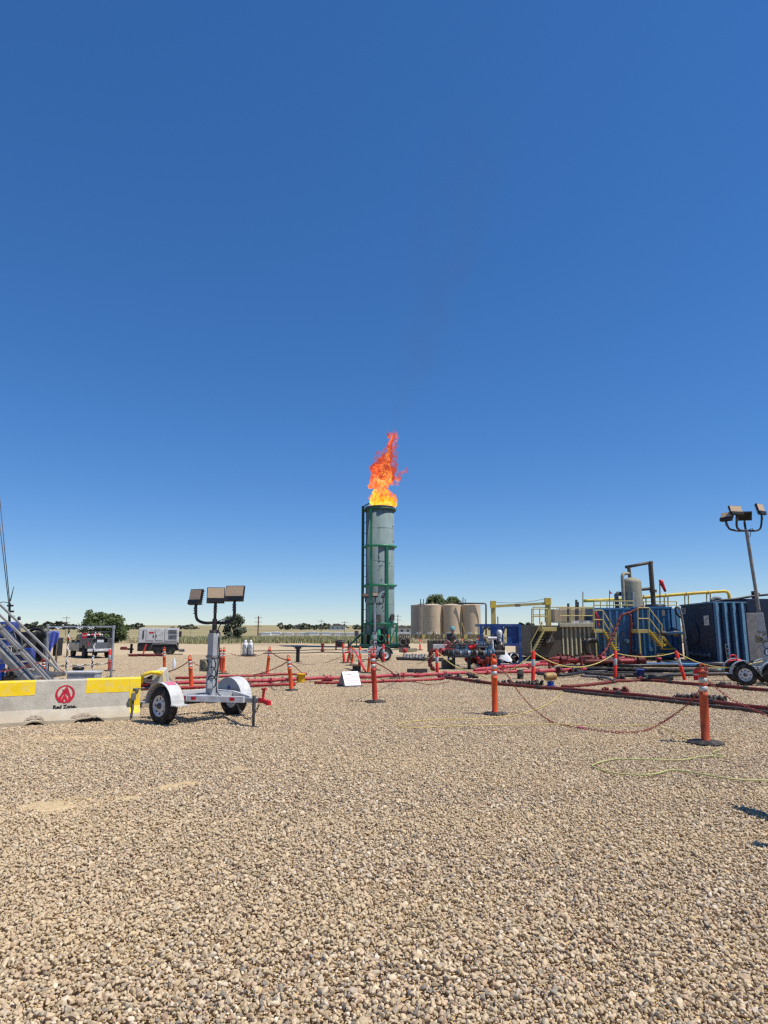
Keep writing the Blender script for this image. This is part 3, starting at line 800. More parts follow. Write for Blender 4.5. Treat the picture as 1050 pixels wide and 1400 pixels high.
for px0, py0, px1, py1 in ((511, 768, 526, 769), (525, 769, 516, 783), (517, 758, 519, 765)):
    def onb(px, py):
        x = fx(px); return Vector((x, -math.sqrt(max(.01, (FR + .015) ** 2 - x * x)), fz(py)))
    mb = MB(); mb.tube([lerp(onb(px0, py0), onb(px1, py1), .0), onb((px0 + px1) / 2, (py0 + py1) / 2), onb(px1, py1)], .018, 5); obj('conduit', mb, M['dgrey'], fl)

# flame: tongues of glowing gas over the barrel mouth
m = bpy.data.materials.new('flame'); m.use_nodes = True
nt = m.node_tree; N, L = nt.nodes, nt.links
N.remove(N['Principled BSDF'])
em = N.new('ShaderNodeEmission'); tr_ = N.new('ShaderNodeBsdfTransparent'); ms = N.new('ShaderNodeMixShader')
geo = N.new('ShaderNodeNewGeometry'); sp_ = N.new('ShaderNodeSeparateXYZ'); L.new(geo.outputs['Position'], sp_.inputs[0])
hr = N.new('ShaderNodeMapRange'); L.new(sp_.outputs['Z'], hr.inputs[0]); hr.inputs[1].default_value = ztop - .3; hr.inputs[2].default_value = ztop + 2.6
nz = N.new('ShaderNodeTexNoise'); nz.inputs['Scale'].default_value = 1.15; nz.inputs['Detail'].default_value = 7; nz.inputs['Roughness'].default_value = .62; nz.inputs['Distortion'].default_value = 1.4
mpg = N.new('ShaderNodeMapping'); mpg.inputs['Scale'].default_value = (1.0, 1.0, .7); L.new(geo.outputs['Position'], mpg.inputs[0]); L.new(mpg.outputs[0], nz.inputs['Vector'])
ad = N.new('ShaderNodeMath'); ad.operation = 'MULTIPLY_ADD'; L.new(nz.outputs['Fac'], ad.inputs[0]); ad.inputs[1].default_value = 1.7; ad.inputs[2].default_value = -.85
ad2 = N.new('ShaderNodeMath'); ad2.operation = 'ADD'; L.new(hr.outputs[0], ad2.inputs[0]); L.new(ad.outputs[0], ad2.inputs[1])
cr = N.new('ShaderNodeValToRGB'); e = cr.color_ramp.elements
for _ in range(5): e.new(.5)
for k, (p, c) in enumerate([(0.0, (1.0, .75, .03)), (.18, (1.0, .48, .02)), (.38, (1.0, .22, .02)), (.58, (1.0, .13, .025)), (.74, (1.0, .32, .12)), (.86, (.95, .12, .03)), (1.0, (.42, .06, .03))]):
    e[k].position = p; e[k].color = (*c, 1)
L.new(ad2.outputs[0], cr.inputs[0]); L.new(cr.outputs[0], em.inputs[0]); em.inputs[1].default_value = 1.08
nz2 = N.new('ShaderNodeTexNoise'); nz2.inputs['Scale'].default_value = 2.3; nz2.inputs['Detail'].default_value = 6; nz2.inputs['Roughness'].default_value = .7; L.new(geo.outputs['Position'], nz2.inputs['Vector'])
al = N.new('ShaderNodeMapRange'); L.new(nz2.outputs['Fac'], al.inputs[0])
for i, q in enumerate((.40, .53, .0, 1.0)): al.inputs[i + 1].default_value = q
L.new(al.outputs[0], ms.inputs[0]); L.new(tr_.outputs[0], ms.inputs[1]); L.new(em.outputs[0], ms.inputs[2])
L.new(ms.outputs[0], N['Material Output'].inputs['Surface'])
flame_m = m
m.cycles.emission_sampling = 'NONE'
veil_m = m.copy(); veil_m.name = 'flame_veil'
for nd in veil_m.node_tree.nodes:
    if nd.type == 'MAP_RANGE' and abs(nd.inputs[2].default_value - .53) < 1e-4:
        nd.inputs[1].default_value = .46; nd.inputs[2].default_value = .66; nd.inputs[4].default_value = .75
core_m = m.copy(); core_m.name = 'flame_core'
for nd in core_m.node_tree.nodes:
    if nd.type == 'VALTORGB':
        for el, c in zip(nd.color_ramp.elements, [(1, .92, .35), (1, .80, .12), (1, .62, .06), (1, .45, .04), (1, .6, .2), (1, .34, .05), (1, .3, .05)]): el.color = (*c, 1)
    if nd.type == 'EMISSION': nd.inputs[1].default_value = 1.2
fm = thing('flame', 'ragged orange gas flame burning above the grey flare stack', 'flame', fb + Vector((0, 0, ztop)))
def tongue(path, name, amp, seed, n=44, seg=30, mat=flame_m):
    """path: (px left, px right, py) outline; the tongue is as deep as it is wide"""
    pts = [(Vector((W((a + c) / 2, y, FY).x, FY, W(520, y, FY).z)), (c - a) / 2 * FY / FPX) for a, c, y in path]
    cen = smooth_path([p for p, r in pts], 6); rad = smooth_path([(r, 0, 0) for p, r in pts], 6)
    vs = []; nn = len(cen)
    for i, (p, r) in enumerate(zip(cen, rad)):
        for k in range(seg):
            t = 2 * math.pi * k / seg
            d = Vector((math.cos(t), math.sin(t), 0)); q = p + d * max(r.x, .01)
            nv = mnoise.turbulence_vector(q * 1.3 + Vector((seed, 0, 0)), 5, False, noise_basis='PERLIN_ORIGINAL')
            nv = nv + mnoise.turbulence_vector(q * 5.5 + Vector((seed, 3, 0)), 3, False, noise_basis='PERLIN_ORIGINAL') * .28
            fall = min(1, i / 5)
            q = q + Vector((nv.x, nv.y, nv.z * 1.2)) * amp * fall * min(1, r.x * 2.0)
            vs.append(q)
    fs = [(i * seg + k, i * seg + (k + 1) % seg, (i + 1) * seg + (k + 1) % seg, (i + 1) * seg + k) for i in range(nn - 1) for k in range(seg)]
    mb = MB(); mb._add(vs, fs, True)
    return obj(name, mb, mat, fm, True)
tongue([(506, 537, 697), (507, 536, 690), (509, 533, 682), (513, 530, 674), (516, 528, 666), (513, 534, 659), (511, 538, 652), (511, 537, 645), (513, 535, 637), (517, 534, 630), (522, 535, 623), (529, 536, 616), (531, 537, 609), (534, 540, 602), (536, 540, 597), (538, 540, 593)], 'flame_body', .50, 3)
tongue([(504, 512, 668), (505, 517, 661), (506, 522, 654), (508, 526, 646), (512, 530, 638), (518, 530, 632)], 'flame_lobe', .45, 31, seg=20)
tongue([(536, 544, 664), (534, 546, 657), (530, 546, 650), (528, 543, 643), (527, 540, 636)], 'flame_lobe', .45, 37, seg=20, mat=veil_m)
tongue([(508, 534, 696), (509, 533, 686), (512, 531, 676), (516, 527, 668), (519, 523, 660)], 'flame_core', .3, 41, seg=20, mat=core_m)
tongue([(515, 530, 664), (514, 535, 656), (515, 536, 648), (518, 534, 640), (523, 533, 632), (527, 533, 622), (531, 535, 612)], 'flame_core', .32, 51, seg=20, mat=core_m)
tongue([(505, 539, 696), (506, 538, 688), (509, 536, 678), (513, 532, 668), (511, 537, 658), (510, 541, 648), (511, 540, 638), (515, 538, 628), (523, 538, 618), (529, 540, 608), (532, 543, 600), (535, 543, 593), (538, 541, 587)], 'flame_veil', .62, 61, mat=veil_m)
tongue([(533, 541, 694), (535, 543, 688), (536, 542, 682), (539, 541, 676)], 'flame_lick', .25, 9, seg=14)
tongue([(540, 546, 662), (541, 549, 655), (545, 551, 649), (549, 557, 645), (554, 558, 641), (555, 556, 639)], 'flame_lick', .5, 14, seg=14, mat=veil_m)
tongue([(504, 508, 668), (505, 509, 660), (507, 511, 652), (508, 510, 646)], 'flame_lick', .3, 19, seg=14)
tongue([(530, 533, 599), (529, 532, 594), (530, 531, 590)], 'flame_lick', .1, 22, seg=12)
tongue([(541, 545, 600), (541, 543, 594), (540, 541, 590)], 'flame_lick', .1, 25, seg=12)

# thin smoke trailing up and to the right
m = bpy.data.materials.new('thin_smoke'); m.use_nodes = True
nt = m.node_tree; N, L = nt.nodes, nt.links; N.remove(N['Principled BSDF'])
pv = N.new('ShaderNodeVolumePrincipled'); pv.inputs['Color'].default_value = (.24, .18, .13, 1)
geo = N.new('ShaderNodeNewGeometry'); nz = N.new('ShaderNodeTexNoise'); nz.inputs['Scale'].default_value = .33; nz.inputs['Detail'].default_value = 4
L.new(geo.outputs['Position'], nz.inputs['Vector'])
mr = N.new('ShaderNodeMapRange'); L.new(nz.outputs['Fac'], mr.inputs[0])
for i, q in enumerate((.38, .72, 0, .034)): mr.inputs[i + 1].default_value = q
szp = N.new('ShaderNodeSeparateXYZ'); L.new(geo.outputs['Position'], szp.inputs[0])
zf = N.new('ShaderNodeMapRange'); L.new(szp.outputs['Z'], zf.inputs[0])
for i, q in enumerate((17, 48, 1.3, .05)): zf.inputs[i + 1].default_value = q
md = N.new('ShaderNodeMath'); md.operation = 'MULTIPLY'; L.new(mr.outputs[0], md.inputs[0]); L.new(zf.outputs[0], md.inputs[1])
L.new(md.outputs[0], pv.inputs['Density']); L.new(pv.outputs[0], N['Material Output'].inputs['Volume'])
pl = []
for px, py, wpx in ((537, 602, 8), (544, 578, 20), (556, 540, 40), (570, 490, 60), (588, 420, 85), (606, 340, 110), (630, 250, 135), (655, 150, 160), (680, 40, 180), (695, -40, 190)):
    p = W(px, py, FY); pl.append((p, wpx / 2 * FY / FPX))
mb = MB(); sp2 = smooth_path([p for p, r in pl], 4); sr = [r.x for r in smooth_path([(r, 0, 0) for p, r in pl], 4)]
mb.tube(sp2, sr, 20)
sm = obj('smoke', mb, m); sm['kind'] = 'stuff'; tag(sm, 'faint brown smoke drifting up from the flare flame', 'smoke')

# ------------------------------------------------------------------ bollards
def bollard(label, base, top, style='loop', col='bollard', base_r=0.21, group='orange bollards', r=0.052, has_base=True, wrap=False):
    """base, top: points in place; the tube leans from one to the other"""
    base, top = Vector(base), Vector(top)
    ax = (top - base); h = ax.length; q = Vector((0, 0, 1)).rotation_difference(ax.normalized()).to_matrix()
    t = thing('bollard', label, 'bollard', base, group=group)
    def part(name, mb, mat, parent=None):
        mb.v = [tuple(q @ Vector(p)) for p in mb.v]; return obj(name, mb, mat, parent or t)
    if style == 'loop':
        mb = MB(); mb.lathe([(r * 1.12, .03), (r * 1.12, .06), (r, .07), (r * .98, h * .60), (r * 1.05, h * .605), (r * 1.05, h * .625), (r * .92, h * .63), (r * .92, h * .86), (r * 1.02, h * .865), (r * 1.02, h * .90), (r * .75, h * .915), (r * .45, h * .93), (.002, h * .935)], n=20)
        tb = part('tube', mb, M[col])
        for z0, z1 in ((.66, .725), (.765, .83)):
            mb = MB(); mb.lathe([(r * .925, h * z0), (r * .95, h * z0), (r * .95, h * z1), (r * .925, h * z1)], n=20); part('reflective_band', mb, M['reflect'])
        mb = MB(); mb.lathe([(r * .92, h * .738), (r * 1.0, h * .742), (r * 1.0, h * .752), (r * .92, h * .756)], n=20); part('rib', mb, M[col])
        mb = MB(); lp = [(-r * .55, 0, h * .91), (-r * .62, 0, h * .955), (-r * .35, 0, h * .99), (0, 0, h), (r * .35, 0, h * .99), (r * .62, 0, h * .955), (r * .55, 0, h * .91)]
        mb.tube(smooth_path(lp, 3), r * .24, 7); part('handle', mb, M[col])
    else:
        mb = MB(); mb.lathe([(r, .02), (r, h * .985), (r * .8, h), (.002, h)], n=18); part('tube', mb, M[col])
        mb = MB(); mb.lathe([(r * 1.002, h * .52), (r * 1.03, h * .525), (r * 1.03, h * .74), (r * 1.002, h * .745)], n=18); part('reflective_band', mb, M['reflect'])
    if wrap:
        mb = MB(); pts = [Vector((math.cos(a_ * .7) * (r * 1.2), math.sin(a_ * .7) * (r * 1.2), h * (.86 + (.006 * a_) % .11))) for a_ in range(34)]
        mb = chain_mesh(pts, .04, .0045, .011); part('wound_chain', mb, M['chainr'])
    if has_base:
        mb = MB(); n = 8
        prof = [(base_r, 0.0), (base_r, .022), (base_r * .9, .035), (r * 1.6, .05), (r * 1.1, .052)]
        mb.lathe(prof, (0, 0, .012), n=n, smooth=False)
        obj('rubber_base', mb, M['rubber'], t)
    return t
def bol(label, bx, by, tx, ty, **kw):
    b0 = G(bx, by); return bollard(label, b0, W(tx, ty, b0.y), **kw)
B = {}
B['near'] = bol('large faded orange bollard wrapped in chain, nearest at right', 965, 1018, 960, 908, col='bollard_old', r=.058, base_r=.25, wrap=True)
B['mid'] = bol('clean orange bollard with two reflective bands, right of centre', 677, 978, 675, 895, r=.056, base_r=.24)
B['ctr'] = bol('dark red-orange bollard standing before the A-frame board and flare stack', 513, 961, 509, 888, col='bollard_dark', r=.056, base_r=.23)
B['l5'] = bol('leaning orange bollard beside the yellow bucket', 399, 945, 394, 896, base_r=.18)
B['l4'] = bol('leaning orange bollard right of the white gas cylinders', 365, 923, 369, 884)
B['l3'] = bol('orange bollard just right of the near floodlight mast', 305, 922, 306.5, 885)
B['l3b'] = bol('orange bollard half hidden by the near floodlight mast', 302, 919, 301.5, 886, col='bollard_dark')
B['l2'] = bol('orange bollard with three bands behind the floodlight trailer fender', 262, 943, 259.5, 896, has_base=False)
B['l1'] = bol('slim orange bollard in front of the white generator', 225, 920, 224.5, 885)
B['gate'] = bol('orange bollard with white band beside the right gate post', 149.5, 918, 150.5, 888, style='tube', col='delin')
B['stair'] = bol('rusty red bollard hung with chain at the stair foot', 59, 937, 60, 899, col='bollard_dark', has_base=False, wrap=True)
B['d1'] = bol('red and white delineator post left of the blue manifold', 598, 925, 597, 889, style='tube', col='delin', has_base=False, group='red and white delineators')
B['d2'] = bol('red and white delineator post before the olive tank stairs', 728.5, 934, 729.5, 890, style='tube', col='delin', has_base=False, group='red and white delineators')
B['d3'] = bol('red and white delineator post before the blue tank', 841, 930, 841.5, 890, style='tube', col='delin', has_base=False, group='red and white delineators')
B['d4'] = bol('tilted red and white delineator post near the navy tank', 936.5, 930.5, 924, 890, style='tube', col='delin', has_base=False, group='red and white delineators')
B['c1'] = bol('leftmost orange post of the cluster before the flare', 470.5, 907, 469, 880, style='tube', col='delin', base_r=.2)
B['c2'] = bol('leaning dark orange post in the cluster before the flare', 475, 907, 480, 883, col='bollard_dark')
B['c3'] = bol('orange bollard with black base in the cluster before the flare', 480.5, 910.5, 483, 885, base_r=.24)
B['c4'] = bol('orange and white post standing before the green skid leg', 493, 905, 492, 884, style='tube', col='bollard')
B['c5'] = bol('orange post directly behind the dark red-orange bollard', 503.5, 921, 506, 887, col='bollard')
B['c6'] = bol('orange bollard close behind the dark red-orange bollard, right side', 513, 917, 511, 884, col='bollard_dark')
B['c7'] = bol('slim red post at the middle floodlight mast foot', 524.5, 906, 524, 881, style='tube', col='delin', base_r=.17)
B['c8'] = bol('small orange post beside the right leg of the flare', 531.5, 886, 531.5, 868, style='tube', col='bollard')
B['f1'] = bol('small far orange post right of the black engine', 574.5, 889, 574, 874, style='tube', col='delin')
B['f2'] = bol('small far red post between blue frame and olive tank', 720.5, 897, 720, 878, style='tube', col='delin', base_r=.15)
B['f3'] = bol('far orange post left of the blue frame', 654, 886, 654, 872, style='tube', col='bollard', base_r=.15)
B['f4'] = bol('far orange post behind the worker', 631.5, 884, 631.5, 873, style='tube', col='bollard', base_r=.15)
B['f5'] = bol('short red post before the worker', 608, 893, 608, 878, style='tube', col='delin', has_base=False)
# striped barricade board leaning in the cluster
p0, p1 = G(500, 921), W(485, 889, 26.0)
bb = thing('barricade_board', 'orange and white striped board leaning in the bollard cluster', 'barricade', p0)
mb = MB(); mb.beam(p0 + Vector((0, 0, .05)), p1, .05, .17, up=(0, 1, 0)); obj('board', mb, M['delin'], bb, True)
for t in (.42, .62, .82):
    mb = MB(); a = lerp(p0, p1, t); b_ = lerp(p0, p1, t + .1); mb.beam(a + Vector((0, -.032, .05 * (1 - t))), b_ + Vector((0, -.032, .05 * (1 - t))), .012, .172, up=(0, 1, 0)); obj('stripe', mb, M['reflect'], bb, True)

# ------------------------------------------------------------------ concrete barriers
m, nt, b = _nodes('barrier_concrete')
N, L = nt.nodes, nt.links
tc = N.new('ShaderNodeTexCoord'); sepo = N.new('ShaderNodeSeparateXYZ'); L.new(tc.outputs['Object'], sepo.inputs[0])
n1 = N.new('ShaderNodeTexNoise'); n1.inputs['Scale'].default_value = 3.5; n1.inputs['Detail'].default_value = 9; n1.inputs['Roughness'].default_value = .6; L.new(tc.outputs['Object'], n1.inputs['Vector'])
cr = N.new('ShaderNodeValToRGB'); cr.color_ramp.elements[0].position = .3; cr.color_ramp.elements[1].position = .7
cr.color_ramp.elements[0].color = (.40, .36, .29, 1); cr.color_ramp.elements[1].color = (.60, .555, .455, 1)
L.new(n1.outputs['Fac'], cr.inputs[0])
# mud splash along the foot
spl = N.new('ShaderNodeTexNoise'); spl.inputs['Scale'].default_value = 6; spl.inputs['Detail'].default_value = 6; L.new(tc.outputs['Object'], spl.inputs['Vector'])
ma = N.new('ShaderNodeMath'); ma.operation = 'MULTIPLY_ADD'; L.new(spl.outputs['Fac'], ma.inputs[0]); ma.inputs[1].default_value = -.30; L.new(sepo.outputs['Z'], ma.inputs[2])
mr = N.new('ShaderNodeMapRange'); L.new(ma.outputs[0], mr.inputs[0])
for i, q in enumerate((-.12, .16, .75, 0)): mr.inputs[i + 1].default_value = q
mx = N.new('ShaderNodeMix'); mx.data_type = 'RGBA'; L.new(mr.outputs[0], mx.inputs[0]); L.new(cr.outputs[0], mx.inputs[6]); mx.inputs[7].default_value = (.50, .40, .26, 1)
L.new(mx.outputs[2], b.inputs['Base Color']); b.inputs['Roughness'].default_value = .9; b.inputs['Specular IOR Level'].default_value = .2
bp = N.new('ShaderNodeBump'); bp.inputs['Strength'].default_value = .35; bp.inputs['Distance'].default_value = .02
n3 = N.new('ShaderNodeTexNoise'); n3.inputs['Scale'].default_value = 40; n3.inputs['Detail'].default_value = 6; L.new(tc.outputs['Object'], n3.inputs['Vector']); L.new(n3.outputs['Fac'], bp.inputs['Height']); L.new(bp.outputs[0], b.inputs['Normal'])
M['concrete'] = m
M['byellow'] = paint('barrier_yellow', (.88, .60, .004), .5, var=.08, dirt=(.50, .44, .30), damt=.55, dscale=12, bump=.2, bscale=40)
BH = .715
PROF = [(-.27, .0), (-.27, .075), (-.155, .25), (-.085, BH - .02), (-.065, BH), (.065, BH), (.085, BH - .02), (.155, .25), (.27, .075), (.27, .0)]
def prof_half(z):
    return -np.interp(z, [0, .075, .25, BH - .02, BH], [.27, .27, .155, .085, .065])
def barrier(label, loc, rotz, length, chips, paints):
    """local x runs along the barrier from 0 to length, the face at -y"""
    t = thing('concrete_barrier', label, 'barrier', loc, rotz)
    n = int(length / .03)
    vs, fs = [], []
    np_ = len(PROF)
    for i in range(n + 1):
        x = length * i / n
        lift = 0.0; ero = 0.0
        for c0, c1, hh in chips:
            if c0 < x < c1:
                s_ = math.sin(math.pi * (x - c0) / (c1 - c0)) ** .5
                lift = max(lift, hh * s_ * (.65 + .7 * vnoise(np.array([x * 9.0]), np.array([1.3]))[0])); ero = max(ero, .03 * s_)
        jag = .012 * (vnoise(np.array([x * 14.0]), np.array([5.0]))[0])
        for k, (y, z) in enumerate(PROF):
            if k in (0, 9): z = lift + jag; y = y * (1 - ero * 1.4)
            if k in (1, 8): z = max(z, lift + jag + .025); y = y * (1 - ero * 1.2) + random.uniform(-.004, .004) * (1 if lift else .25)
            vs.append((x, y, z))
        if i < n:
            for k in range(np_):
                a, b2 = i * np_ + k, i * np_ + (k + 1) % np_
                fs.append((a, b2, b2 + np_, a + np_))
    fs.append(tuple(range(np_))); fs.append(tuple(reversed(range(n * np_, (n + 1) * np_))))
    mb = MB(); mb._add(vs, fs); body = obj('body', mb, M['concrete'], t, bevel=.008)
    # painted panels: a skin of paint on the face and over the top
    for x0, x1, z0 in paints:
        mb = MB(); prof = [(prof_half(z) - .003, z) for z in np.linspace(z0, BH - .02, 6)] + [(-.066, BH + .003), (.066, BH + .003), (.088, BH - .02), (.092, BH - .12)]
        vs, fs = [], []; nn = max(2, int((x1 - x0) / .03))
        for i in range(nn + 1):
            for k, (y, z) in enumerate(prof):
                zz = z + (random.uniform(-.004, .004) if k == 0 else 0)
                vs.append((x0 + (x1 - x0) * i / nn + (random.uniform(-.004, .004) if i in (0, nn) else 0), y, zz))
        q = len(prof)
        fs = [(i * q + k, i * q + k + 1, (i + 1) * q + k + 1, (i + 1) * q + k) for i in range(nn) for k in range(q - 1)]
        mb._add(vs, fs); obj('yellow_paint', mb, M['byellow'], t)
    return t, body
pR, pL = G(191, 985), G(0, 996)
dirv = (pR - pL).normalized(); rz = math.atan2(dirv.y, dirv.x); inn = Vector((-dirv.y, dirv.x, 0))
LEN = 3.6
start = pR - dirv * LEN + inn * .27
def bx_at(px, py):    # distance along the barrier where this picture point meets its face
    d = ray(px, py); o = Vector((0, 0, CAM_H))
    t = (start - inn * .11 - o).dot(inn) / d.dot(inn); p = o + d * t
    return (p - start).dot(dirv), p.z
x118, _ = bx_at(118, 940); x48, _ = bx_at(48, 945); x175, _ = bx_at(176, 960)
c1a, c1b, c2a, c2b = bx_at(33, 990)[0], bx_at(60, 990)[0], bx_at(100, 987)[0], bx_at(142, 985)[0]
bar1, bar1b = barrier('pale concrete barrier with yellow paint and red flame logo, front left', start, rz, LEN,
    [(c1a, c1b, .06), (c2a, c2b, .085), (.2, .6, .05)], [(x118, x175 - .002, BH - .235), (x48 - 1.0, x48, BH - .235), (x175, LEN - .001, .13)])
# broken lips of concrete over the fork pockets
for a_, b_ in ((c1a, c1b), (c2a - .05, c2b - .1)):
    mb = MB(); pts = []
    nseg = 16
    vs = []
    for i in range(nseg + 1):
        x = a_ + (b_ - a_) * i / nseg; s_ = math.sin(math.pi * i / nseg) ** .5
        for z, o_ in ((.085, .0), (.10, .012), (.12, .01), (.138, .0)):
            zz = .085 + (z - .085) * (.3 + .9 * s_) + random.uniform(-.008, .008) + .02 * s_
            vs.append((x, float(prof_half(zz)) - .004 - o_ * s_ * random.uniform(.2, 1.2), zz))
    mb._add(vs, [(i * 4 + k, i * 4 + k + 1, i * 4 + k + 5, i * 4 + k + 4) for i in range(nseg) for k in range(3)])
    obj('broken_edge', mb, paint('chipped_concrete', (.36, .29, .21), .95, var=.4, scale=30, bump=.5, bscale=50), bar1)
# emblem and lettering on the upper face
xl, zl = bx_at(89, 949)
slope = math.atan2(.155 - .085, BH - .02 - .25)
yl = float(prof_half(zl)) - .004
EM = Matrix.Translation((xl, yl, zl)) @ Matrix.Rotation(math.pi / 2 - slope, 4, 'X')
def flat(name, vs, fs, mat, lift):
    me = bpy.data.meshes.new(name); me.from_pydata([(x, y, lift) for x, y in vs], [], fs); me.materials.append(mat)
    o = bpy.data.objects.new(name, me); C.objects.link(o); o.parent = bar1; o.matrix_local = EM
    return o
RL = .150
def drop(w, h, n=40, lean=0.0, y0=0.0):
    out = []
    for k in range(n):
        a = 2 * math.pi * k / n
        yy = (1 - math.cos(a)) / 2                       # 0 at the foot, 1 at the tip
        xx = math.sin(a) * w * (1 - yy) ** .75 * 1.25
        out.append((xx + lean * yy * yy, y0 + yy * h))
    return out
def strip(name, A, Bq, lift, closed=True):
    n = len(A); vs = list(A) + list(Bq)
    fs = [(k, (k + 1) % n, n + (k + 1) % n, n + k) for k in range(n if closed else n - 1)]
    return flat(name, vs, fs, M['logo'], lift)
arc = lambda r, k: (r * math.sin(k), -r * math.cos(k))
ks = [R(24) + (R(360 - 48)) * i / 50 for i in range(51)]
strip('emblem_ring', [arc(RL, k) for k in ks], [arc(RL * (.87 - .16 * abs(math.cos(k / 2))), k) for k in ks], .0, False)
strip('emblem_flame', drop(.098, .285, lean=.02, y0=-.146), drop(.060, .205, lean=.016, y0=-.135), .001)
strip('emblem_flame', drop(.128, .24, lean=.05, y0=-.15)[20:38], drop(.100, .20, lean=.04, y0=-.145)[20:38], .002, False)
strip('emblem_flame', drop(.128, .24, lean=-.05, y0=-.15)[2:20], drop(.100, .20, lean=-.04, y0=-.145)[2:20], .002, False)
d_ = drop(.052, .165, lean=-.01, y0=-.146); e_ = drop(.016, .055, lean=0, y0=-.125)
strip('emblem_flame', d_, e_, .003)
def lettering(s, size, x, y, bold, mat=M['text'], parent=bar1, mtx=EM):
    o = bpy.data.objects.new('lettering', text_mesh(s, size, mat, bold)); C.objects.link(o); o.parent = parent
    o.matrix_local = mtx @ Matrix.Translation((x, y, .002)); return o
lettering('Red Zone', .083, -.0, -.205, .003)
lettering('Ls', .035, .185, -.215, .0006)
# dark bent tube and hook at the end
mb = MB(); xe = LEN - .12
mb.tube([(xe - .02, -.275, .06), (xe - .02, -.27, .09), (xe, -.21, .2), (xe + .0, -.17, .33), (xe + .03, -.155, .42), (xe + .05, -.15, .5), (xe + .09, -.14, .52)], .02, 7); obj('dark_tube', mb, M['dgrey'], bar1)
mb = MB(); mb.box((xe, -.20, .40), (.075, .05, .12)); obj('hook_plate', mb, M['mgrey'], bar1)
mb = MB(); mb.cyl((LEN - .12, -.125, .52), (LEN + .2, -.05, .53), .018, n=8); obj('hook_pin', mb, M['dgrey'], bar1)

p = G(213, 972)
bar2, _ = barrier('second concrete barrier with yellow end, leading away behind the trailer wheel', p + Vector((-.12, .35, 0)), R(104), 1.6, [(.3, .8, .06)], [(.001, .30, .30)])
mb = MB(); mb.tube([(-.02, -.05, .66), (-.08, -.02, .70), (-.1, .12, .71), (-.09, .28, .66), (-.06, .3, .5)], .038, 8); obj('yellow_lift_loop', mb, M['byellow'], bar2)
bt = lerp(p, p, 0) + Vector((-.1, 1.3, BH + .004))
mb = MB(); mb.lathe([(.03, 0), (.033, .01), (.033, .14), (.012, .19), (.012, .22), (.001, .225)], bt, n=12)
solo('water_bottle', mb, M['plastic'], 'clear plastic water bottle standing on the second concrete barrier', 'bottle', bt)
mb = MB(); 
for i in range(5): mb.torus(G(205, 940) + Vector((random.uniform(-.3, .3), random.uniform(-.2, .2), .06 + .05 * i)), (random.uniform(-.3, .3), random.uniform(-.3, .3), 1), .22, .035, 16, 6)
solo('hose_coil', mb, M['iron'], 'coil of black hose behind the barrier end', 'hose', G(205, 940))

# ------------------------------------------------------------------ floodlight trailers
def wheel(t, c, ax, r=.305, w=.19, rimmat='white', holes=True):
    """a wheel at c (in the frame of t), its outer face towards ax"""
    c, ax = Vector(c), Vector(ax).normalized()
    mb = MB(); k = r
    mb.lathe([(k * .56, -w * .42), (k * .62, -w * .5), (k * .86, -w * .5), (k * .96, -w * .40), (k, -w * .28), (k, w * .28), (k * .96, w * .40), (k * .86, w * .5), (k * .62, w * .5), (k * .56, w * .42), (k * .56, -w * .42)], c, ax, 28)
    ty = obj('tyre', mb, M['rubber'], t)
    mb = MB(); mb.lathe([(k * .565, w * .46), (k * .53, w * .47), (k * .50, w * .34), (k * .34, w * .30), (k * .30, w * .38), (k * .12, w * .38), (k * .12, -w * .3), (k * .565, -w * .3)], c, ax, 24); rm = obj('rim', mb, M[rimmat], ty)
    mb = MB(); mb.lathe([(k * .15, w * .37), (k * .15, w * .5), (k * .10, w * .62), (.001, w * .63)], c, ax, 12); obj('hub', mb, M['dgrey'], ty)
    if holes:
        u = Vector((0, 0, 1)).cross(ax).normalized(); v = ax.cross(u)
        for j in range(8):
            a = j * math.pi / 4; q = c + (u * math.cos(a) + v * math.sin(a)) * k * .40
            mb = MB(); mb.cyl(q + ax * w * .29, q + ax * (w * .325 + .006), k * .055, n=8); obj('rim_hole', mb, M['black'], ty)
    return ty
def arc_sheet(c, r0, a0, a1, y0, y1, th, n=14):
    vs = []
    for i in range(n + 1):
        a = a0 + (a1 - a0) * i / n
        for rr, yy in ((r0, y0), (r0, y1), (r0 + th, y1), (r0 + th, y0)):
            vs.append((c[0] + rr * math.cos(a), yy, c[2] + rr * math.sin(a)))
    fs = [(i * 4 + k, i * 4 + (k + 1) % 4, (i + 1) * 4 + (k + 1) % 4, (i + 1) * 4 + k) for i in range(n) for k in range(4)]
    fs += [(3, 2, 1, 0), tuple(n * 4 + k for k in range(4))]
    return vs, fs
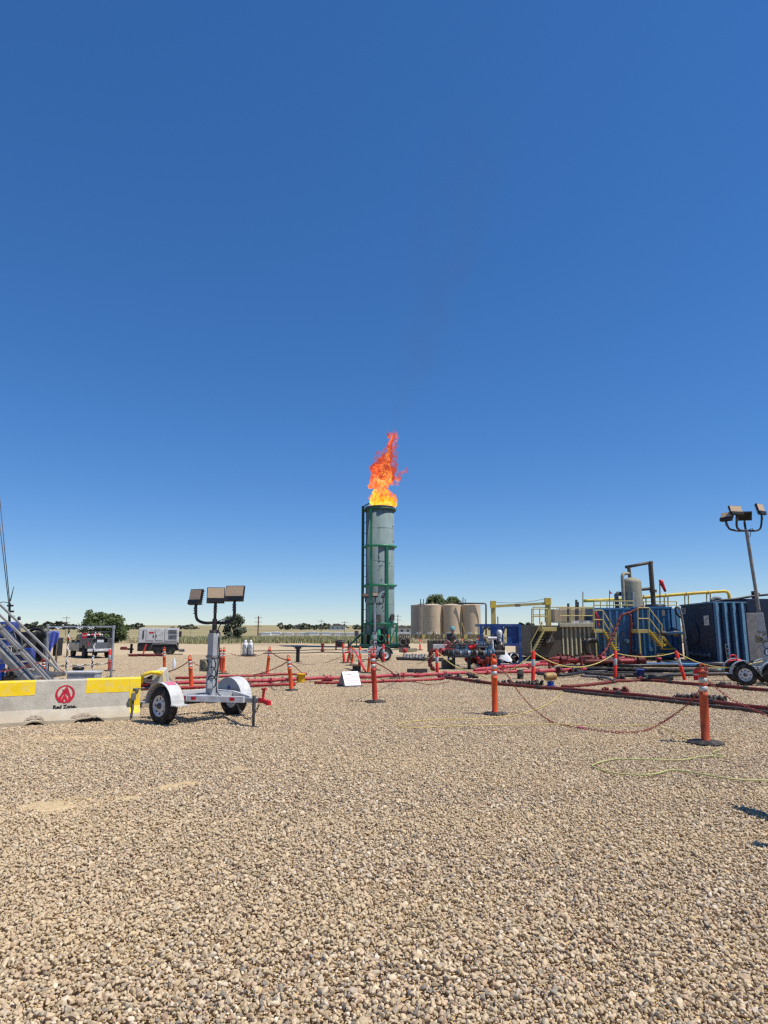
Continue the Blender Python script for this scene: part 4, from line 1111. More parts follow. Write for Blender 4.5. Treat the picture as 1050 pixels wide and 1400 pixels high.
def lamp(t, c, yaw, pitch, w=.33, h=.30, dep=.10, lensk=.68):
    """floodlight head; yaw 0 faces the photographer, turning left positive; pitch tips the face up"""
    q = Matrix.Rotation(yaw, 3, 'Z') @ Matrix.Rotation(-pitch, 3, 'X')
    inv = FRAMES[t.name].to_3x3().inverted(); q = inv @ q
    c = Vector(c)
    def part(name, mb, mat, parent):
        mb.v = [tuple(c + q @ Vector(p)) for p in mb.v]; return obj(name, mb, mat, parent, bevel=.006 if name == 'lamp_housing' else 0)
    mb = MB(); mb.prism([(-w / 2, -h / 2), (w / 2, -h / 2), (w / 2, h / 2), (-w / 2, h / 2)], dep * .55, (0, -dep / 2, 0))
    for i in range(7):
        z = -h * .42 + i * h * .14; mb.box((0, dep * .25, z), (w * .9, dep * .5, h * .03))
    hs = part('lamp_housing', mb, M['black'], t)
    mb = MB(); mb.bx(-w / 2 + .012, w / 2 - .012, -dep / 2 - .006, -dep / 2 - .001, h / 2 - h * lensk, h / 2 - .012); part('lens', mb, M['lens'], hs)
    mb = MB(); mb.bx(-w / 2 + .01, w / 2 - .01, -dep / 2 - .028, -dep / 2 - .001, -h / 2 + .006, h / 2 - h * lensk - .008); part('driver_box', mb, M['black'], hs)
    mb = MB(); mb.cyl((0, dep * .1, -h / 2 - .07), (0, dep * .1, -h / 2 + .01), .026, n=8); part('knuckle', mb, M['black'], hs)
    return hs
def tower(label, loc, rotz, mast_x, mast_top, pole_top, lamps, arm_z, lean=(0, 0), mat='tgrey', fendermat='offwhite', near=True, polemat='black', mw=.15, jack=True, base_z=.40, axles=(0.0,), coupler='bright_red'):
    t = thing('floodlight_trailer', label, 'light tower', loc, rotz, group='floodlight trailers')
    inv = FRAMES[t.name].inverted()
    for s_ in (-1, 1):
        for ax0 in axles: wheel(t, (ax0, s_ * .75, .305), (0, s_, 0), holes=near)
        mb = MB()
        for ax0 in axles: vs, fs = arc_sheet((ax0, 0, .315), .362, R(2), R(178), s_ * .61, s_ * .86, .012); mb._add(vs, fs, False)
        mb.bx(.345, .50, s_ * .61, s_ * .86, .325, .345); mb.bx(axles[-1] - .50, axles[-1] - .345, s_ * .61, s_ * .86, .325, .345)
        fd = obj('fender', mb, M[fendermat], t)
        # inner cheek plate
        poly = [(.362 * math.cos(R(a)), .315 + .362 * math.sin(R(a))) for a in range(4, 177, 8)]
        mb = MB(); mb.prism(poly, .008, (0, s_ * .616 - .004, 0)); obj('fender_cheek', mb, M['tgrey'], fd)
        if near and s_ == -1:
            mb = MB(); vs, fs = arc_sheet((0, 0, .315), .376, R(62), R(82), -.80, -.64, .003, 5); mb._add(vs, fs); obj('pink_label', mb, M['pinks'], fd)
        if near and s_ == 1:
            mb = MB(); mb.cyl((.02, .610, .50), (.02, .598, .50), .035, n=12); obj('blue_cap', mb, M['pumpblue'], fd)
    mb = MB(); mb.beam((0, -.72, .315), (0, .72, .315), .06); obj('axle', mb, M['dgrey'], t)
    rails = []
    for s_ in (-1, 1):
        mb = MB(); mb.beam((-.52, s_ * .50, .42), (.30, s_ * .50, .42), .05, .10); mb.beam((.28, s_ * .50, .421), (1.22, s_ * .07, .421), .05, .098); rl = obj('side_rail', mb, M['white'], t, bevel=.004)
        for x, y in (((.22, .5), (.42, .445), (1.05, .155)) if near else ((.3, .495),)):
            mb = MB(); ang = 0 if x < .28 else math.atan2(-.43, .94) * s_
            mb.box((x, s_ * (y + .029), .425), (.085, .006, .05), Matrix.Rotation(ang, 3, 'Z')); obj('reflector', mb, M['bright_red'], rl)
        if near:
            mb = MB(); mb.beam((-.3, s_ * .50, .33), (.3, s_ * .50, .33), .05, .03); mb.box((.0, s_ * .5, .345), (.08, .05, .08)); obj('leaf_spring', mb, M['dgrey'], t)
    for x in (-.49, .08, .30):
        mb = MB(); mb.beam((x, -.474, .425), (x, .474, .425), .07, .07); obj('cross_rail', mb, M['white' if x < 0 else 'tgrey'], t)
    mb = MB(); mb.bx(mast_x - .16, mast_x + .16, -.40, .40, .372, .384); obj('mast_plate', mb, M['white'], t)
    # outriggers folded under, drawbar, coupler, jack
    mb = MB(); mb.beam((1.0, 0, .40), (1.52, 0, .42), .08, .07); obj('drawbar', mb, M['tgrey'], t)
    mb = MB(); mb.beam((1.50, 0, .43), (1.74, 0, .40), .07, .06); mb.cyl((1.72, 0, .36), (1.72, 0, .43), .045, n=10); mb.beam((1.59, 0, .45), (1.61, 0, .60), .03); mb.beam((1.56, 0, .60), (1.66, 0, .61), .03); obj('coupler', mb, M[coupler], t)
    if jack:
        mb = MB(); mb.cyl((1.46, -.07, .0), (1.46, -.07, .30), .022, n=8); mb.cyl((1.46, -.07, .26), (1.46, -.07, .50), .03, n=8); mb.cyl((1.46, -.07, .0), (1.46, -.07, .015), .06, n=10); obj('jack', mb, M['dgrey'], t)
        mb = chain_mesh(sag((1.1, -.12, .38), (1.5, .02, .38), .26), .05, .005, .014); obj('safety_chain', mb, M['mgrey'], t)
    # mast
    L0 = Vector((lean[0], lean[1], 0))
    ax = lambda z: inv @ (FRAMES[t.name] @ Vector((mast_x, 0, 0)) + L0 * (z - base_z) + Vector((0, 0, z)))
    sq = FRAMES[t.name].to_3x3().inverted()
    mb = MB(); mb.beam(ax(base_z - .1), ax(mast_top), mw, mw, up=(0, 1, 0)); ms_ = obj('mast', mb, M[mat], t, bevel=.008)
    mb = MB(); mb.beam(ax(mast_top * .72), ax(mast_top * .72 + .04), mw + .03, mw + .03, up=(0, 1, 0)); obj('collar', mb, M['mgrey'], ms_)
    mb = MB(); mb.beam(ax(mast_top), ax(mast_top + .06), mw * .8, mw * .8, up=(0, 1, 0)); mb.torus(ax(mast_top - .02) + Vector((0, mw * .6, 0)), (0, 1, 0), .045, .012); obj('pulley', mb, M['dgrey'], ms_)
    mb = MB(); mb.cyl(ax(mast_top), ax(pole_top), mw * .28, n=10); obj('inner_pole', mb, M[polemat], t)
    mb = MB(); mb.box(ax(mast_top * .63) + sq @ Vector((-.14, 0, 0)), (.14, .12, .2)); mb.torus(ax(mast_top * .63) + sq @ Vector((-.14, -.08, 0)), (0, 1, 0), .08, .02); obj('winch', mb, M['olive'], ms_)
    for k_ in range(3):     # power cable looped down the mast, bolts at its foot
        mb = MB(); zz = mast_top * (.45 + .1 * k_); mb.torus(ax(zz) + sq @ Vector((.02, -mw * .62, 0)), (.15 * k_ - .1, 1, .1), .10, .011, 18, 5); obj('cable_coil', mb, M['black'], ms_)
    mb = MB(); mb.tube(smooth_path([ax(mast_top - .05) + sq @ Vector((mw * .6, -.02, 0)), ax(mast_top * .7) + sq @ Vector((mw * .75, -.03, 0)), ax(base_z + .1) + sq @ Vector((mw * .6, -.02, 0)), ax(base_z) + sq @ Vector((mw * 2.4, -.1, -.03))], 5), .010, 6); obj('power_cable', mb, M['black'], ms_)
    mb = MB(); mb.box(ax(base_z + .22) + sq @ Vector((.0, -mw * .5 - .03, 0)), (.10, .06, .13), sq); obj('switch_box', mb, M['offwhite'], ms_, bevel=.006)
    mb = MB(); mb.box(ax(base_z + .5) + sq @ Vector((.0, -mw * .5 - .004, 0)), (.07, .004, .16), Matrix.Rotation(rotz, 3, 'Z').inverted() if False else sq); obj('decal', mb, M['signwhite'], ms_)
    # arms and heads, given by their offset in the picture plane
    for i, (dx, dz, dy, yaw, pitch, wd, hg) in enumerate(lamps):
        c = ax(arm_z); hq = Matrix.Rotation(yaw, 3, 'Z') @ Matrix.Rotation(-pitch, 3, 'X'); end = c + sq @ (Vector((dx, dy, dz)) + hq @ Vector((0, .01, -hg / 2 - .04)))
        if abs(dx) > .08:
            mid = c + sq @ Vector((dx * .80, dy * .8, .02)); m2 = c + sq @ Vector((dx * .98, dy, (dz - hg / 2) * .28))
            mb = MB(); mb.tube(smooth_path([c, c + sq @ Vector((dx * .45, dy * .4, -.01)), mid, m2, end], 5), .028 * (wd / .33) ** .5, 8); obj('lamp_arm', mb, M['black'], t)
        else:
            mb = MB(); mb.tube([c, end], .026, 8); obj('lamp_arm', mb, M['black'], t)
        for j in range(3):
            mb = MB(); e2 = end + Vector((0, 0, -.02 - .045 * j)); mb.cyl(e2, e2 + Vector((0, 0, .018)), .036, n=8); obj('gland', mb, M['dgrey'], t)
        lamp(t, c + sq @ Vector((dx, dy, dz)), yaw, pitch, wd, hg)
    mb = MB(); pts = [ax(arm_z) + Vector((.02, 0, .0)), ax(arm_z) + sq @ Vector((.16, -.05, .05)), ax(arm_z) + sq @ Vector((.1, -.04, -.06)), ax(arm_z - .2) + sq @ Vector((.05, -.05, 0))]
    mb.tube(smooth_path(pts, 5), .009, 5); obj('cable', mb, M['black'], t)
    return t
cL, cR = G(222, 989), G(327, 979)
cc = (cL + cR) / 2
d1 = cc.y - .2
def dzpx(py, Yd): return W(293, py, Yd).z
T1 = tower('near white floodlight trailer with three lamp heads, beside the concrete barrier', cc + Vector((-.05, 0, 0)), R(-37), .30, W(293, 866, d1).z, W(293, 846, d1).z,
    [(-.335, .44, .0, R(-30), R(10), .28, .28), (.0, .47, .0, R(12), R(8), .31, .28), (.345, .50, .0, R(-10), R(12), .345, .28)], W(293, 851, d1).z)

# middle trailer before the flare
cm = G(519, 903)
T2 = tower('middle floodlight trailer with three lamp heads, before the flare stack', cm, R(200), .25, 1.35, W(523, 823, 31).z,
    [(-.46, .40, 0, R(0), R(-14), .30, .20), (.02, .42, 0, R(5), R(5), .27, .22), (.42, .40, 0, R(-68), R(10), .28, .26)], W(523, 824, 31).z, near=False, polemat='galv', mw=.17, fendermat='tgrey')
# right trailer
dR = G(1020, 938).y + .72
T3 = tower('tall floodlight trailer with four lamp heads and leaning grey mast at the right edge', G(1020, 938) + Vector((.952, .452, 0)), R(-20), -.04, 2.0, W(1020, 727, dR).z,
    [(-.52, .40, .0, R(-55), R(35), .36, .30), (-.33, .57, -.1, R(14), R(16), .42, .28), (.12, .47, .25, R(170), R(15), .42, .27), (.45, .62, 0, R(32), R(14), .34, .34)], W(1020, 727, dR).z, lean=(-.06, 0), near=True, polemat='mgrey', mw=.17, fendermat='tgrey', axles=(0.0, -.74), coupler='dgrey')
# unseen trailer added outside the picture so its lamp heads shade the gravel at the lower right
T4 = tower('added unseen floodlight trailer outside the frame, lower right', Vector((4.64, 4.75, 0)), R(75), .30, 1.5, 2.0,
    [(-.22, .45, .50, R(-75), R(10), .46, .28), (.35, .48, .1, R(-90), R(10), .34, .28), (-.56, .45, -.42, R(-60), R(10), .36, .28)], 2.0)

# ------------------------------------------------------------------ steel stairs and blue pump at the left edge
SY = 16.5
st = thing('access_stairs', 'grey steel access stairs with handrails at the left edge', 'stairs', Vector((W(20, 900, SY).x, SY, 0)))
def bar(name, par, pts, w, h, mat, Yd):
    mb = MB()
    for (a, b_) in zip(pts, pts[1:]): mb.beam(W(*a, Yd), W(*b_, Yd), w, h, up=(0, 1, 0))
    return obj(name, mb, M[mat], par, True)
bar('stringer', st, [(-40, 847), (46, 938)], .12, .27, 'mgrey', SY)
bar('stringer', st, [(-10, 847), (75, 938)], .12, .20, 'mgrey', SY + .95)
for k, (yo, sh) in enumerate(((0, 0), (.95, 18))):
    bar('handrail', st, [(-40 + sh, 803 + 0), (82 + sh, 919)] if k == 0 else [(-30, 798), (62, 886), (80, 914)], .045, .06, 'alu', SY + yo)
bar('mid_rail', st, [(-40, 816), (64, 930)], .045, .05, 'alu', SY)
bar('mid_rail', st, [(-40, 832), (56, 936)], .045, .05, 'alu', SY)
bar('rail_post', st, [(36, 880), (22, 894)], .05, .05, 'alu', SY)
bar('rail_post', st, [(8, 853), (-6, 866)], .05, .05, 'alu', SY)
for i in range(7):
    a, b_ = W(-20 + i * 10, 866 + i * 10.5, SY + .06), W(-20 + i * 10, 866 + i * 10.5, SY + .92)
    mb = MB(); mb.box((a + b_) / 2 + Vector((0, .0, .05)), (.26, .85, .03)); obj('tread', mb, M['alu'], st, True)

PY = 20.0
pump = thing('pump_skid', 'blue pump skid with black engine behind the steel stairs', 'pump', Vector((W(10, 900, PY).x, PY, 0)))
def wbox(name, par, x0, x1, y0, y1, Yd, dep, mat, bevel=.01, **kw):
    """box seen between picture columns x0..x1 and rows y0..y1, front at Yd"""
    a, b_ = W(x0, y1, Yd), W(x1, y0, Yd); zm = W((x0 + x1) / 2, y1, Yd).z
    mb = MB(); mb.bx(a.x, b_.x, Yd, Yd + dep, zm, W((x0 + x1) / 2, y0, Yd).z)
    return obj(name, mb, M[mat], par, True, bevel=bevel, **kw)
wbox('frame', pump, -40, 42, 925, 934, PY, 2.2, 'dgrey')
wbox('blue_cowl', pump, -40, 14, 850, 885, PY + .3, .5, 'pumpblue', .05)
wbox('blue_tank', pump, 20, 44, 886, 908, PY, .25, 'pumpblue', .04)
wbox('blue_post', pump, -3, 5, 880, 930, PY - .2, .2, 'pumpblue')
wbox('radiator', pump, 44, 61, 862, 905, PY + 1.2, .3, 'dgrey', .03)
wbox('engine_block', pump, 14, 44, 864, 905, PY + .7, .5, 'black', .04)
wbox('gearbox', pump, 8, 30, 905, 926, PY + .3, .7, 'iron', .04)
mb = MB(); mb.tube(smooth_path([W(38, 868, PY + 1), W(44, 861, PY + 1), (W(53, 860, PY + 1)), W(60, 863, PY + 1), W(63, 872, PY + 1)], 5), .05, 8); obj('roll_bar', mb, M['black'], pump, True)
for j in range(9):
    x = 45.5 + j * 1.9
    mb = MB(); mb.beam(W(x, 866, PY + 1.19), W(x, 903, PY + 1.19), .012, .02); obj('fin', mb, M['black'], pump, True)
for j in range(4):
    mb = MB(); a = W(6 + j * 9, 921, PY - .1); mb.torus(a, (0.2, 1, .1), .13, .04, 16, 6); obj('flange', mb, M['iron'], pump, True)
for j in range(3):
    mb = MB(); mb.tube(smooth_path([W(2 + j * 8, 872, PY + .2), W(10 + j * 8, 866 - j * 2, PY + .1), W(17 + j * 7, 884, PY), W(22 + j * 7, 905, PY)], 5), .035, 7); obj('hose', mb, M['black'], pump, True)
e0 = W(24.5, 862, PY + 1.2)
mb = MB(); r_ = .075
mb.lathe([(r_ * .6, -.35), (r_, -.3), (r_, .22), (r_ * 1.15, .23), (r_ * 1.15, .27), (r_ * .6, .30), (r_ * .6, .36), (.002, .37)], e0, n=14); obj('exhaust_stack', mb, M['white'], pump, True)
mb = MB(); mb.lathe([(r_ * .7, .33), (r_ * .62, .42), (.002, .45)], e0, n=12); obj('rain_cap', mb, M['black'], pump, True)

AY = 21.5
am = thing('antenna_mast', 'thin black antenna mast with steep cables at the left edge', 'mast', Vector((W(17, 900, AY).x, AY, 0)))
mb = MB(); mb.cyl(G(19, 925) * 0 + Vector((W(18, 870, AY).x, AY, 0)), W(13, 824, AY), .055, .035, 8); obj('pole', mb, M['black'], am, True)
for a, b_ in (((13.5, 826), (-1.5, 668)), ((12, 826), (-3.5, 690))):
    mb = MB(); mb.tube([W(*a, AY), W(*b_, AY)], .014, 5); obj('cable', mb, M['dgrey'], am, True)
mb = MB(); mb.tube([W(14, 822, AY), W(19, 802, AY)], [.02, .012], 6); obj('whip', mb, M['dgrey'], am, True)
mb = MB(); mb.tube(smooth_path([W(13, 825, AY), W(5, 823, AY), W(-6, 826, AY)], 4), .012, 5); obj('cable', mb, M['black'], am, True)
for py in (828, 836, 843):
    mb = MB(); p = W(14 + (py - 828) * .1, py, AY); mb.box(p, (.16, .1, .06)); obj('clamp', mb, M['black'], am, True)

# pipe gate with striped chains and stop disc
GY = 19.6
gt = thing('pipe_gate', 'galvanised pipe gate frame hung with black and white chain', 'gate', Vector((W(110, 930, GY).x, GY, 0)))
for a, b_ in (((66, 857.5), (63, 931)), ((155.5, 857), (151.5, 931))):
    mb = MB(); mb.cyl(W(*a, GY), Vector((W(*b_, GY).x, GY, 0)), .034, n=10); obj('post', mb, M['galv'], gt, True)
mb = MB(); mb.cyl(W(65, 857.5, GY), W(156, 857, GY), .03, n=10); obj('top_rail', mb, M['galv'], gt, True)
for px in (66, 155.5):
    mb = MB(); p = W(px, 857.3, GY); mb.cyl(p - Vector((0, 0, .06)), p + Vector((0, 0, .05)), .046, n=10); obj('elbow', mb, M['galv'], gt, True)
for a, b_ in (((94.5, 858), (90, 919)), ((130.5, 857), (125.5, 919)), ((68, 859), (92, 859)), ((97, 859), (128, 859))):
    mb = chain_mesh(sag(W(*a, GY - .05), W(*b_, GY - .05), .01), .055, .011, .026, True); obj('hanging_chain', mb, [M['chaink'], M['chainw']], gt, True)
for a, b_ in (((66, 910), (152, 906)), ((66, 928), (152, 925))):
    mb = chain_mesh(sag(W(*a, GY - .06), W(*b_, GY - .06), .04), .055, .008, .022, True); obj('cross_chain', mb, [M['chaink'], M['chainw']], gt, True)
sd = W(115.5, 869, GY - .08)
mb = MB(); mb.cyl(sd + Vector((0, .01, 0)), sd - Vector((0, .0, 0)), .092, n=8)
sdo = solo('stop_sign', mb, M['bright_red'], 'small red stop sign disc hanging in the pipe gate', 'sign', sd - Vector((0, 0, .09)))
mb = MB(); mb.cyl(sd + Vector((0, 0, .08)), sd + Vector((0, .03, .27)), .006, n=5); obj('hanger', mb, M['dgrey'], sdo, True)
o = bpy.data.objects.new('lettering', text_mesh('STOP', .062, M['signwhite'], .001)); C.objects.link(o); o.parent = sdo
o.matrix_local = Matrix.Translation((0, -.004, .09)) @ Matrix.Rotation(math.pi / 2, 4, 'X')
mb = MB(); sd2 = W(93, 873, GY - .07); mb.cyl(sd2, sd2 + Vector((0, .01, 0)), .035, n=10); obj('tag', mb, M['bright_red'], gt, True)

# grey junction box behind the barrier
jy = 14.0
jb = thing('junction_box', 'long grey steel box standing just behind the concrete barrier', 'box', Vector((W(109, 930, jy).x, jy, 0)))
wbox('case', jb, 89, 130, 921, 950, jy, .35, 'tgrey', .012)
wbox('lid', jb, 88.3, 130.7, 918.5, 921, jy - .015, .38, 'offwhite', .006)
for px in (90.5, 128.5):
    mb = MB(); p = W(px, 945, jy + .17); mb.beam(Vector((p.x, p.y, 0)), p, .05); obj('foot', mb, M['mgrey'], jb, True)
mb = MB(); p = W(107, 914, jy + .9); mb.lathe([(.02, -.2), (.09, -.16), (.1, -.05), (.13, 0), (.12, .03), (.002, .05)], p, n=12); mb.cyl(Vector((p.x, p.y, 0)), p - Vector((0, 0, .1)), .03)
solo('cable_gland_post', mb, M['black'], 'short black post with rounded cap behind the grey box', 'post', Vector((p.x, p.y, 0)))

# blue cloth over a rack
ty = 24.0
rk = thing('draped_rack', 'blue cloth draped over a dark rack left of the pipe gate', 'rack', Vector((W(73, 910, ty).x, ty, 0)))
for px, yy in ((68, 0), (79, 0), (70, .5), (80, .5)):
    p = W(px, 866, ty + yy); mb = MB(); mb.cyl(Vector((p.x, p.y, 0)), p, .028, n=7); obj('leg', mb, M['wood'], rk, True)
wbox('core', rk, 71, 80, 872, 897, ty + .1, .4, 'black', .04)
vs = []; nn = 12; mm = 12
for j in range(mm + 1):
    for i in range(nn + 1):
        u, v = i / nn, j / mm
        px = 66.5 + 14 * u - 4.5 * v * (1 - u) * 1.3 ; py = 863.5 + v * (30 - 22 * max(0, (u - .35)) / .65) + 1.2 * math.sin(u * 9)
        p = W(px, py, ty - .06 - .05 * math.sin(u * 14 + v * 2) * v + .0); vs.append(p)
mb = MB(); mb._add(vs, [(j * (nn + 1) + i, j * (nn + 1) + i + 1, (j + 1) * (nn + 1) + i + 1, (j + 1) * (nn + 1) + i) for j in range(mm) for i in range(nn)], True)
mb._add([W(66.5, 863.5, ty - .06), W(80.5, 863.5, ty - .06), W(80.5, 863, ty + .55), W(66.5, 863, ty + .55)], [(0, 1, 2, 3)])
o = obj('cloth', mb, M['tarp'], rk, True); sf = o.modifiers.new('thick', 'SOLIDIFY'); sf.thickness = .012

# ------------------------------------------------------------------ pickup truck
tk = G(119, 901); TR = R(180 - 52)     # nose points away to the left
# local: +x to the nose, y across; origin under the rear left corner region
nose = Vector((-.62, .785, 0)).normalized()
TRZ = math.atan2(nose.y, nose.x)
tkc = G(133, 902)
truck = thing('pickup_truck', 'grey pickup truck with dark utility bed, seen from behind', 'truck', G(131, 900) + nose * 1.55 * .66, TRZ)
truck.scale = (.66, .66, .66)
HW = .98
def tprism(name, poly, y0, y1, mat, parent=truck, bevel=.03):
    mb = MB(); mb.prism(poly, y1 - y0, (0, y0, 0)); return obj(name, mb, M[mat], parent, bevel=bevel)
tprism('chassis', [(-2.6, .45), (2.7, .45), (2.7, .62), (-2.6, .62)], -.75, .75, 'black')
body = tprism('cab_body', [(-.25, .5), (1.55, .5), (2.05, .5), (2.95, .55), (3.0, .95), (2.9, 1.15), (1.85, 1.22), (-.25, 1.22)], -HW, HW, 'truck', bevel=.06)
tprism('cab_roof', [(-.22, 1.22), (1.75, 1.22), (1.05, 1.84), (.15, 1.88), (-.12, 1.84)], -HW + .1, HW - .1, 'truck', bevel=.07)
for s_ in (-1, 1):
    ysd = s_ * (HW - .098)
    for poly in ([(-.08, 1.27), (.62, 1.27), (.62, 1.77), (.12, 1.78)], [(.70, 1.27), (1.58, 1.27), (1.02, 1.76), (.70, 1.77)]):
        mb = MB(); mb.prism(poly, .012 * s_, (0, ysd, 0)); obj('window', mb, M['glass'], truck)
    mb = MB(); mb.box((1.25, s_ * (HW + .12), 1.28), (.12, .22, .2)); obj('mirror', mb, M['black'], truck)
    for x in (.65,):
        mb = MB(); mb.bx(x - .01, x + .01, s_ * HW, s_ * (HW + .006), .62, 1.2); obj('door_seam', mb, M['black'], truck)
    mb = MB(); mb.bx(.8, .95, s_ * HW, s_ * (HW + .03), 1.08, 1.12); obj('door_handle', mb, M['dgrey'], truck)
mb = MB(); mb.prism([(-.225, 1.27), (-.225, 1.75), (-.213, 1.75), (-.213, 1.27)], 1.4, (0, -.7, 0)); obj('rear_window', mb, M['glass'], truck)
for s_ in (-1, 1):     # utility bed boxes with doors
    bxp = tprism('utility_box', [(-2.5, .78), (-1.95, .78), (-1.85, 1.02), (-1.25, 1.02), (-1.15, .78), (-.32, .78), (-.32, 1.55), (-2.5, 1.55)], min(s_ * HW, s_ * .52), max(s_ * HW, s_ * .52), 'truckdark', bevel=.015)
    for x0, x1 in ((-2.45, -1.9), (-1.86, -1.24), (-1.2, -.36)):
        mb = MB(); mb.bx(x0 + .02, x1 - .02, s_ * HW, s_ * (HW + .012), 1.06, 1.5); obj('box_door', mb, M['truckdark'], bxp, bevel=.005)
    mb = MB(); mb.bx(-2.515, -2.5, s_ * .95, s_ * .85, .98, 1.25); obj('tail_lamp', mb, M['red'], truck)
mb = MB(); mb.bx(-2.5, -.35, -.52, .52, .78, .9); obj('bed_floor', mb, M['truckdark'], truck)
mb = MB(); mb.bx(-2.53, -2.47, -.52, .52, .8, 1.22); obj('tailgate', mb, M['truck'], truck, bevel=.01)
mb = MB(); mb.bx(-2.72, -2.52, -.95, .95, .55, .76); obj('bumper', mb, M['offwhite'], truck, bevel=.02)
mb = MB(); mb.bx(-2.735, -2.722, -.17, .17, .60, .72); obj('licence_plate', mb, M['signwhite'], truck)
for x in (-1.55, 1.95):
    for s_ in (-1, 1): wheel(truck, (x, s_ * .84, .42), (0, s_, 0), .42, .28, 'dgrey', False)
for x in (-2.4, -.4):
    for s_ in (-1, 1):
        mb = MB(); mb.cyl((x, s_ * .75, 1.55), (x, s_ * .75, 2.02), .03, n=7); obj('rack_post', mb, M['black'], truck)
for s_ in (-1, 1):
    mb = MB(); mb.cyl((-2.5, s_ * .75, 2.02), (.3, s_ * .75, 2.02), .03, n=7); obj('rack_rail', mb, M['black'], truck)
for x in (-2.4, -.4):
    mb = MB(); mb.cyl((x, -.78, 2.02), (x, .78, 2.02), .03, n=7); obj('rack_bar', mb, M['black'], truck)
mb = MB(); mb.cyl((-1.6, .55, 1.78), (-1.6, -.1, 1.80), .10, n=12); obj('red_cylinder_load', mb, M['red'], truck)
mb = MB(); mb.bx(-2.2, -1.3, -.4, .3, 1.28, 1.68); obj('tool_crate', mb, M['black'], truck, bevel=.02)
mb = MB(); mb.bx(-2.3, -2.0, -.3, .2, 1.22, 1.42); obj('white_box', mb, M['white'], truck, bevel=.02)

# ------------------------------------------------------------------ generator trailer
gY = 39.0
gen = thing('generator_trailer', 'white and black generator on a tandem trailer at the pad edge', 'generator', Vector((W(219, 890, gY).x, gY, 0)))
wbox('cabinet', gen, 190.5, 244, 858.5, 879, gY, 1.5, 'offwhite', .03)
wbox('black_skirt', gen, 189.5, 243.5, 879.3, 890, gY + .03, 1.44, 'black', .03)
for x0, x1, y0, y1 in ((200.5, 211.5, 861, 875.5), (212.5, 223.5, 861, 875.5), (224.5, 243, 860.5, 876)):
    dr = wbox('door', gen, x0, x1, y0, y1, gY - .025, .02, 'offwhite', .006)
    if x1 < 224: wbox('latch', gen, x1 - 2 if x0 < 205 else x0 + .6, x1 - .8 if x0 < 205 else x0 + 1.8, 868, 871, gY - .05, .02, 'black', 0)
wbox('control_window', gen, 196, 198.5, 862, 873, gY - .02, .015, 'olivedark', 0)
wbox('red_logo', gen, 204.5, 211, 863.8, 865.8, gY - .035, .008, 'bright_red', 0)
for y0 in (861.5, 864.5, 868.5, 871.5):
    for k in range(2):
        wbox('louvre', gen, 229.5, 240.5, y0 + k * 1.2, y0 + k * 1.2 + .7, gY - .045, .015, 'dgrey', 0)
wbox('exhaust_box', gen, 244.5, 249.5, 863, 871, gY + .3, .5, 'black', .02)
mb = MB(); mb.beam(W(173, 886, gY + .7), W(190, 887.5, gY + .7), .1, .1); obj('tongue', mb, M['redbrown'], gen, True)
wbox('tongue_box', gen, 171, 179, 884, 888, gY + .4, .5, 'redbrown', .02)
wbox('jack', gen, 183.5, 187.5, 880, 893, gY + .5, .15, 'black')
wbox('rear_bumper', gen, 243, 251, 888.5, 891.5, gY, 1.3, 'dgrey')
wcx = [W(216.5, 890, gY).x - gen.location.x, W(232, 890, gY).x - gen.location.x]
for x in wcx:
    for s_, y in ((-1, .16), (1, 1.3)): wheel(gen, (x, y, .30), (0, s_, 0), .30, .2, 'mgrey', False)
mb = MB(); xa, xb = wcx
mb.tube([(xa - .50, .0, .22), (xa - .33, .0, .62), (xb + .33, .0, .62), (xb + .50, .0, .22)], .035, 6); obj('fender_edge', mb, M['mgrey'], gen)
gen.rotation_euler = (0, 0, R(17))
mb = MB()
for k in range(4): mb.cyl(G(176 + 12 * k, 896 - .5 * (k % 2), .08), G(188 + 12 * k, 896, .08), .07, n=8)
solo('ground_hose', mb, M['redbrown'], 'worn red hose lengths on the ground before the generator', 'hose', G(200, 896))
mb = MB(); mb.beam(G(195, 896), W(200, 881, G(195, 896).y + .3), .05, .1, up=(0, 1, 0))
solo('leaning_board', mb, M['bollard_dark'], 'red board leaning against the black skirt of the generator', 'board', G(195, 896))

# white gas cylinders in a cage
cy = 36.5
cg = thing('cylinder_rack', 'black wire rack holding tall white gas cylinders', 'rack', Vector((W(338.5, 896, cy).x, cy, 0)))
wbox('base', cg, 329.5, 347.5, 895, 896.5, cy, .7, 'black')
for px in (330, 347):
    for yy in (0, .68):
        mb = MB(); p = W(px, 877, cy + yy); mb.cyl(Vector((p.x, p.y, 0)), p, .014, n=6); obj('post', mb, M['dgrey'], cg, True)
for py in (878, 886):
    for yy in (0, .68):
        mb = MB(); mb.cyl(W(330, py, cy + yy), W(347, py, cy + yy), .012, n=6); obj('rail', mb, M['dgrey'], cg, True)
for i, (px, yy) in enumerate(((334.5, .17), (342, .17), (335.5, .5), (342.5, .5))):
    p = W(px, 895, cy + yy); hh = W(px, 874.5 if i < 2 else 873.5, cy + yy).z - .06; r_ = .135
    mb = MB(); mb.lathe([(r_ * .8, .06), (r_, .1), (r_, hh * .74), (r_ * .85, hh * .84), (r_ * .4, hh * .9), (r_ * .42, hh * .92), (r_ * .42, hh), (.002, hh + .01)], (p.x, p.y, 0), n=16)
    solo('gas_cylinder', mb, M['white'], ['front left white gas cylinder in the rack', 'front right white gas cylinder in the rack', 'rear left white gas cylinder in the rack', 'rear right white gas cylinder in the rack'][i], 'cylinder', (p.x, p.y, .06), 'white gas cylinders')

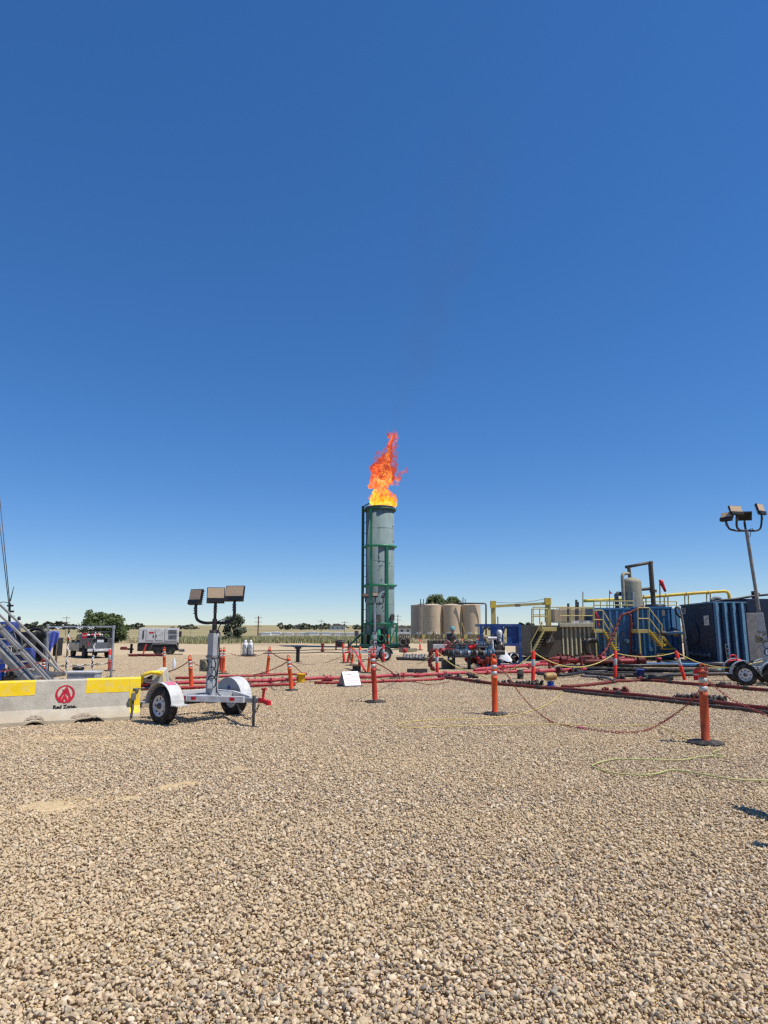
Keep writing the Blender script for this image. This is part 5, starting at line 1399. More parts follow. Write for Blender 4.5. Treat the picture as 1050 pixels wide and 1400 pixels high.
# black flanged spool stand
bs = G(407, 906); bsY = bs.y
sp = thing('flanged_stand', 'black flanged pipe stand with wide top behind the yellow bucket', 'pipe stand', bs)
hh = W(407, 884, bsY).z
mb = MB(); mb.cyl((0, 0, .03), (0, 0, hh - .05), .085, n=16); obj('spool', mb, M['black'], sp)
mb = MB(); mb.cyl((0, 0, 0), (0, 0, .035), .2, n=18); obj('foot_flange', mb, M['black'], sp)
mb = MB(); mb.cyl((0, 0, hh - .10), (0, 0, hh - .03), .15, n=18); mb.beam((-.22, 0, hh - .015), (.24, 0, hh - .015), .2, .03); obj('top_flange', mb, M['black'], sp)
# black drum on two posts left of the flare
bd = G(465, 891)
dp = thing('hose_reel', 'black drum on two posts left of the flare base', 'reel', Vector((W(467, 880, 47).x, 47, 0)))
for px in (459.5, 476.5):
    p = W(px, 876, 47); mb = MB(); mb.beam(Vector((p.x, 47, 0)), p, .1); obj('post', mb, M['redbrown' if px < 465 else 'black'], dp, True)
mb = MB(); a, b_ = W(460, 879.5, 47), W(470.5, 879.5, 47); mb.lathe([(.05, 0), (.2, .02), (.24, .12), (.24, .45), (.2, .55), (.05, .57)], a, (1, 0, 0), 16); obj('drum', mb, M['black'], dp, True)
# small red valve on the far black line
p = W(441, 888, 44)
mb = MB(); mb.lathe([(.05, 0), (.13, .02), (.13, .14), (.08, .2), (.08, .38), (.13, .42), (.13, .5), (.002, .54)], (p.x, p.y, 0), n=12)
solo('red_valve', mb, M['redbrown'], 'small red valve on the thin black line, left of the flare', 'valve', (p.x, p.y, 0))

# ------------------------------------------------------------------ iron lines on the ground
def union(t, c, d, r, mat='redpink'):
    """hammer union: a collar with three lugs round the pipe"""
    d = Vector(d).normalized(); c = Vector(c)
    u = Vector((0, 0, 1)).cross(d).normalized() if abs(d.z) < .95 else Vector((1, 0, 0)); v = d.cross(u)
    mb = MB(); mb.cyl(c - d * r * 1.1, c + d * r * 1.1, r * 1.45, n=12); mb.cyl(c + d * r * 1.1, c + d * r * 2.4, r * 1.2, n=12)
    for j in range(3):
        a = j * 2.094 + .4; e_ = u * math.cos(a) + v * math.sin(a)
        mb.beam(c + e_ * r * 1.3, c + e_ * r * 2.1, r * .6, r * .7)
    return obj('union', mb, M[mat], t, True)
def line(label, px_pts, r, mat, z=None, every=2.4, umat=None, name='iron_pipe', cat='pipe', group='iron pipes on the gravel'):
    pts = [G(x, y, z if z is not None else r + .02) for x, y in px_pts]
    fine = resample(pts, .55) + [pts[-1]]
    rd_ = random.Random(label); pts = [p + Vector((rd_.uniform(-.02, .02), rd_.uniform(-.035, .035), rd_.uniform(-.012, .018))) for p in fine]
    t = thing(name, label, cat, Vector((pts[0].x, pts[0].y, 0)), group=group)
    mb = MB(); mb.tube(pts, r, 10); obj('pipe', mb, M[mat], t, True)
    if every:
        ps = resample(pts, every)[1:]
        for i, p in enumerate(ps):
            k = min(range(len(pts) - 1), key=lambda j: abs((lerp(pts[j], pts[j + 1], .5) - p).length))
            union(t, p, pts[k + 1] - pts[k], r, umat or mat)
    return t
line('lower red iron pipe behind the near floodlight trailer', [(180, 942), (330, 938), (404, 936)], .042, 'red', every=2.1)
line('upper faded red iron pipe running behind the near floodlight trailer', [(100, 938), (195, 935.5), (330, 931.5), (440, 927.5), (470, 926.5)], .05, 'redpink', .11, 1.7)
line('red iron pipe running between the A-frame board and blue frame', [(488, 926), (540, 924), (610, 921), (672, 919)], .053, 'redpink', .10, 1.6)
line('low red iron pipe under the bollard cluster', [(430, 934), (520, 932), (606, 928)], .038, 'red', every=2.0)
line('red iron pipe passing behind the clean orange bollard', [(672, 919), (745, 917.5), (800, 915)], .06, 'redpink', .12, 1.7)
line('red iron pipe rising past the blue frame to the olive tank', [(648, 916), (700, 911.5), (760, 907), (800, 904)], .065, 'redpink', .16, 1.8)
line('thin far red pipe left of the pallet of fittings', [(240, 927), (300, 925), (420, 921)], .04, 'red', every=0)
line('worn red pipe crossing the gravel to the right edge', [(600, 925), (662, 933), (735, 939.5), (830, 947), (925, 955), (1010, 964), (1110, 975)], .042, 'redbrown', every=2.2, umat='iron')
line('muddy black pipe alongside the worn red pipe', [(770, 944), (838, 951), (925, 959.5), (1010, 969), (1110, 981)], .035, 'iron', every=3.0)  # dark tube running parallel, just below the worn red pipe
line('brown pipe branching towards the blue bucket', [(768, 939), (815, 935), (850, 931), (880, 929.5), (905, 931), (935, 934), (1000, 939), (1060, 945)], .042, 'redbrown', every=2.3, umat='iron')
line('thin black line far across the pad to the flare', [(335, 890.5), (430, 888.5), (500, 889), (560, 888)], .028, 'black', every=0)  # black tube stands in for the stack's shadow line on the pad
line('second thin dark line across the far pad', [(360, 893.5), (440, 892), (520, 893)], .03, 'iron', every=0)
# clamps and timber blocks under the red pipes
for k, (lb, px, py, mt) in enumerate([('flat red clamp under the pipes left of the A-frame board', 448, 931, 'redpink'), ('flat red clamp under the pipes right of the bollard cluster', 572, 926, 'redpink'), ('dark timber block under the pipes behind the near trailer', 336, 936, 'wood'), ('dark timber block under the pipes by the yellow bucket', 392, 934, 'wood'), ('flat red clamp under the pipes before the blue frame', 700, 917, 'redpink'), ('dark timber block under the pipes near the second delineator', 770, 918, 'wood'), ('dark timber block under the pipes right of the dark red bollard', 540, 928, 'wood')]):
    c = G(px, py); t = thing('pipe_support', lb, 'pipe support', c, group='pipe supports')
    mb = MB(); mb.bx(-.16, .16, -.35, .35, .0, .05); obj('block', mb, M[mt], t, bevel=.008)
    for s_ in (-1, 1):
        mb = MB(); mb.cyl((s_ * .1, -.2, .05), (s_ * .1, -.2, .2), .018, n=6); mb.cyl((s_ * .1, -.2, .14), (s_ * .1, -.2, .17), .035, n=6); obj('bolt', mb, M['iron'], t)
    mb = MB(); mb.bx(-.12, .12, -.23, -.16, .13, .155); obj('strap', mb, M['redbrown' if mt != 'wood' else 'iron'], t)
# clumps of couplings where lines meet
def clump(label, px, py, n, spread, mat='iron'):
    c = G(px, py); t = thing('coupling', label, 'coupling', c, group='greasy pipe couplings')
    for i in range(n * 2):
        a = random.uniform(-spread, spread); p = Vector((a, random.uniform(-.12, .12), random.uniform(.02, .12)))
        d = Vector((random.uniform(-1, 1), random.uniform(-.5, .5), random.uniform(-.3, .5))).normalized()
        mb = MB(); r_ = random.uniform(.028, .055)
        mb.lathe([(r_ * .5, -r_ * 1.6), (r_ * 1.1, -r_ * 1.5), (r_ * 1.1, -r_ * .9), (r_ * .75, -r_ * .7), (r_ * .75, r_ * .7), (r_ * 1.2, r_ * .9), (r_ * 1.2, r_ * 1.4), (r_ * .4, r_ * 1.5)], p, d, 9)
        obj('fitting', mb, M[mat], t)
    return t
clump('greasy coupling cluster left of the clean orange bollard', 628, 928, 9, .55)
clump('greasy coupling cluster between bollard and delineator post', 690, 937, 5, .35)
clump('large greasy coupling cluster under the front delineator post', 726, 938.5, 11, .42)
clump('muddy coupling cluster in the middle of the worn red pipe', 838, 949, 9, .30, 'redbrown')
clump('muddy coupling left of the near orange bollard', 938, 957, 5, .28)
clump('muddy coupling right of the near orange bollard', 978, 961, 6, .25)
clump('brown coupling beside the blue bucket', 884, 931, 6, .35, 'redbrown')
clump('dark coupling in front of the right trailer', 1000, 941, 4, .4)
clump('dark fittings by the second delineator post', 838, 931, 5, .4)

# ------------------------------------------------------------------ small things on the gravel
bk = G(411.5, 934)
t = thing('yellow_bucket', 'yellow plastic bucket standing against the red pipes', 'bucket', bk)
mb = MB(); hh = W(411, 921, bk.y).z
mb.lathe([(.002, .01), (.105, .01), (.118, hh * .9), (.132, hh * .9), (.132, hh), (.118, hh), (.108, .04)], n=18); obj('pail', mb, M['yellowbright'], t)
mb = MB(); mb.tube([(.13 * math.cos(a), -.03 - .03 * math.sin(a), hh * .92 - .12 * math.sin(a)) for a in np.linspace(0, math.pi, 10)], .005, 5); obj('handle', mb, M['dgrey'], t)
bk = G(876, 929); t = thing('blue_bucket', 'dented blue bucket standing on the brown pipe, right of the delineator', 'bucket', bk)
mb = MB(); hh = .31
mb.lathe([(.002, .03), (.10, .03), (.125, hh * .9), (.145, hh * .9), (.145, hh), (.12, hh), (.10, .08)], n=16); obj('pail', mb, M['pumpblue'], t)
mb = MB(); mb.tube([(.14 * math.cos(a), .0, hh * .9 + .1 * math.sin(a)) for a in np.linspace(0, math.pi, 10)], .006, 5); obj('handle', mb, M['dgrey'], t)
# A-frame board
a0 = G(478, 939)
af = thing('a_frame_sign', 'white A-frame board with handwriting, standing before the red pipes', 'sign', a0)
hb = W(480, 918, a0.y).z
q = Matrix.Rotation(R(24), 3, 'Z')
wd, sp_ = .46, .25
def panel(side, mat, extra=0.0, x0=-wd / 2, x1=wd / 2, t0=0.0, t1=1.0):
    vs = []
    for x in (x0, x1):
        for tt in (t0, t1):
            for th in (0, .014):
                y = -side * (sp_ * (1 - tt)) * -1; z = .06 + (hb - .06) * tt
                vs.append(q @ Vector((x, side * (sp_ * (1 - tt) + th + extra), z)))
    mb = MB(); mb._add(vs, [(0, 2, 3, 1), (4, 5, 7, 6), (0, 1, 5, 4), (2, 6, 7, 3), (0, 4, 6, 2), (1, 3, 7, 5)]); return mb
pn = obj('front_board', panel(-1, 0), M['signwhite'], af)
obj('rear_board', panel(1, 0), M['mgrey'], af)
mb = MB(); mb._add([q @ Vector((-wd / 2 - .002, -sp_, .06)), q @ Vector((-wd / 2 - .002, sp_, .06)), q @ Vector((-wd / 2 - .002, 0, hb))], [(0, 1, 2)]); o = obj('side_sheet', mb, M['mgrey'], af)
o.modifiers.new('t', 'SOLIDIFY').thickness = .006
for y in (-sp_, sp_):
    mb = MB(); mb.beam(q @ Vector((-wd / 2 - .04, y, .03)), q @ Vector((wd / 2 + .04, y, .03)), .03, .06); obj('foot', mb, M['mgrey'], af)
random.seed(5)
for tt, x0, x1, mat, amp in ((.80, -.12, .06, 'ink', .03), (.60, -.20, .20, 'inkred', .022), (.50, -.16, .12, 'inkred', .02), (.34, -.15, .18, 'ink', .018), (.20, -.08, .14, 'ink', .014)):
    pts = []; n = 26
    for i in range(n):
        x = x0 + (x1 - x0) * i / (n - 1); t_ = tt + (amp * math.sin(i * 1.9) + amp * .6 * math.sin(i * 4.1)) + (.10 * (x - x0) if mat == 'inkred' else 0)
        pts.append(q @ Vector((x, -(sp_ * (1 - t_) + .017), .06 + (hb - .06) * t_)))
    mb = MB(); mb.tube(pts, .0045, 4); obj('handwriting', mb, M[mat], pn)
# yellow case and dark items behind the board
p = G(488, 918); t = thing('tan_sack', 'lumpy tan sack on a dark box behind the A-frame board', 'sack', p)
mb = MB(); mb.bx(-.16, .14, -.12, .12, 0.01, .2); obj('box', mb, M['iron'], t, bevel=.01)
vs = []; mb = MB(); mb.lathe([(.002, .2), (.15, .205), (.19, .25), (.15, .31), (.06, .34), (.002, .345)], (-.03, 0, 0), n=12)
mb.v = [tuple(Vector(v) + .05 * mnoise.noise_vector(Vector(v) * 6)) for v in mb.v]; obj('sack', mb, M['beige'], t)
# ochre valve on blue base
p = G(753, 939.5); t = thing('ochre_valve', 'ochre valve body resting on a blue base by the pipes', 'valve', p)
hz = W(753, 925, p.y).z
mb = MB(); mb.cyl((0, 0, .01), (0, 0, hz - .12), .085, n=14); mb.cyl((0, 0, .01), (0, 0, .05), .12, n=14); obj('base', mb, M['pumpblue'], t)
mb = MB(); mb.lathe([(.06, -.16), (.09, -.155), (.105, -.11), (.10, -.09), (.11, 0), (.10, .09), (.105, .11), (.09, .155), (.06, .16), (.05, .14)], (0, 0, hz), (1, .1, .05), 18); obj('body', mb, M['brass'], t)
mb = MB(); mb.lathe([(.002, -.15), (.06, -.15), (.06, -.14)], (0, 0, hz), (1, .1, .05), 18); mb.lathe([(.06, .14), (.06, .15), (.002, .15)], (0, 0, hz), (1, .1, .05), 18); obj('bore', mb, M['iron'], t)
# black rubber bucket
p = G(711.5, 929); mb = MB(); hz = W(711, 916, p.y).z
mb.lathe([(.002, .01), (.10, .01), (.105, .05), (.095, .06), (.1, hz * .5), (.11, hz * .52), (.1, hz * .54), (.105, hz), (.09, hz), (.085, .04)], p, n=16)
solo('rubber_pail', mb, M['rubber'], 'black rubber pail in front of the blue frame', 'bucket', p)
# fire extinguisher
p = G(953, 930.5); t = thing('fire_extinguisher', 'red fire extinguisher standing left of the near orange bollard', 'fire extinguisher', p)
hz = W(953, 913, p.y).z
mb = MB(); mb.lathe([(.002, .0), (.085, .0), (.09, .02), (.09, hz * .80), (.07, hz * .88), (.03, hz * .92), (.002, hz * .92)], n=16); obj('cylinder', mb, M['bright_red'], t)
mb = MB(); mb.cyl((0, 0, hz * .9), (0, 0, hz * .97), .025, n=8); mb.beam((-.02, 0, hz * .97), (.10, 0, hz), .02, .012); obj('valve_head', mb, M['black'], t)
mb = MB(); mb.tube(smooth_path([(0, 0, hz * .93), (.09, -.03, hz * .85), (.11, -.04, hz * .5), (.10, -.04, hz * .25)], 4), .012, 6); obj('hose', mb, M['black'], t)
mb = MB(); mb.lathe([(.0905, hz * .42), (.0915, hz * .43), (.0915, hz * .53), (.0905, hz * .54)], n=16); obj('label_band', mb, M['offwhite'], t)
# pallet of black fittings and beams beside the flare
p = G(576, 903); t = thing('fittings_pallet', 'low black pallet holding small grey fittings, right of the flare', 'pallet', p)
Yp = p.y
a, b_ = G(544, 903), G(607, 905)
for k in range(4):
    mb = MB(); o_ = Vector((0, k * .45, .06)); mb.beam(a + o_, b_ + o_, .22, .1); obj('plank', mb, M['iron'], t, True)
random.seed(9)
for k in range(12):
    c = lerp(a, b_, .15 + .8 * k / 12) + Vector((0, random.uniform(.1, 1.0), .12))
    mb = MB(); r_ = random.uniform(.05, .09); mb.lathe([(r_ * 1.3, 0), (r_ * 1.3, .05), (r_, .06), (r_, .16), (r_ * .5, .2), (.002, .2)], c, n=10); obj('fitting', mb, M['mgrey'], t, True)
mb = MB(); mb.beam(G(557, 921) + Vector((0, .3, .08)), G(585, 921) + Vector((0, .3, .08)), .2, .14)
solo('black_timber', mb, M['iron'], 'short black timber lying behind the red pipe', 'timber', G(571, 920), bevel=.01)
mb = MB(); mb.beam(G(548, 892) + Vector((0, 0, .12)), G(568, 891) + Vector((0, 0, .12)), .3, .2)
solo('green_beam', mb, M['olive'], 'olive beam on the ground right of the flare skid', 'beam', G(558, 892), bevel=.01)
p = G(554, 893); mb = MB(); mb.lathe([(.05, -.14), (.16, -.13), (.16, .0), (.11, .02), (.11, .1), (.002, .11)], p + Vector((0, 0, .17)), (.5, -1, 0), 14)
solo('red_end_cap', mb, M['red'], 'round red pipe end cap on the ground right of the flare', 'pipe cap', p)
# black engine right of the flare
eY = 50
en = thing('engine_unit', 'black engine unit right of the green flare base', 'engine', Vector((W(553, 885, eY).x, eY, 0)))
wbox('block', en, 546, 559, 872, 884, eY, .9, 'black', .05)
wbox('skid', en, 544, 561, 884, 887, eY - .1, 1.2, 'iron')
mb = MB(); mb.torus(W(551, 878, eY - .06), (0, 1, 0), .24, .05); obj('flywheel', mb, M['dgrey'], en, True)
mb = MB(); mb.torus(W(557, 877, eY - .06), (0, 1, 0), .18, .05); obj('pulley', mb, M['iron'], en, True)
for k in range(5):
    mb = MB(); mb.tube(smooth_path([W(545 + 3 * k, 870 - k % 2, eY + .1), W(548 + 3 * k, 867.5, eY + .2), W(551 + 2.4 * k, 874, eY - .05)], 4), .05, 6); obj('hose', mb, M['iron'], en, True)

# ------------------------------------------------------------------ manifold of valves
mY = 25.5
mf = thing('valve_manifold', 'black and blue valve manifold on legs left of the blue frame', 'manifold', Vector((W(645, 915, mY).x, mY, 0)))
for px in (620, 641, 663, 676):
    p = W(px, 893, mY); mb = MB(); mb.beam(Vector((p.x, mY, 0)), p, .12); obj('leg', mb, M['black'], mf, True)
mb = MB(); mb.beam(W(614, 897, mY), W(682, 897, mY), .3, .1); obj('deck', mb, M['dgrey'], mf, True)
for k, (yy, z0, mt) in enumerate(((0, 892, 'iron'), (.5, 886, 'black'), (1.0, 882, 'iron'))):
    mb = MB(); mb.cyl(W(600 + 8 * k, z0, mY + yy), W(690, z0, mY + yy), .09, n=12); obj('header_pipe', mb, M[mt], mf, True)
mats_ = ['black', 'iron', 'tanknavy', 'dgrey', 'tanknavy']
random.seed(31)
for k in range(12):
    px = 612 + k * 6.4; yy = random.choice([0, .5, 1.0]) - .05; py = {0: 892, .5: 886, 1.0: 882}[round(yy + .05, 1)]
    c = W(px, py, mY + yy); mt = mats_[k % 5]
    mb = MB(); mb.box(c, (.2, .24, .26)); mb.cyl(c + Vector((-.17, 0, 0)), c + Vector((-.12, 0, 0)), .15, n=12); mb.cyl(c + Vector((.12, 0, 0)), c + Vector((.17, 0, 0)), .15, n=12); mb.cyl(c, c + Vector((0, 0, .26)), .07, n=10)
    vb = obj('valve_body', mb, M[mt], mf, True, bevel=.015)
    mb = MB(); hc = c + Vector((0, -.02, .30)); ax_ = random.choice([(0, 0, 1), (0, -1, .4), (.3, -1, 0)])
    mb.torus(hc, ax_, .12, .016, 16, 5)
    for j in range(2):
        a_ = j * math.pi / 2; u = Vector(ax_).normalized().orthogonal().normalized(); v = Vector(ax_).normalized().cross(u)
        e_ = u * math.cos(a_) + v * math.sin(a_); mb.cyl(hc - e_ * .12, hc + e_ * .12, .01, n=5)
    obj('handwheel', mb, M['iron' if k % 6 else 'red'], vb, True)
for px, py in ((630, 893.5), (641, 893), (652, 893), (662, 893), (671, 893)):
    c = W(px, py, mY - .16); mb = MB(); mb.cyl(c + Vector((-.04, 0, 0)), c + Vector((.04, 0, 0)), .10, n=14); obj('flange', mb, M['mgrey' if px != 641 else 'galv'], mf, True)
for a, b_, mt in (((604, 889), (622, 889.5), 'redpink'), ((641, 885.5), (650, 884), 'bright_red'), ((603, 886), (602, 897), 'red')):
    mb = MB(); mb.cyl(W(*a, mY - .1), W(*b_, mY - .1), .07, n=10); obj('red_spool', mb, M[mt], mf, True)
# red swivel chain left of manifold
sw = thing('swivel_joint', 'upright chain of dark red swivel joints left of the valve manifold', 'pipe joint', G(588, 915))
pts = [W(600, 889, 24.4), W(591, 889.5, 24.4), W(588, 894, 24.4), W(590, 900, 24.4), W(587, 906, 24.4), W(590, 912, 24.4), W(593, 915, 24.4)]
mb = MB(); mb.tube(smooth_path(pts, 4), .05, 10); obj('swivel_pipe', mb, M['redbrown'], sw, True)
for p_, n_ in zip(pts, pts[1:]): union(sw, lerp(p_, n_, .5), n_ - p_, .05, 'redbrown')
# red ironwork under the manifold
ui = thing('lower_iron', 'dark red valves and pipes lying under the manifold legs', 'valve', G(650, 912))
random.seed(14)
for k in range(7):
    c = W(640 + k * 5.5, 903 + random.uniform(-3, 5), mY - .3 + random.uniform(0, .8)); d = Vector((random.uniform(-1, 1), random.uniform(-.4, .4), random.uniform(-.8, .8))).normalized()
    mb = MB(); mb.cyl(c - d * .22, c + d * .22, .075, n=10); mb.cyl(c - d * .05, c + d * .05, .14, n=10); mb.cyl(c + d * .17, c + d * .23, .12, n=10); obj('valve', mb, M['redbrown' if k % 3 else 'red'], ui, True)
mb = MB(); mb.beam(W(604, 911, mY + .4), W(618, 911, mY + .4), .5, .5); obj('crate', mb, M['olivedark'], ui, True)
# grey tank with engine to the left of the worker
ct = thing('test_unit', 'low grey tank with small engine on top, left of the worker', 'tank', Vector((W(602, 890, 34).x, 34, 0)))
wbox('tank', ct, 592, 612, 881, 892, 34, .8, 'offwhite', .02)
wbox('end_box', ct, 585.5, 592, 875.5, 892, 34, .8, 'olivedark', .03)
for k in range(5):
    mb = MB(); c = W(594 + k * 4, 878.5, 34.3); mb.cyl(c - Vector((0, 0, .15)), c + Vector((0, 0, .1)), .09, n=8); mb.torus(c + Vector((0, 0, .12)), (0, -1, .3), .12, .02, 12, 5); obj('engine_part', mb, M['iron'], ct, True)
mb = MB(); mb.cyl(W(592.5, 876, 34.2), W(592.5, 863, 34.2), .02, n=6); mb.beam(W(591, 866, 34.2), W(596, 866, 34.2), .03); obj('vent_pipe', mb, M['dgrey'], ct, True)
ct2 = thing('valve_rack', 'row of dark valves on a low rack behind the worker', 'manifold', Vector((W(640, 890, 36).x, 36, 0)))
wbox('rack', ct2, 622, 662, 886, 892, 36, .6, 'dgrey', .02)
for k in range(9):
    mb = MB(); c = W(624 + k * 4.4, 881 + (k % 3), 36.2); mb.cyl(c - Vector((0, 0, .25)), c + Vector((0, 0, .15)), .1, n=8); mb.cyl(c - Vector((.16, 0, 0)), c + Vector((.16, 0, 0)), .1, n=8); mb.torus(c + Vector((0, 0, .2)), (.2, -.4, 1), .13, .018, 12, 5); obj('valve', mb, M['black' if k % 2 else 'iron'], ct2, True)
# ------------------------------------------------------------------ worker
wy = 32.0
wp = W(616.5, 880, wy)
wk = thing('person', 'worker in grey jacket and teal hard hat bending over the valves', 'person', Vector((wp.x, wy, 0)))
hd = W(618.3, 866.5, wy) - Vector((wp.x, wy, 0))
J = {'pelvis': (0, 0.05, .86), 'chest': (-.0, -.02, 1.10), 'neck': (.04, -.08, 1.27), 'headb': (hd.x, hd.y - .10, 1.335), 'head': (hd.x + .01, hd.y - .12, 1.47),
     'lsh': (-.19, -.05, 1.20), 'lel': (-.26, -.18, .98), 'lwr': (-.14, -.40, .92), 'rsh': (.20, -.05, 1.20), 'rel': (.25, -.2, .98), 'rwr': (.14, -.42, .92),
     'lhip': (-.1, .05, .82), 'lkn': (-.12, -.03, .46), 'lan': (-.12, .08, .09), 'lto': (-.13, -.12, .04), 'rhip': (.1, .05, .82), 'rkn': (.13, .0, .46), 'ran': (.13, .14, .09), 'rto': (.14, -.06, .04)}
RAD = {'pelvis': .155, 'chest': .165, 'neck': .065, 'headb': .075, 'head': .095, 'lsh': .085, 'rsh': .085, 'lel': .058, 'rel': .058, 'lwr': .038, 'rwr': .038, 'lhip': .10, 'rhip': .10, 'lkn': .07, 'rkn': .07, 'lan': .05, 'ran': .05, 'lto': .045, 'rto': .045}
E = [('pelvis', 'chest'), ('chest', 'neck'), ('neck', 'headb'), ('headb', 'head'), ('chest', 'lsh'), ('lsh', 'lel'), ('lel', 'lwr'), ('chest', 'rsh'), ('rsh', 'rel'), ('rel', 'rwr'), ('pelvis', 'lhip'), ('lhip', 'lkn'), ('lkn', 'lan'), ('lan', 'lto'), ('pelvis', 'rhip'), ('rhip', 'rkn'), ('rkn', 'ran'), ('ran', 'rto')]
for sd_, s_ in (('l', -1), ('r', 1)):
    w_ = Vector(J[sd_ + 'wr'])
    J[sd_ + 'pa'] = tuple(w_ + Vector((-s_ * .03, -.06, -.02))); RAD[sd_ + 'pa'] = .032; E.append((sd_ + 'wr', sd_ + 'pa'))
    for f in range(4):
        off = (f - 1.5) * .018
        a = Vector(J[sd_ + 'pa']) + Vector((off, -.05, -.02)); b2 = a + Vector((0, -.02, -.04))
        J[f'{sd_}f{f}a'] = tuple(a); J[f'{sd_}f{f}b'] = tuple(b2); RAD[f'{sd_}f{f}a'] = .009; RAD[f'{sd_}f{f}b'] = .008
        E += [(sd_ + 'pa', f'{sd_}f{f}a'), (f'{sd_}f{f}a', f'{sd_}f{f}b')]
    a = Vector(J[sd_ + 'pa']) + Vector((-s_ * .045, -.01, -.01)); J[sd_ + 'th'] = tuple(a); RAD[sd_ + 'th'] = .010; E.append((sd_ + 'pa', sd_ + 'th'))
keys = list(J)
me = bpy.data.meshes.new('body'); me.from_pydata([J[k] for k in keys], [(keys.index(a), keys.index(b2)) for a, b2 in E], [])
tmp = bpy.data.objects.new('tmp', me); C.objects.link(tmp)
sk = tmp.modifiers.new('skin', 'SKIN'); sk.use_smooth_shade = True
for i, k in enumerate(keys):
    me.skin_vertices[0].data[i].radius = (RAD[k], RAD[k]); me.skin_vertices[0].data[i].use_root = (k == 'pelvis')
ss = tmp.modifiers.new('sub', 'SUBSURF'); ss.levels = 1; ss.render_levels = 1
bm_ = bpy.data.meshes.new_from_object(tmp.evaluated_get(bpy.context.evaluated_depsgraph_get()))
bpy.data.objects.remove(tmp)
for k in ('coverall', 'skin', 'jeans'): bm_.materials.append(M[k])
for p in bm_.polygons:
    z, y = p.center.z, p.center.y
    p.material_index = 1 if (z > 1.30 or (y < -.36 and z < 1.0 and z > .7)) else (2 if z < .84 else 0); p.use_smooth = True
bo = bpy.data.objects.new('body', bm_); C.objects.link(bo); bo.parent = wk
hc = Vector(J['head'])
mb = MB(); mb.lathe([(.145, .03), (.15, .035), (.118, .05), (.116, .09), (.10, .135), (.06, .165), (.002, .172)], hc + Vector((0, 0, -.02)), (0, -.2, 1), 18); mb.box(hc + Vector((0, -.135, .0)), (.16, .08, .012)); obj('hard_hat', mb, M['hardhat'], wk)
mb = MB(); mb.lathe([(.002, -.03), (.016, -.02), (.02, 0), (.008, .03)], hc + Vector((0, -.10, -.03)), (0, -.5, 1), 8)
for s_ in (-1, 1): mb.lathe([(.002, -.012), (.014, 0), (.002, .012)], hc + Vector((s_ * .095, -.0, -.03)), (s_, 0, 0), 8)
obj('nose_and_ears', mb, M['skin'], wk)
mb = MB(); mb.box(hc + Vector((0, -.088, -.005)), (.14, .03, .035)); obj('safety_glasses', mb, M['glass'], wk, bevel=.008)
mb = MB(); mb.box(hc + Vector((0, -.094, -.075)), (.045, .012, .008)); obj('mouth', mb, M['inkred'], wk)

# ------------------------------------------------------------------ blue pump frame
bY = 27.0
bf = thing('blue_frame_skid', 'blue steel skid frame with blue side panels and white pump', 'skid', Vector((W(684, 912, bY).x, bY, 0)))
for px, yy in ((657.5, 0), (680.5, -.55), (710, 0), (657.5, 1.4), (710, 1.4)):
    p = W(px, 854 if yy >= 0 else 853, bY + yy); mb = MB(); mb.beam(Vector((p.x, bY + yy, 0.02)), p, .12); obj('post', mb, M['blue'], bf, True)
for (a, b_, yy) in (((656, 855), (711, 855), 0), ((656, 880.5), (711, 881.5), 0), ((656, 855), (711, 855), 1.4), ((656, 910), (711, 910), 0), ((656, 905), (711, 905), 1.4)):
    mb = MB(); mb.beam(W(*a, bY + yy), W(*b_, bY + yy), .1, .11); obj('rail', mb, M['blue'], bf, True)
for px in (657.5, 710):
    for py in (855, 909):
        a = W(px, py, bY); mb = MB(); mb.beam(a, a + Vector((0, 1.4, 0)), .1, .1); obj('side_rail', mb, M['blue'], bf, True)
wbox('panel', bf, 693.5, 709, 856.5, 881, bY + .03, .05, 'blue')
wbox('panel', bf, 671, 688, 856.5, 879, bY + 1.0, .05, 'blue')
for a, b_ in (((659, 866), (667, 856)), ((688, 866), (693, 857)), ((681, 864), (686, 857))):
    mb = MB(); mb.tube(smooth_path([W(*a, bY), W((a[0] + b_[0]) / 2 - 1, (a[1] + b_[1]) / 2 - 2, bY), W(*b_, bY)], 4), .045, 7); obj('bracket', mb, M['dgrey'], bf, True)
mb = MB(); c = W(683.3, 878, bY - .75); mb.lathe([(.09, -.1), (.10, 0), (.07, .08), (.075, .2), (.105, .3), (.105, .4), (.06, .47), (.002, .48)], c, n=14); obj('white_filter', mb, M['white'], bf, True)
c = W(701, 900, bY + .2); mb = MB(); mb.lathe([(.05, -.3), (.2, -.28), (.24, 0), (.24, .06), (.16, .1), (.1, .25)], c, (.6, -1, 0), 18); obj('pump_volute', mb, M['olivedark'], bf, True)
mb = MB(); mb.torus(c + Vector((.03, -.12, 0)), (.6, -1, 0), .22, .03); obj('suction_flange', mb, M['white'], bf, True)
mb = MB(); mb.cyl(W(690, 903, bY + .3), W(711, 901, bY + .3), .11, n=12); obj('motor', mb, M['iron'], bf, True)
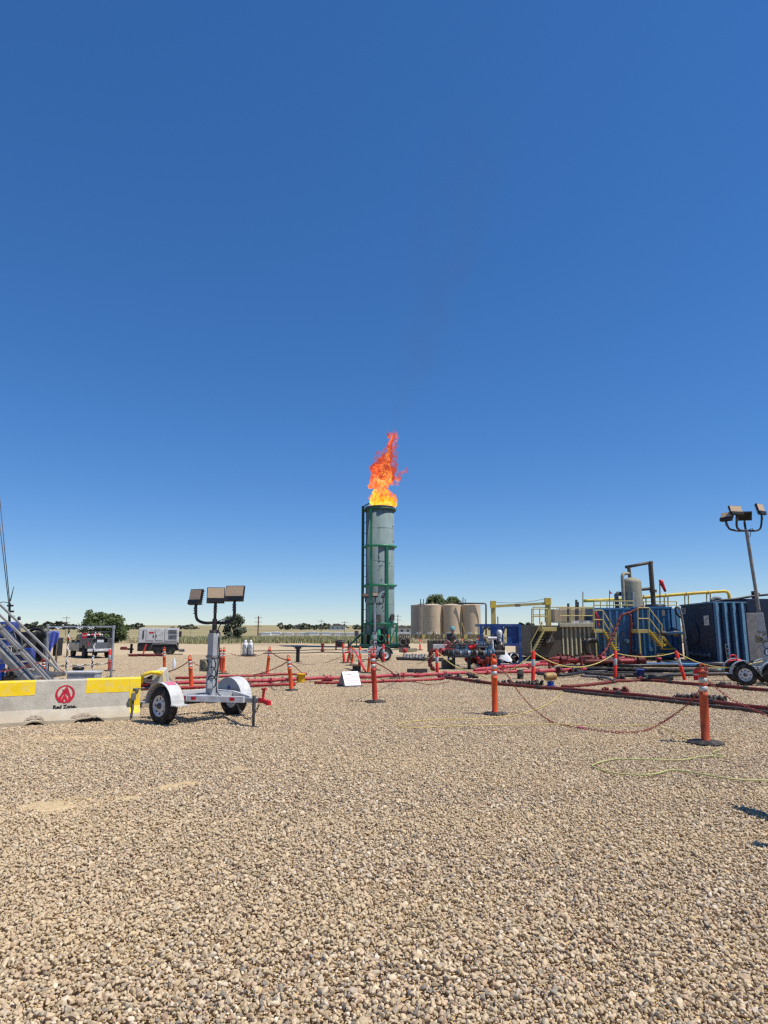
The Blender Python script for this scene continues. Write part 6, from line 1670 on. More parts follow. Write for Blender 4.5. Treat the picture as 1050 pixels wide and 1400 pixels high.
# plastic sheet and white T vent
ps = W(686.5, 884, bY - .65); pg = Vector((ps.x, ps.y, W(686, 902.5, bY - .65).z))
mb = MB(); vs = []; n = 14
for j in range(9):
    v = j / 8
    for k in range(n):
        a = 2 * math.pi * k / n; rr = (.03 + .23 * v) * (1 + .28 * math.sin(3 * a + 2 * v) * v)
        vs.append(Vector((ps.x + rr * math.cos(a) + .06 * v, ps.y + rr * .6 * math.sin(a), ps.z + (pg.z - ps.z) * v * (1 - .12 * (math.sin(2 * a) * v)))))
mb._add(vs, [(j * n + k, j * n + (k + 1) % n, (j + 1) * n + (k + 1) % n, (j + 1) * n + k) for j in range(8) for k in range(n)], True)
mb.cyl(Vector((ps.x, ps.y, 0)), ps, .02, n=6)
solo('plastic_sheet', mb, M['plastic'], 'white plastic sheet draped over a short pipe at the blue frame', 'sheet', Vector((ps.x, ps.y, 0)))
vt = W(673, 872.5, bY - 1.4)
t = thing('white_vent', 'white T-shaped vent pipe behind the clean orange bollard', 'vent', Vector((vt.x, vt.y, 0)))
mb = MB(); mb.cyl((0, 0, 0), (0, 0, vt.z), .05, n=12); obj('riser', mb, M['white'], t)
mb = MB(); mb.cyl((-.17, 0, vt.z), (.17, 0, vt.z), .055, n=12); obj('cross_pipe', mb, M['white'], t)
mb = MB(); mb.box((.06, 0, vt.z * .58), (.16, .06, .05)); mb.box((0, 0, vt.z * .3), (.13, .13, .06)); obj('clamp', mb, M['white'], t)

# ------------------------------------------------------------------ olive separator unit
oY = 32.0
ol = thing('olive_separator', 'olive brown separator tank with yellow stairs, railing and ribbed panel', 'tank', Vector((W(768, 905, oY).x, oY, 0)))
wbox('tank_body', ol, 727.5, 768, 855, 899, oY, 4.0, 'olivedark', .03)
wbox('ribbed_back', ol, 767.7, 811, 857, 899, oY + .12, 3.8, 'olive', .02)
wbox('top_beam', ol, 765.5, 811.5, 851.5, 857.2, oY - .12, .35, 'olivesunlit', .02)
wbox('white_number_strip', ol, 782, 810, 848.5, 851.6, oY - .05, .1, 'offwhite', 0)
o = bpy.data.objects.new('lettering', text_mesh('0000111', .10, M['dgrey'], .001)); C.objects.link(o); o.parent = ol
_p = W(797, 850, oY - .06) - ol.location; o.matrix_local = Matrix.Translation(_p) @ Matrix.Rotation(math.pi / 2, 4, 'X')
for k in range(7):
    x = 768.5 + k * 6.0
    a, b_ = W(x, 858, oY), W(x + 4.0, 898, oY)
    mb = MB(); wv = 3.7 * oY / FPX; cx_ = W(x + 2, 878, oY).x
    for z0, z1 in ((W(x, 899, oY).z, W(x, 857, oY).z),):
        mb.prism([(-wv / 2, 0), (-wv * .30, -.12), (wv * .30, -.12), (wv / 2, 0)], 1, rot=Matrix.Identity(3)) if False else None
        vs = [(cx_ + dx, oY + .125 + dy, z) for z in (z0, z1) for dx, dy in ((-wv / 2, 0), (-wv * .34, -.15), (wv * .1, -.13), (wv / 2, 0))]
        mb._add(vs, [(0, 1, 5, 4), (1, 2, 6, 5), (2, 3, 7, 6), (3, 0, 4, 7), (3, 2, 1, 0), (4, 5, 6, 7)])
    obj('rib', mb, M['olivesunlit'], ol, True)
c = W(748.5, 876.5, oY - .02)
mb = MB(); mb.lathe([(.30, .02), (.32, -.04), (.26, -.06), (.12, -.05), (.10, -.12), (.002, -.13)], c, (0, 1, 0), 20); mh = obj('manway', mb, M['iron'], ol, True)
mb = MB(); mb.lathe([(.11, -.125), (.09, -.14), (.002, -.145)], c, (0, 1, 0), 14); obj('hub', mb, M['mgrey'], mh, True)
for j in range(10):
    a_ = j * .628; mb = MB(); q_ = c + Vector((.29 * math.cos(a_), -.03, .29 * math.sin(a_))); mb.cyl(q_, q_ - Vector((0, .05, 0)), .02, n=6); obj('bolt', mb, M['dgrey'], mh, True)
# railings
def railing(par, x0, x1, ytop, ybot, Yd, posts, mat='palyellow', mids=1, r=.028):
    rows = [ytop] + [ytop + (ybot - ytop) * (k + 1) / (mids + 1) for k in range(mids)]
    for y in rows:
        mb = MB(); mb.cyl(W(x0, y, Yd), W(x1, y, Yd), r, n=7); obj('rail', mb, M[mat], par, True)
    for k in range(posts):
        px = x0 + (x1 - x0) * k / (posts - 1); mb = MB(); mb.cyl(W(px, ybot, Yd), W(px, ytop, Yd), r, n=7); obj('rail_post', mb, M[mat], par, True)
railing(ol, 727, 749, 832.5, 853, oY + .1, 3, mids=1)
railing(ol, 765, 811, 831.5, 852, oY + .3, 4, mids=1)
railing(ol, 729, 811, 830, 851, oY + 3.6, 6, mids=1)
wbox('platform', ol, 741, 761, 857.3, 863, oY - .75, .74, 'palyellow', .01)
for k, yy in enumerate((-.72, -.05)):
    mb = MB(); mb.beam(W(744, 861, oY + yy), W(727, 893, oY + yy), .07, .25, up=(0, 1, 0)); obj('stair_stringer', mb, M['palyellow'], ol, True)
    mb = MB(); mb.cyl(W(741, 850, oY + yy), W(725, 880, oY + yy), .024, n=7); mb.cyl(W(741, 850, oY + yy), W(741, 860, oY + yy), .024, n=7); mb.cyl(W(726, 879, oY + yy), W(726, 892, oY + yy), .024, n=7); obj('stair_rail', mb, M['palyellow'], ol, True)
for k in range(9):
    c = lerp(W(744, 862, oY - .38), W(728, 893, oY - .38), (k + .5) / 9); mb = MB(); mb.box(c, (.24, .6, .03)); obj('tread', mb, M['olive'], ol, True)
wbox('deck_vessel', ol, 758, 800, 832.5, 851, oY + 1.5, 1.8, 'beige', .03)
for px, top in ((797, 809), (788, 820), (777, 825), (790, 823)):
    mb = MB(); mb.cyl(W(px, 850, oY + 1), W(px, top, oY + 1), .03 if px == 797 else .06, n=7); obj('vent_pipe', mb, M['palyellow' if px == 797 else 'dgrey'], ol, True)
mb = MB(); mb.tube(smooth_path([W(814, 876, oY - .1), W(806, 875.5, oY - .25), W(801.5, 879, oY - .3), W(801, 887, oY - .3), W(806, 897, oY - .3)], 5), .12, 10); obj('black_elbow', mb, M['black'], ol, True)
# yellow gantry beam
gY2 = 33.5
gn = thing('yellow_gantry', 'yellow gantry beam between two posts above the blue frame', 'gantry', Vector((W(673, 895, gY2).x, gY2, 0)))
for px, top, w_ in ((674, 823, .27), (748.5, 819, .30)):
    p = W(px, top, gY2); mb = MB(); mb.beam(Vector((p.x, gY2, 0.0)), p, w_ * .8, w_ * .55, up=(0, 1, 0)); obj('post', mb, M['palyellow'], gn, True)
    mb = MB(); mb.box(p + Vector((0, 0, -.12)), (w_ * .95, w_ * .95, .34)); obj('cap', mb, M['yellow'], gn, True)
mb = MB(); mb.beam(W(675, 829, gY2), W(748, 825, gY2), .12, .13); obj('beam', mb, M['palyellow'], gn, True)
mb = MB(); mb.box(W(708, 827.5, gY2 - .02), (.22, .2, .15)); obj('trolley', mb, M['olive'], gn, True)
mb = MB(); mb.tube(sag(W(676, 823, gY2), W(747, 818, gY2), .12), .012, 5); obj('stay_cable', mb, M['mgrey'], gn, True)
p = W(680.5, 843, 30); mb = MB(); mb.cyl(Vector((p.x, 30, 0)), p, .025, n=6); solo('thin_rod', mb, M['dgrey'], 'thin dark rod standing behind the blue frame', 'rod', Vector((p.x, 30, 0)))

# ------------------------------------------------------------------ blue tanks
tY = 33.0
def ribbed_tank(label, x0, x1, ytop, ybot, Yd, dep, nrib, mat='tankblue', shade=None):
    t = thing('blue_tank', label, 'tank', Vector((W((x0 + x1) / 2, 900, Yd).x, Yd, 0)), group='blue steel tanks')
    xm = (x0 + x1) / 2
    a, b_ = W(xm, ytop, Yd).z, .12
    X0, X1 = W(x0, 870, Yd).x, W(x1, 870, Yd).x
    mb = MB(); mb.bx(X0, X1, Yd, Yd + dep, b_, a); obj('shell', mb, M[mat], t, True, bevel=.02)
    mb = MB(); mb.bx(X0 - .05, X1 + .05, Yd - .1, Yd + dep + .05, a, a + .09); obj('top_flange', mb, M[mat], t, True)
    mb = MB(); mb.bx(X0, X1, Yd - .08, Yd + dep, 0.0, .12); obj('skid', mb, M['black'], t, True)
    for k in range(nrib):
        cx_ = X0 + (X1 - X0) * (k + .5) / nrib; w_ = (X1 - X0) / nrib * .5
        vs = [(cx_ + dx, Yd + .002 + dy, z) for z in (b_ + .02, a - .02) for dx, dy in ((-w_ / 2, 0), (-w_ * .3, -.09), (w_ * .3, -.09), (w_ / 2, 0))]
        mb = MB(); mb._add(vs, [(0, 1, 5, 4), (1, 2, 6, 5), (2, 3, 7, 6), (3, 0, 4, 7), (3, 2, 1, 0), (4, 5, 6, 7)]); obj('rib', mb, M[mat], t, True)
    for k in range(4):   # ribs on the right end
        cy_ = Yd + dep * (k + .5) / 4
        mb = MB(); mb.bx(X1, X1 + .09, cy_ - .2, cy_ + .2, b_ + .02, a - .02); obj('end_rib', mb, M[mat], t, True)
    return t
bt1 = ribbed_tank('left blue ribbed tank behind the first yellow stairs', 811.5, 868, 833.5, 899, tY, 6, 6)
bt2 = ribbed_tank('right blue ribbed tank behind the second yellow stairs', 869, 919, 832, 899, tY - .3, 6, 7)
_x1 = W(919, 870, tY - .3).x; _zt = W(925, 832, tY).z
for k in range(2):      # splayed corner of the tank, turned to the sun
    a_ = Vector((_x1 + .02 + .30 * k, tY - .36 + .16 * k, .12)); b_ = a_ + Vector((.24, .13, 0))
    mb = MB(); mb._add([a_, b_, b_ + Vector((.0, .5, 0)), a_ + Vector((0, .5, 0))] + [q + Vector((0, 0, _zt - .12)) for q in (a_, b_, b_ + Vector((0, .5, 0)), a_ + Vector((0, .5, 0)))], [(3, 2, 1, 0), (4, 5, 6, 7), (0, 1, 5, 4), (1, 2, 6, 5), (2, 3, 7, 6), (3, 0, 4, 7)])
    obj('corner_rib', mb, M['tankblue'], bt2, True)
mb = MB(); p = W(907, 838, tY - .40); mb.box(p, (.16, .01, .3)); obj('faded_placard', mb, M['mgrey'], bt2, True)
mb = MB(); p = W(852, 867, tY - .1); mb.box(p, (.12, .01, .2)); obj('faded_placard', mb, M['mgrey'], bt1, True)
for px, py, tt in ((858, 877, bt1), (872, 890, bt2), (890, 888, bt2)):
    p = W(px, py, tY - .4); mb = MB(); mb.cyl(p + Vector((0, .4, 0)), p - Vector((0, .05, 0)), .1, n=10); obj('nozzle', mb, M['tanknavy'], tt, True)
railing(bt1, 812, 866, 822, 833, tY + .3, 7, mids=1)
railing(bt1, 812, 866, 821.5, 833, tY + 4.5, 7, mids=1)
railing(bt2, 880, 925, 822.5, 832, tY + 4.5, 5, mids=1)
# black hatch on top
p = W(896, 829, tY + 1.0); mb = MB(); mb.lathe([(.5, -.12), (.5, .06), (.42, .1), (.002, .12)], p, n=18); obj('hatch', mb, M['black'], bt2, True)
def side_stairs(label, plat, foot, Yd, dep=.8):
    """plat: (x0, x1, rail top row, deck row); the flight falls to the right to foot (px, py)"""
    x0, x1, yt, yd = plat
    t = thing('yellow_stairs', label, 'stairs', Vector((W(x1, 905, Yd).x, Yd, 0)), group='yellow access stairs')
    wbox('platform', t, x0, x1, yd, yd + 5, Yd, dep, 'palyellow', .01)
    for yy in (0, dep):
        for y in (yt, (yt + yd) / 2):
            mb = MB(); mb.cyl(W(x0, y, Yd + yy), W(x1 - 2, y, Yd + yy), .026, n=7); obj('rail', mb, M['palyellow'], t, True)
        for px in (x0, x0 + (x1 - x0) * .9):
            mb = MB(); mb.cyl(W(px, yd, Yd + yy), W(px, yt, Yd + yy), .026, n=7); obj('rail_post', mb, M['palyellow'], t, True)
        mb = MB(); mb.beam(W(x1 - 1, yd + 2, Yd + yy), W(foot[0], foot[1], Yd + yy), .06, .22, up=(0, 1, 0)); obj('stringer', mb, M['yellow'], t, True)
        for off in (0, (yd - yt) * .48):
            mb = MB(); mb.cyl(W(x1 - 2, yt + off, Yd + yy), W(foot[0], foot[1] - (yd - yt) + off, Yd + yy), .026, n=7); obj('stair_rail', mb, M['palyellow'], t, True)
        mb = MB(); mb.cyl(W(foot[0], foot[1] + 2, Yd + yy), W(foot[0], foot[1] - (yd - yt), Yd + yy), .03, n=7); obj('rail_post', mb, M['palyellow'], t, True)
        mb = MB(); p = W(x0 + 2, yd + 4, Yd + yy); mb.beam(p, Vector((p.x, p.y, 0)), .06); obj('leg', mb, M['palyellow'], t, True)
    for k in range(8):
        c = lerp(W(x1, yd + 3, Yd + dep / 2), W(foot[0] - 1, foot[1], Yd + dep / 2), (k + .5) / 8); mb = MB(); mb.box(c, (.24, dep - .08, .03)); obj('tread', mb, M['yellow'], t, True)
    return t
side_stairs('first yellow stairs with platform against the left blue tank', (812, 826, 834.5, 860), (842, 890), tY - 1.1)
s2 = side_stairs('second yellow stairs with platform against the right blue tank', (872, 889, 831, 860.5), (905, 884), tY - 1.5)
for py, (x0, x1) in ((881, (905, 913)), (887, (906, 921)), (894, (906, 914))):
    mb = MB(); mb.beam(W(x0, py, tY - 1.1), W(x1, py, tY - 1.1), .5, .06); obj('lower_step', mb, M['yellow'], s2, True)
mb = MB(); mb.beam(W(904, 868, tY - 1.0), W(919, 886, tY - 1.0), .06, .2, up=(0, 1, 0)); obj('stringer', mb, M['palyellow'], s2, True)
# tan pressure vessel on the tanks
vY = 34.5
vs_ = thing('tan_vessel', 'tan upright pressure vessel on top of the blue tanks', 'vessel', W(864.5, 832, vY))
zt, zb = W(864, 795.5, vY).z, W(864, 832, vY).z; rv = 12.3 * vY / FPX; xo = W(864.5, 810, vY)
mb = MB(); mb.lathe([(rv, zb), (rv, zt - .05), (rv * .95, zt + .06), (rv * .7, zt + .16), (rv * .3, zt + .22), (.002, zt + .23)], (xo.x, vY, 0), n=32); obj('shell', mb, M['vesseltan'], vs_, True)
mb = MB(); mb.tube(smooth_path([W(853, 830, vY - .3), W(851.5, 800, vY - .3), W(851, 788, vY - .3), W(853, 784.5, vY - .2), W(860, 784.5, vY), W(862, 790, vY)], 5), .09, 9); obj('vent_pipe', mb, M['vesseltan'], vs_, True)
mb = MB(); mb.cyl(W(866, 832, vY - rv - .06), W(865, 809, vY - rv - .06), .06, n=8); obj('sight_glass', mb, M['alu'], vs_, True)
fr = thing('pipe_goalpost', 'brown pipe goalpost rising beside the tan vessel', 'frame', W(890, 832, vY))
mb = MB(); mb.tube([W(855, 775.5, vY), W(892, 768.5, vY)], .08, 9); obj('top_pipe', mb, M['olivedark'], fr, True)
mb = MB(); mb.cyl(W(889, 768, vY), W(895, 845, vY), .12, n=10); obj('riser', mb, M['olivedark'], fr, True)
mb = MB(); mb.cyl(W(859.5, 775, vY), W(861.5, 793, vY), .09, n=9); obj('riser', mb, M['olivedark'], fr, True)
mb = MB(); mb.cyl(W(876, 806, vY), W(893, 804.5, vY), .08, n=9); obj('cross_pipe', mb, M['olivedark'], fr, True)
mb = MB(); p = W(893, 808, vY); mb.cyl(p - Vector((0, 0, .07)), p + Vector((0, 0, .07)), .18, n=12); obj('flange', mb, M['olivedark'], fr, True)
mb = MB(); mb.tube([W(844, 832, vY), W(842.5, 813, vY), W(844, 811.5, vY), W(853, 812.5, vY)], .11, 9); obj('elbow_pipe', mb, M['dgrey'], fr, True)
# yellow header pipe
yh = thing('yellow_header', 'long yellow header pipe on posts above the blue and navy tanks', 'pipe', W(930, 832, 37))
mb = MB(); mb.tube(smooth_path([W(798, 821.5, 37), W(850, 819, 37), W(930, 812.5, 37), W(986, 808.5, 37), W(993, 809, 37), W(996.5, 813, 37), W(997.5, 824, 37)], 5), .088, 12); obj('pipe', mb, M['yellow'], yh, True)
for px, py in ((880, 817), (910, 815), (938, 813), (968, 811)):
    for dx in (-2, 3):
        mb = MB(); mb.cyl(W(px + dx, py, 37), W(px + dx + .6, 832, 37), .035, n=7); obj('post', mb, M['palyellow'], yh, True)
    mb = MB(); mb.torus(W(px, py - .9, 37), (1, 0, .06), .095, .025, 16, 6); obj('clamp', mb, M['palyellow'], yh, True)
# windsock and flag
wsY = 34
ws = thing('windsock', 'red windsock hanging limp from a thin pole above the blue tank', 'windsock', W(902, 832, wsY))
mb = MB(); mb.cyl(W(902.5, 828, wsY), W(902, 792.5, wsY), .03, n=7); obj('pole', mb, M['dgrey'], ws, True)
mb = MB(); mb.tube([W(903, 793, wsY), W(904.5, 797, wsY), W(907.5, 803.5, wsY), W(909.8, 809, wsY)], [.10, .105, .08, .06], 10); obj('sock', mb, M['bright_red'], ws, True)
fg = thing('small_flag', 'tiny red and white flag on a rod above the left blue tank', 'flag', W(834, 833, wsY))
mb = MB(); mb.cyl(W(834, 893, tY - 1.6), W(833.3, 807, tY - 1.6), .02, n=6); obj('rod', mb, M['mgrey'], fg, True)
mb = MB(); mb._add([W(833.3, 807.5, tY - 1.6), W(837.5, 811.5, tY - 1.65), W(833.5, 812, tY - 1.6)], [(0, 1, 2)]); o = obj('cloth', mb, M['pinks'], fg, True); o.modifiers.new('t', 'SOLIDIFY').thickness = .006
# red hose from tank down to the iron
def linked_hose(label, pts, Yd, r, mat, umat, every):
    ps = smooth_path([W(x, y, Yd + d) for x, y, d in pts], 5)
    t = thing('jointed_hose', label, 'hose', Vector((ps[-1].x, ps[-1].y, 0)))
    mb = MB(); mb.tube(ps, r, 8); obj('pipe', mb, M[mat], t, True)
    q_ = resample(ps, every)
    for a, b_ in zip(q_[1:], q_[2:] + [ps[-1]]): union(t, a, (b_ - a) if (b_ - a).length > 1e-3 else Vector((1, 0, 0)), r, umat)
linked_hose('dark red jointed pipe falling from the blue tank top to the ground iron', [(879, 829, 0), (871, 833, 0), (860, 838, -.1), (849, 842, -.2), (845, 852, -.3), (840, 864, -.5), (834, 877, -.7), (829, 888, -.9), (820, 899, -1.2)], tY - 1.0, .05, 'redbrown', 'redbrown', .30)
linked_hose('upright dark red jointed pipe on the left blue tank', [(862, 840, 0), (863, 858, 0), (862.5, 878, 0), (862, 893, 0)], tY - .6, .055, 'redbrown', 'redbrown', .45)
linked_hose('small red jointed pipe over the first yellow platform', [(814, 837, 0), (817, 845, 0), (818, 856, 0)], tY - .5, .05, 'bright_red', 'red', .2)
# ground iron before the tanks
rY = 26.5
gi_ = thing('red_header', 'row of red iron valves on short stands before the tanks', 'manifold', Vector((W(840, 910, rY).x, rY, 0)))
mb = MB(); mb.cyl(W(738, 905, rY + .6), W(800, 902, rY), .07, n=10); obj('pipe', mb, M['red'], gi_, True)
mb = MB(); mb.cyl(W(796, 904.5, rY), W(846, 904, rY), .075, n=12); obj('pipe', mb, M['redbrown'], gi_, True)
mb = MB(); mb.cyl(W(844, 904, rY - .05), W(882, 903.8, rY - .05), .095, n=12); obj('pipe', mb, M['red'], gi_, True)
random.seed(77)
for k in range(20):
    px = 758 + k * 6.2; c = W(px, 903.5 + random.uniform(-2.5, 1), rY + random.uniform(-.15, .5)); s_ = random.uniform(.8, 1.25)
    mb = MB(); mb.cyl(c - Vector((.1 * s_, 0, 0)), c + Vector((.1 * s_, 0, 0)), .13 * s_, n=12); mb.cyl(c, c + Vector((0, 0, .2 * s_)), .06 * s_, n=8); mb.box(c + Vector((.14 * s_, 0, 0)), (.06, .2, .2))
    obj('valve', mb, M[random.choice(['red', 'redbrown', 'redbrown', 'iron', 'iron'])], gi_, True)
for k in range(9):
    p = W(806 + k * 8.4, 906, rY); mb = MB(); mb.beam(Vector((p.x, rY, 0)), p, .08); obj('stand', mb, M['black'], gi_, True)
for px in (846, 868, 880):
    c = W(px, 904, rY); mb = MB(); mb.cyl(c - Vector((.04, 0, 0)), c + Vector((.04, 0, 0)), .17, n=12); obj('flange', mb, M['redbrown'], gi_, True)
for px, py, h_ in ((751, 909, 14), (795, 915, 22)):
    p = G(px, py + 6); mb = MB(); q_ = W(px, py - h_ + 6, p.y); mb.tube(smooth_path([p, lerp(p, q_, .7), q_, q_ + Vector((.35, 0, .02))], 4), .05, 8); solo('bent_riser', mb, M['redbrown'], 'thin red riser pipe bent over right of the front delineator post' if px == 751 else 'dark red riser pipe left of the red valve row', 'pipe', p)
# tools and low dark mats
mt_ = thing('ground_mat', 'wide low black mat under the hoses before the blue tanks', 'mat', G(870, 916))
for k, (x0, x1, y_) in enumerate(((770, 985, 911), (790, 1000, 915.5), (800, 905, 920))):
    a, b_ = G(x0, y_), G(x1, y_ + 1.5); mb = MB(); mb.beam(a + Vector((0, 0, .03)), b_ + Vector((0, 0, .03)), .9 - .12 * k, .05 + .008 * k); obj('mat_strip', mb, M['rubber'], mt_, True)
hoses = [('black hose along the foot of the blue tanks', [(800, 907, 'iron'), (860, 910), (940, 909), (1010, 912)], 'black', .06),
         ('thick black hose in the middle of the mat', [(770, 914), (850, 915), (930, 917), (1000, 918)], 'rubber', .07),
         ('dark hose along the near edge of the mat', [(800, 921), (870, 923.5), (940, 922), (1000, 921)], 'iron', .06),
         ('pale green hose curving right of the delineator', [(884, 926), (905, 922), (940, 920), (963, 917), (985, 915), (1008, 912)], 'green', .03),
         ('light blue pipe lying at the foot of the right blue tank', [(880, 908), (915, 908.5), (960, 909)], 'tankblue', .07),
         ('grey hose left of the second delineator', [(795, 924), (825, 926), (836, 929)], 'mgrey', .04),
         ('short brown timber right of the blue bucket', [(886, 925.5), (920, 926)], 'olivedark', .08),
         ('long grey pipe lying left of the navy tank', [(915, 905), (990, 907)], 'mgrey', .05),
         ('black hose sweeping before the olive tank', [(735, 921), (770, 923), (800, 919), (830, 918)], 'black', .05)]
for lb, pts, mt, r_ in hoses:
    pts = [G(p[0], p[1], r_ + .06) for p in pts]; mb = MB(); mb.tube(smooth_path(pts, 5), r_, 8); solo('ground_hose', mb, M[mt], lb, 'hose', Vector((pts[0].x, pts[0].y, 0)), 'hoses on the ground')
p = G(776, 922); t = thing('rusty_scrap', 'rusty red fittings heaped before the red valve row', 'fittings', p)
for k in range(6):
    c = Vector((random.uniform(-.35, .4), random.uniform(-.2, .2), random.uniform(.06, .16))); d = Vector((random.uniform(-1, 1), random.uniform(-1, 1), .2)).normalized(); mb = MB(); mb.cyl(c - d * .15, c + d * .15, .07, n=9); mb.cyl(c + d * .08, c + d * .15, .11, n=9); obj('fitting', mb, M['redbrown' if k % 2 else 'iron'], t)
p = G(901, 911.5); t = thing('red_valve', 'small upright red valve at the foot of the right blue tank', 'valve', p)
mb = MB(); mb.lathe([(.16, 0), (.16, .05), (.08, .07), (.08, .25), (.13, .27), (.13, .36), (.05, .38), (.05, .5), (.002, .5)], n=12); obj('body', mb, M['red'], t)
mb = MB(); mb.torus((0, 0, .5), (0, 0, 1), .1, .015, 14, 5); obj('handwheel', mb, M['iron'], t)

# ------------------------------------------------------------------ navy tank at the right
nY0, nY1 = 28.2, 32.4
pA, pB = W(980, 905, nY0), W(936, 900, nY1)
nt_ = thing('navy_tank', 'navy blue ribbed steel tank with number 231, right side', 'tank', Vector((pA.x, nY0, 0)))
ztop_ = W(980, 824.5, nY0).z
x_end = W(1026, 870, nY0).x
f0 = Vector((pA.x, nY0, 0)); f1 = Vector((pB.x, nY1, 0)); back = Vector((0, 4.2, 0))
right = Vector((x_end, nY0 + .15, 0))
base = [f0, right, right + Vector((.2, 4.5, 0)), f1]
vs = [p + Vector((0, 0, .1)) for p in base] + [p + Vector((0, 0, ztop_)) for p in base]
mb = MB(); mb._add(vs, [(3, 2, 1, 0), (4, 5, 6, 7), (0, 1, 5, 4), (1, 2, 6, 5), (2, 3, 7, 6), (3, 0, 4, 7)]); obj('shell', mb, M['tanknavy_shaded'], nt_, True, bevel=.02)
fd = (right - f0).normalized(); ln = (right - f0).length; nrm = Vector((fd.y, -fd.x, 0))
for k in range(4):
    c = f0 + fd * ln * (k + .42) / 4; w_ = ln / 4 * .62
    vs = []
    for z in (.12, ztop_ + .02):
        for dx, dy in ((-w_ / 2, -.0), (-w_ / 2, .20), (w_ / 2, .03), (w_ / 2, -.0)): vs.append(c + fd * dx + nrm * (dy + .003) + Vector((0, 0, z)))
    mb = MB(); mb._add(vs, [(0, 1, 5, 4), (1, 2, 6, 5), (2, 3, 7, 6), (3, 0, 4, 7), (3, 2, 1, 0), (4, 5, 6, 7)]); obj('rib', mb, M['tanknavy'], nt_, True)
mb = MB(); mb.beam(f0 + Vector((0, 0, ztop_ + .03)), f1 + Vector((0, 0, ztop_ + .03)), .12, .06); mb.beam(f0 + Vector((0, 0, ztop_ + .032)), right + Vector((0, 0, ztop_ + .032)), .14, .06); obj('top_rim', mb, M['tanknavy'], nt_, True)
# things on the dark left face
ed = (f0 - f1).normalized(); en_ = Vector((-ed.y, ed.x, 0)); en_ = en_ if en_.x < 0 else -en_
def face_pt(s_, z, off=.02): return f1 + ed * s_ + en_ * off + Vector((0, 0, z))
LF = (f0 - f1).length
FR_ = Matrix((ed, Vector((0, 0, 1)), en_)).transposed()
mb = MB(); c = face_pt(LF * .82, ztop_ - .72); mb.box(c, (.62, .42, .012), FR_); obj('notice', mb, M['offwhite'], nt_, True)
mb = MB(); mb.beam(c + en_ * .01 + ed * .2 + Vector((0, 0, .12)), c + en_ * .01 - ed * .2 - Vector((0, 0, .02)), .01, .03); mb.beam(c + en_ * .01 + ed * .1 - Vector((0, 0, .1)), c + en_ * .01 - ed * .22 - Vector((0, 0, .1)), .01, .02); obj('notice_print', mb, M['mgrey'], nt_, True)
o = bpy.data.objects.new('lettering', text_mesh('231', .42, M['offwhite'], .006)); C.objects.link(o); o.parent = nt_
o.matrix_local = Matrix.Translation(face_pt(LF * .13, ztop_ - .26) - nt_.location) @ FR_.to_4x4()
mb = MB(); c = face_pt(LF * .45, ztop_ * .5); mb.lathe([(.5, 0), (.5, .05), (.4, .07), (.36, .05), (.002, .06)], c - en_ * .02, en_, 24); obj('manway', mb, M['tanknavy_shaded'], nt_, True)
for k in range(6):
    mb = MB(); c = face_pt(LF * (.2 + .13 * k), .36 + .03 * (k % 2)); mb.lathe([(.05, 0), (.13, .0), (.13, .08), (.06, .1), (.06, .16), (.002, .17)], c - en_ * .02, en_, 10); obj('nozzle', mb, M['dgrey'], nt_, True)
mb = MB(); mb.tube(smooth_path([W(941, 902, 29.2), W(936, 868, 29.2), W(931, 838, 29.2), W(928, 831, 29.2), W(925, 830, 29.2)], 4), .055, 8); obj('standpipe', mb, M['mgrey'], nt_, True)
mb = MB(); mb.tube(smooth_path([W(929, 832, 29.3), W(926, 830, 29.3), W(923.5, 832, 29.3), W(924.5, 838, 29.4), W(930, 844, 29.5), W(934, 845, 30)], 5), .045, 8); obj('black_hose', mb, M['black'], nt_, True)
mb = MB(); mb.tube(smooth_path([W(905, 867, 31), W(915, 866, 30.6), W(926, 865, 30.2), W(936, 865.5, 30)], 4), .07, 8); obj('transfer_hose', mb, M['tanknavy'], nt_, True)
for px in (907, 924):
    c = W(px, 866, 30.5); mb = MB(); mb.cyl(c - Vector((.1, 0, 0)), c + Vector((.1, 0, 0)), .12, n=10); obj('coupling', mb, M['brass' if px > 910 else 'iron'], nt_, True)
mb = MB(); lx, lz = W(995.5, 890, nY0 - .2).x, 0
for s_ in (-1, 1): mb.cyl((lx + s_ * .06, nY0 - .2, .05), (lx + s_ * .06 - .05, nY0 - .2, W(994, 880, nY0).z), .015, n=6)
for k in range(5): mb.cyl((lx - .06, nY0 - .2, .15 + .18 * k), (lx + .06, nY0 - .2, .15 + .18 * k), .012, n=6)
obj('ladder', mb, M['mgrey'], nt_, True)
mb = MB(); c = W(1004, 904, nY0 - .6); mb.cyl(c - Vector((.25, 0, .05)), c + Vector((.25, 0, .02)), .09, n=10); mb.torus(c + Vector((-.1, -.1, .1)), (0, 1, .2), .16, .03, 14, 6); mb.cyl(Vector((c.x, c.y, 0)), c, .05, n=8)
solo('red_valve', mb, M['bright_red'], 'bright red valve with ring at the foot of the navy tank', 'valve', Vector((c.x, c.y, 0)))
mb = MB(); mb.tube(smooth_path([W(966, 826, 29), W(985, 821, 29), W(1005, 819, 29), W(1030, 815, 29.2), W(1060, 812, 29.4)], 4), .05, 7); obj('top_hose', mb, M['black'], nt_, True)
mb = MB(); mb.tube(smooth_path([W(972, 822, 30), W(978, 818, 30), W(985, 819, 30), W(982, 823, 30)], 4), .09, 8); obj('hose_coupling', mb, M['mgrey'], nt_, True)
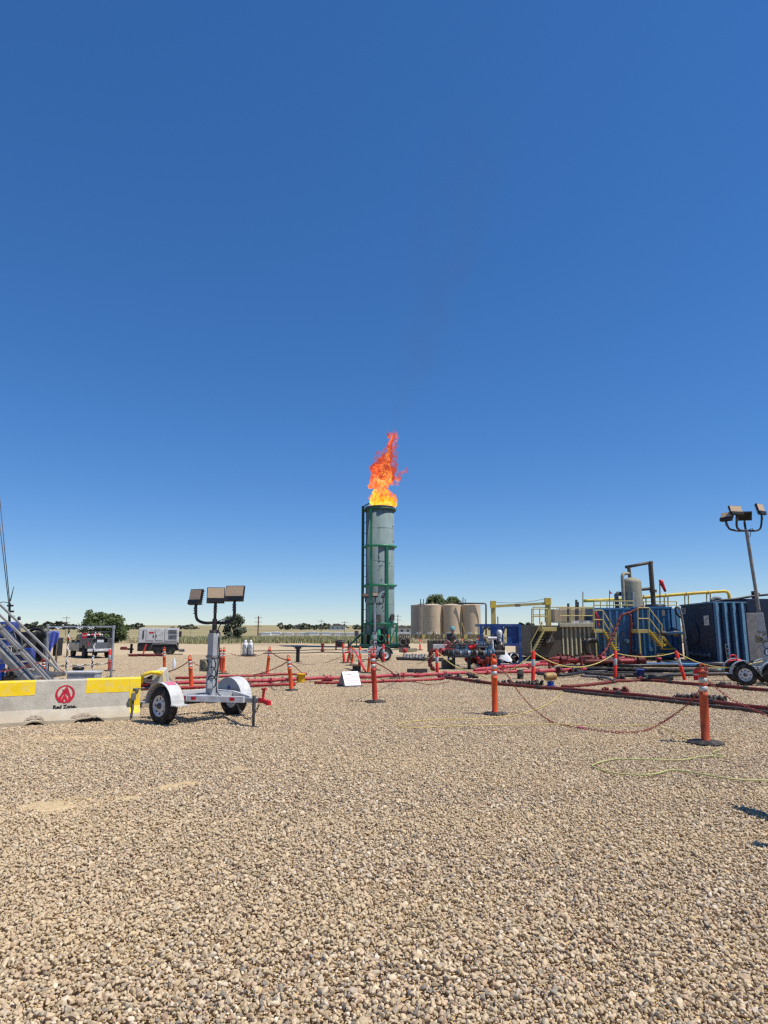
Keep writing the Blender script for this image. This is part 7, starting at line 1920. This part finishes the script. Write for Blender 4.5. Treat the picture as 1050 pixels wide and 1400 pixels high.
# second dark tank with pale door behind the right trailer
n2 = thing('dark_tank', 'nearly black tank with pale grey panel behind the right floodlight trailer', 'tank', Vector((W(1050, 900, 29).x, 29, 0)))
wbox('shell', n2, 1027.5, 1150, 818.5, 905, 28.9, 4, 'tanknavy_shaded', .03)
wbox('pale_panel', n2, 1025.5, 1044, 838, 904, 28.4, .4, 'mgrey', .02)
wbox('top_valve', n2, 1031, 1034, 808, 819, 29.5, .2, 'black')
mb = MB(); mb.cyl(W(1028, 812, 29.6), W(1038, 812, 29.6), .06, n=8); obj('valve_arm', mb, M['black'], n2, True)
# off-picture continuation of the site is not shown by the photograph

# ------------------------------------------------------------------ chains, ropes and cords
def rope(label, pts, r, mat, name='rope', cat='rope', group=None):
    mb = MB(); mb.tube(pts, r, 6); return solo(name, mb, M[mat], label, cat, pts[0], group)
def pt(px, py, Yd): return W(px, py, Yd)
y2 = G(728.5, 934).y; y3 = G(841, 930).y; y4 = G(936, 930.5).y; y1 = G(598, 925).y
rope('yellow rope sagging from the front delineator to the second one', sag(pt(730, 892, y2), pt(841, 893, y3), .42), .016, 'ropey', group='yellow ropes')
rope('yellow rope between the second and tilted delineators', sag(pt(842, 893, y3), pt(924, 892, y4), .12), .016, 'ropey', group='yellow ropes')
rope('yellow rope falling from the tilted delineator to the right trailer', smooth_path([pt(925, 892, y4), pt(950, 904, y4), pt(975, 911, y4 - .5), pt(1000, 912.5, dR), pt(1030, 907, dR), pt(1060, 899, dR)], 5), .016, 'ropey', group='yellow ropes')
rope('yellow rope hanging from the left delineator down to the gravel', smooth_path([pt(598, 891, y1), pt(612, 904, y1 - .5), pt(628, 914, y1 - 1), pt(650, 921, y1 - 2), G(668, 928, .2)], 5), .014, 'ropey', group='yellow ropes')
rope('yellow rope rising from the clean bollard to the front delineator', smooth_path([G(690, 921, .25), pt(705, 912, y2), pt(718, 903, y2), pt(729, 893, y2)], 5), .014, 'ropey', group='yellow ropes')
rope('pale rope strung left from the left delineator', sag(pt(597, 891, y1), pt(570, 908, y1 + 1), .06), .012, 'ropey', group='yellow ropes')
def chain(label, pts, pitch=.055, wire=.0045, width=.013):
    mb = chain_mesh(pts, pitch, wire, width); return solo('red_chain', mb, M['chainr'], label, 'chain', pts[0], 'red barrier chains')
yb, yn = G(677, 978).y, G(965, 1018).y
chain('red chain running from the clean orange bollard down to the gravel', smooth_path([pt(683, 911, yb), pt(695, 925, yb), G(712, 950, .35), G(733, 972, .12), G(757, 988, .03), G(785, 994, .03)], 6))
chain('red chain rising from the gravel to the near orange bollard', smooth_path([G(785, 994, .03), G(820, 999, .03), G(850, 1001.5, .03), G(880, 999, .03), G(900, 991, .08), pt(925, 975, yn + .5), pt(945, 958, yn + .2), pt(958, 941, yn)], 6))
chain('red chain falling from the near orange bollard to the right', smooth_path([pt(967, 930, yn), pt(985, 945, yn), pt(1005, 959, yn), pt(1030, 970, yn), pt(1065, 985, yn)], 6))
mb = MB(); p = G(791, 994.2, .03); q_ = G(799, 995.5, .03); mb.cyl(p, q_, .02, n=8)
solo('pink_marker', mb, M['pinks'], 'pink tape tied round the red chain on the gravel', 'tape', p)
yc = G(513, 961).y; yl5 = G(399, 945).y; yl4 = G(365, 923).y
chain('red chain from the dark red bollard back to the delineator', smooth_path([pt(512, 905, yc), pt(530, 915, yc + 2), G(548, 927, .12), G(575, 934, .03), G(590, 936, .03), G(615, 932, .03)], 5))
chain('red chain looped left from the leaning bollard', smooth_path([pt(394, 904, yl5), pt(380, 912, yl5 + 1), pt(362, 919, yl5 + 2), G(345, 923, .05), G(320, 926, .04)], 5))
chain('red chain from the leaning bollard to the yellow bucket', smooth_path([pt(395, 905, yl5), pt(404, 912, yl5 + .5), pt(413, 920, yl5 + 1)], 5))
chain('red chain from the far leaning bollard to the right', sag(pt(369, 890, yl4), pt(395, 903, yl5), .05))
chain('red chain from the far leaning bollard to the gas cylinder rack', smooth_path([pt(368, 890, yl4), pt(352, 896.5, yl4), pt(335, 897.5, yl4), pt(312, 893, yl4)], 5))
chain('red chain from the banded bollard left to the slim bollard', sag(pt(258, 904, G(262, 943).y), G(229, 918, .1), .05))
chain('red chain from the banded bollard right to the floodlight mast', sag(pt(261, 904, G(262, 943).y), pt(288, 914, G(262, 943).y), .04))
chain('red chain lying far across the pad to the flare cluster', smooth_path([G(405, 907, .03), G(425, 908.5, .03), G(445, 906, .03), pt(470, 897, 29)], 5))
chain('rusty chain strung across the stairs at the left edge', sag(pt(-10, 919, 14.5), pt(58, 904, 17.5), .05))
chain('red chain swinging from the stair bollard to the gate', sag(pt(62, 902, 17.5), pt(88, 918, GY), .03))
# cords on the gravel
rope('yellow-green cord looping over the gravel below the near bollard', smooth_path([G(985, 1024, .035), G(975, 1029, .03), G(990, 1034, .035), G(960, 1034, .04), G(930, 1039, .035), G(880, 1038, .04), G(840, 1038, .035), G(812, 1045, .035), G(815, 1050, .035), G(840, 1057, .035), G(870, 1059, .04), G(895, 1058, .035), G(915, 1053, .04), G(935, 1054, .035), G(970, 1060, .035), G(1010, 1066, .04), G(1070, 1067, .035)], 7), .008, 'ropeg', 'extension_cord', 'cord')
rope('yellow cord in a flat loop left of the clean orange bollard', smooth_path([G(770, 945, .05), G(750, 962, .035), G(715, 975, .035), G(690, 979, .035), G(640, 983, .035), G(590, 984, .035), G(555, 987, .035), G(545, 992, .035), G(560, 995, .035), G(610, 993, .035), G(680, 991, .035), G(760, 990, .035), G(815, 992, .035), G(890, 992, .035), G(920, 1000, .035), G(940, 1011, .035), G(960, 1015, .035)], 7), .0065, 'ropey', 'extension_cord', 'cord')
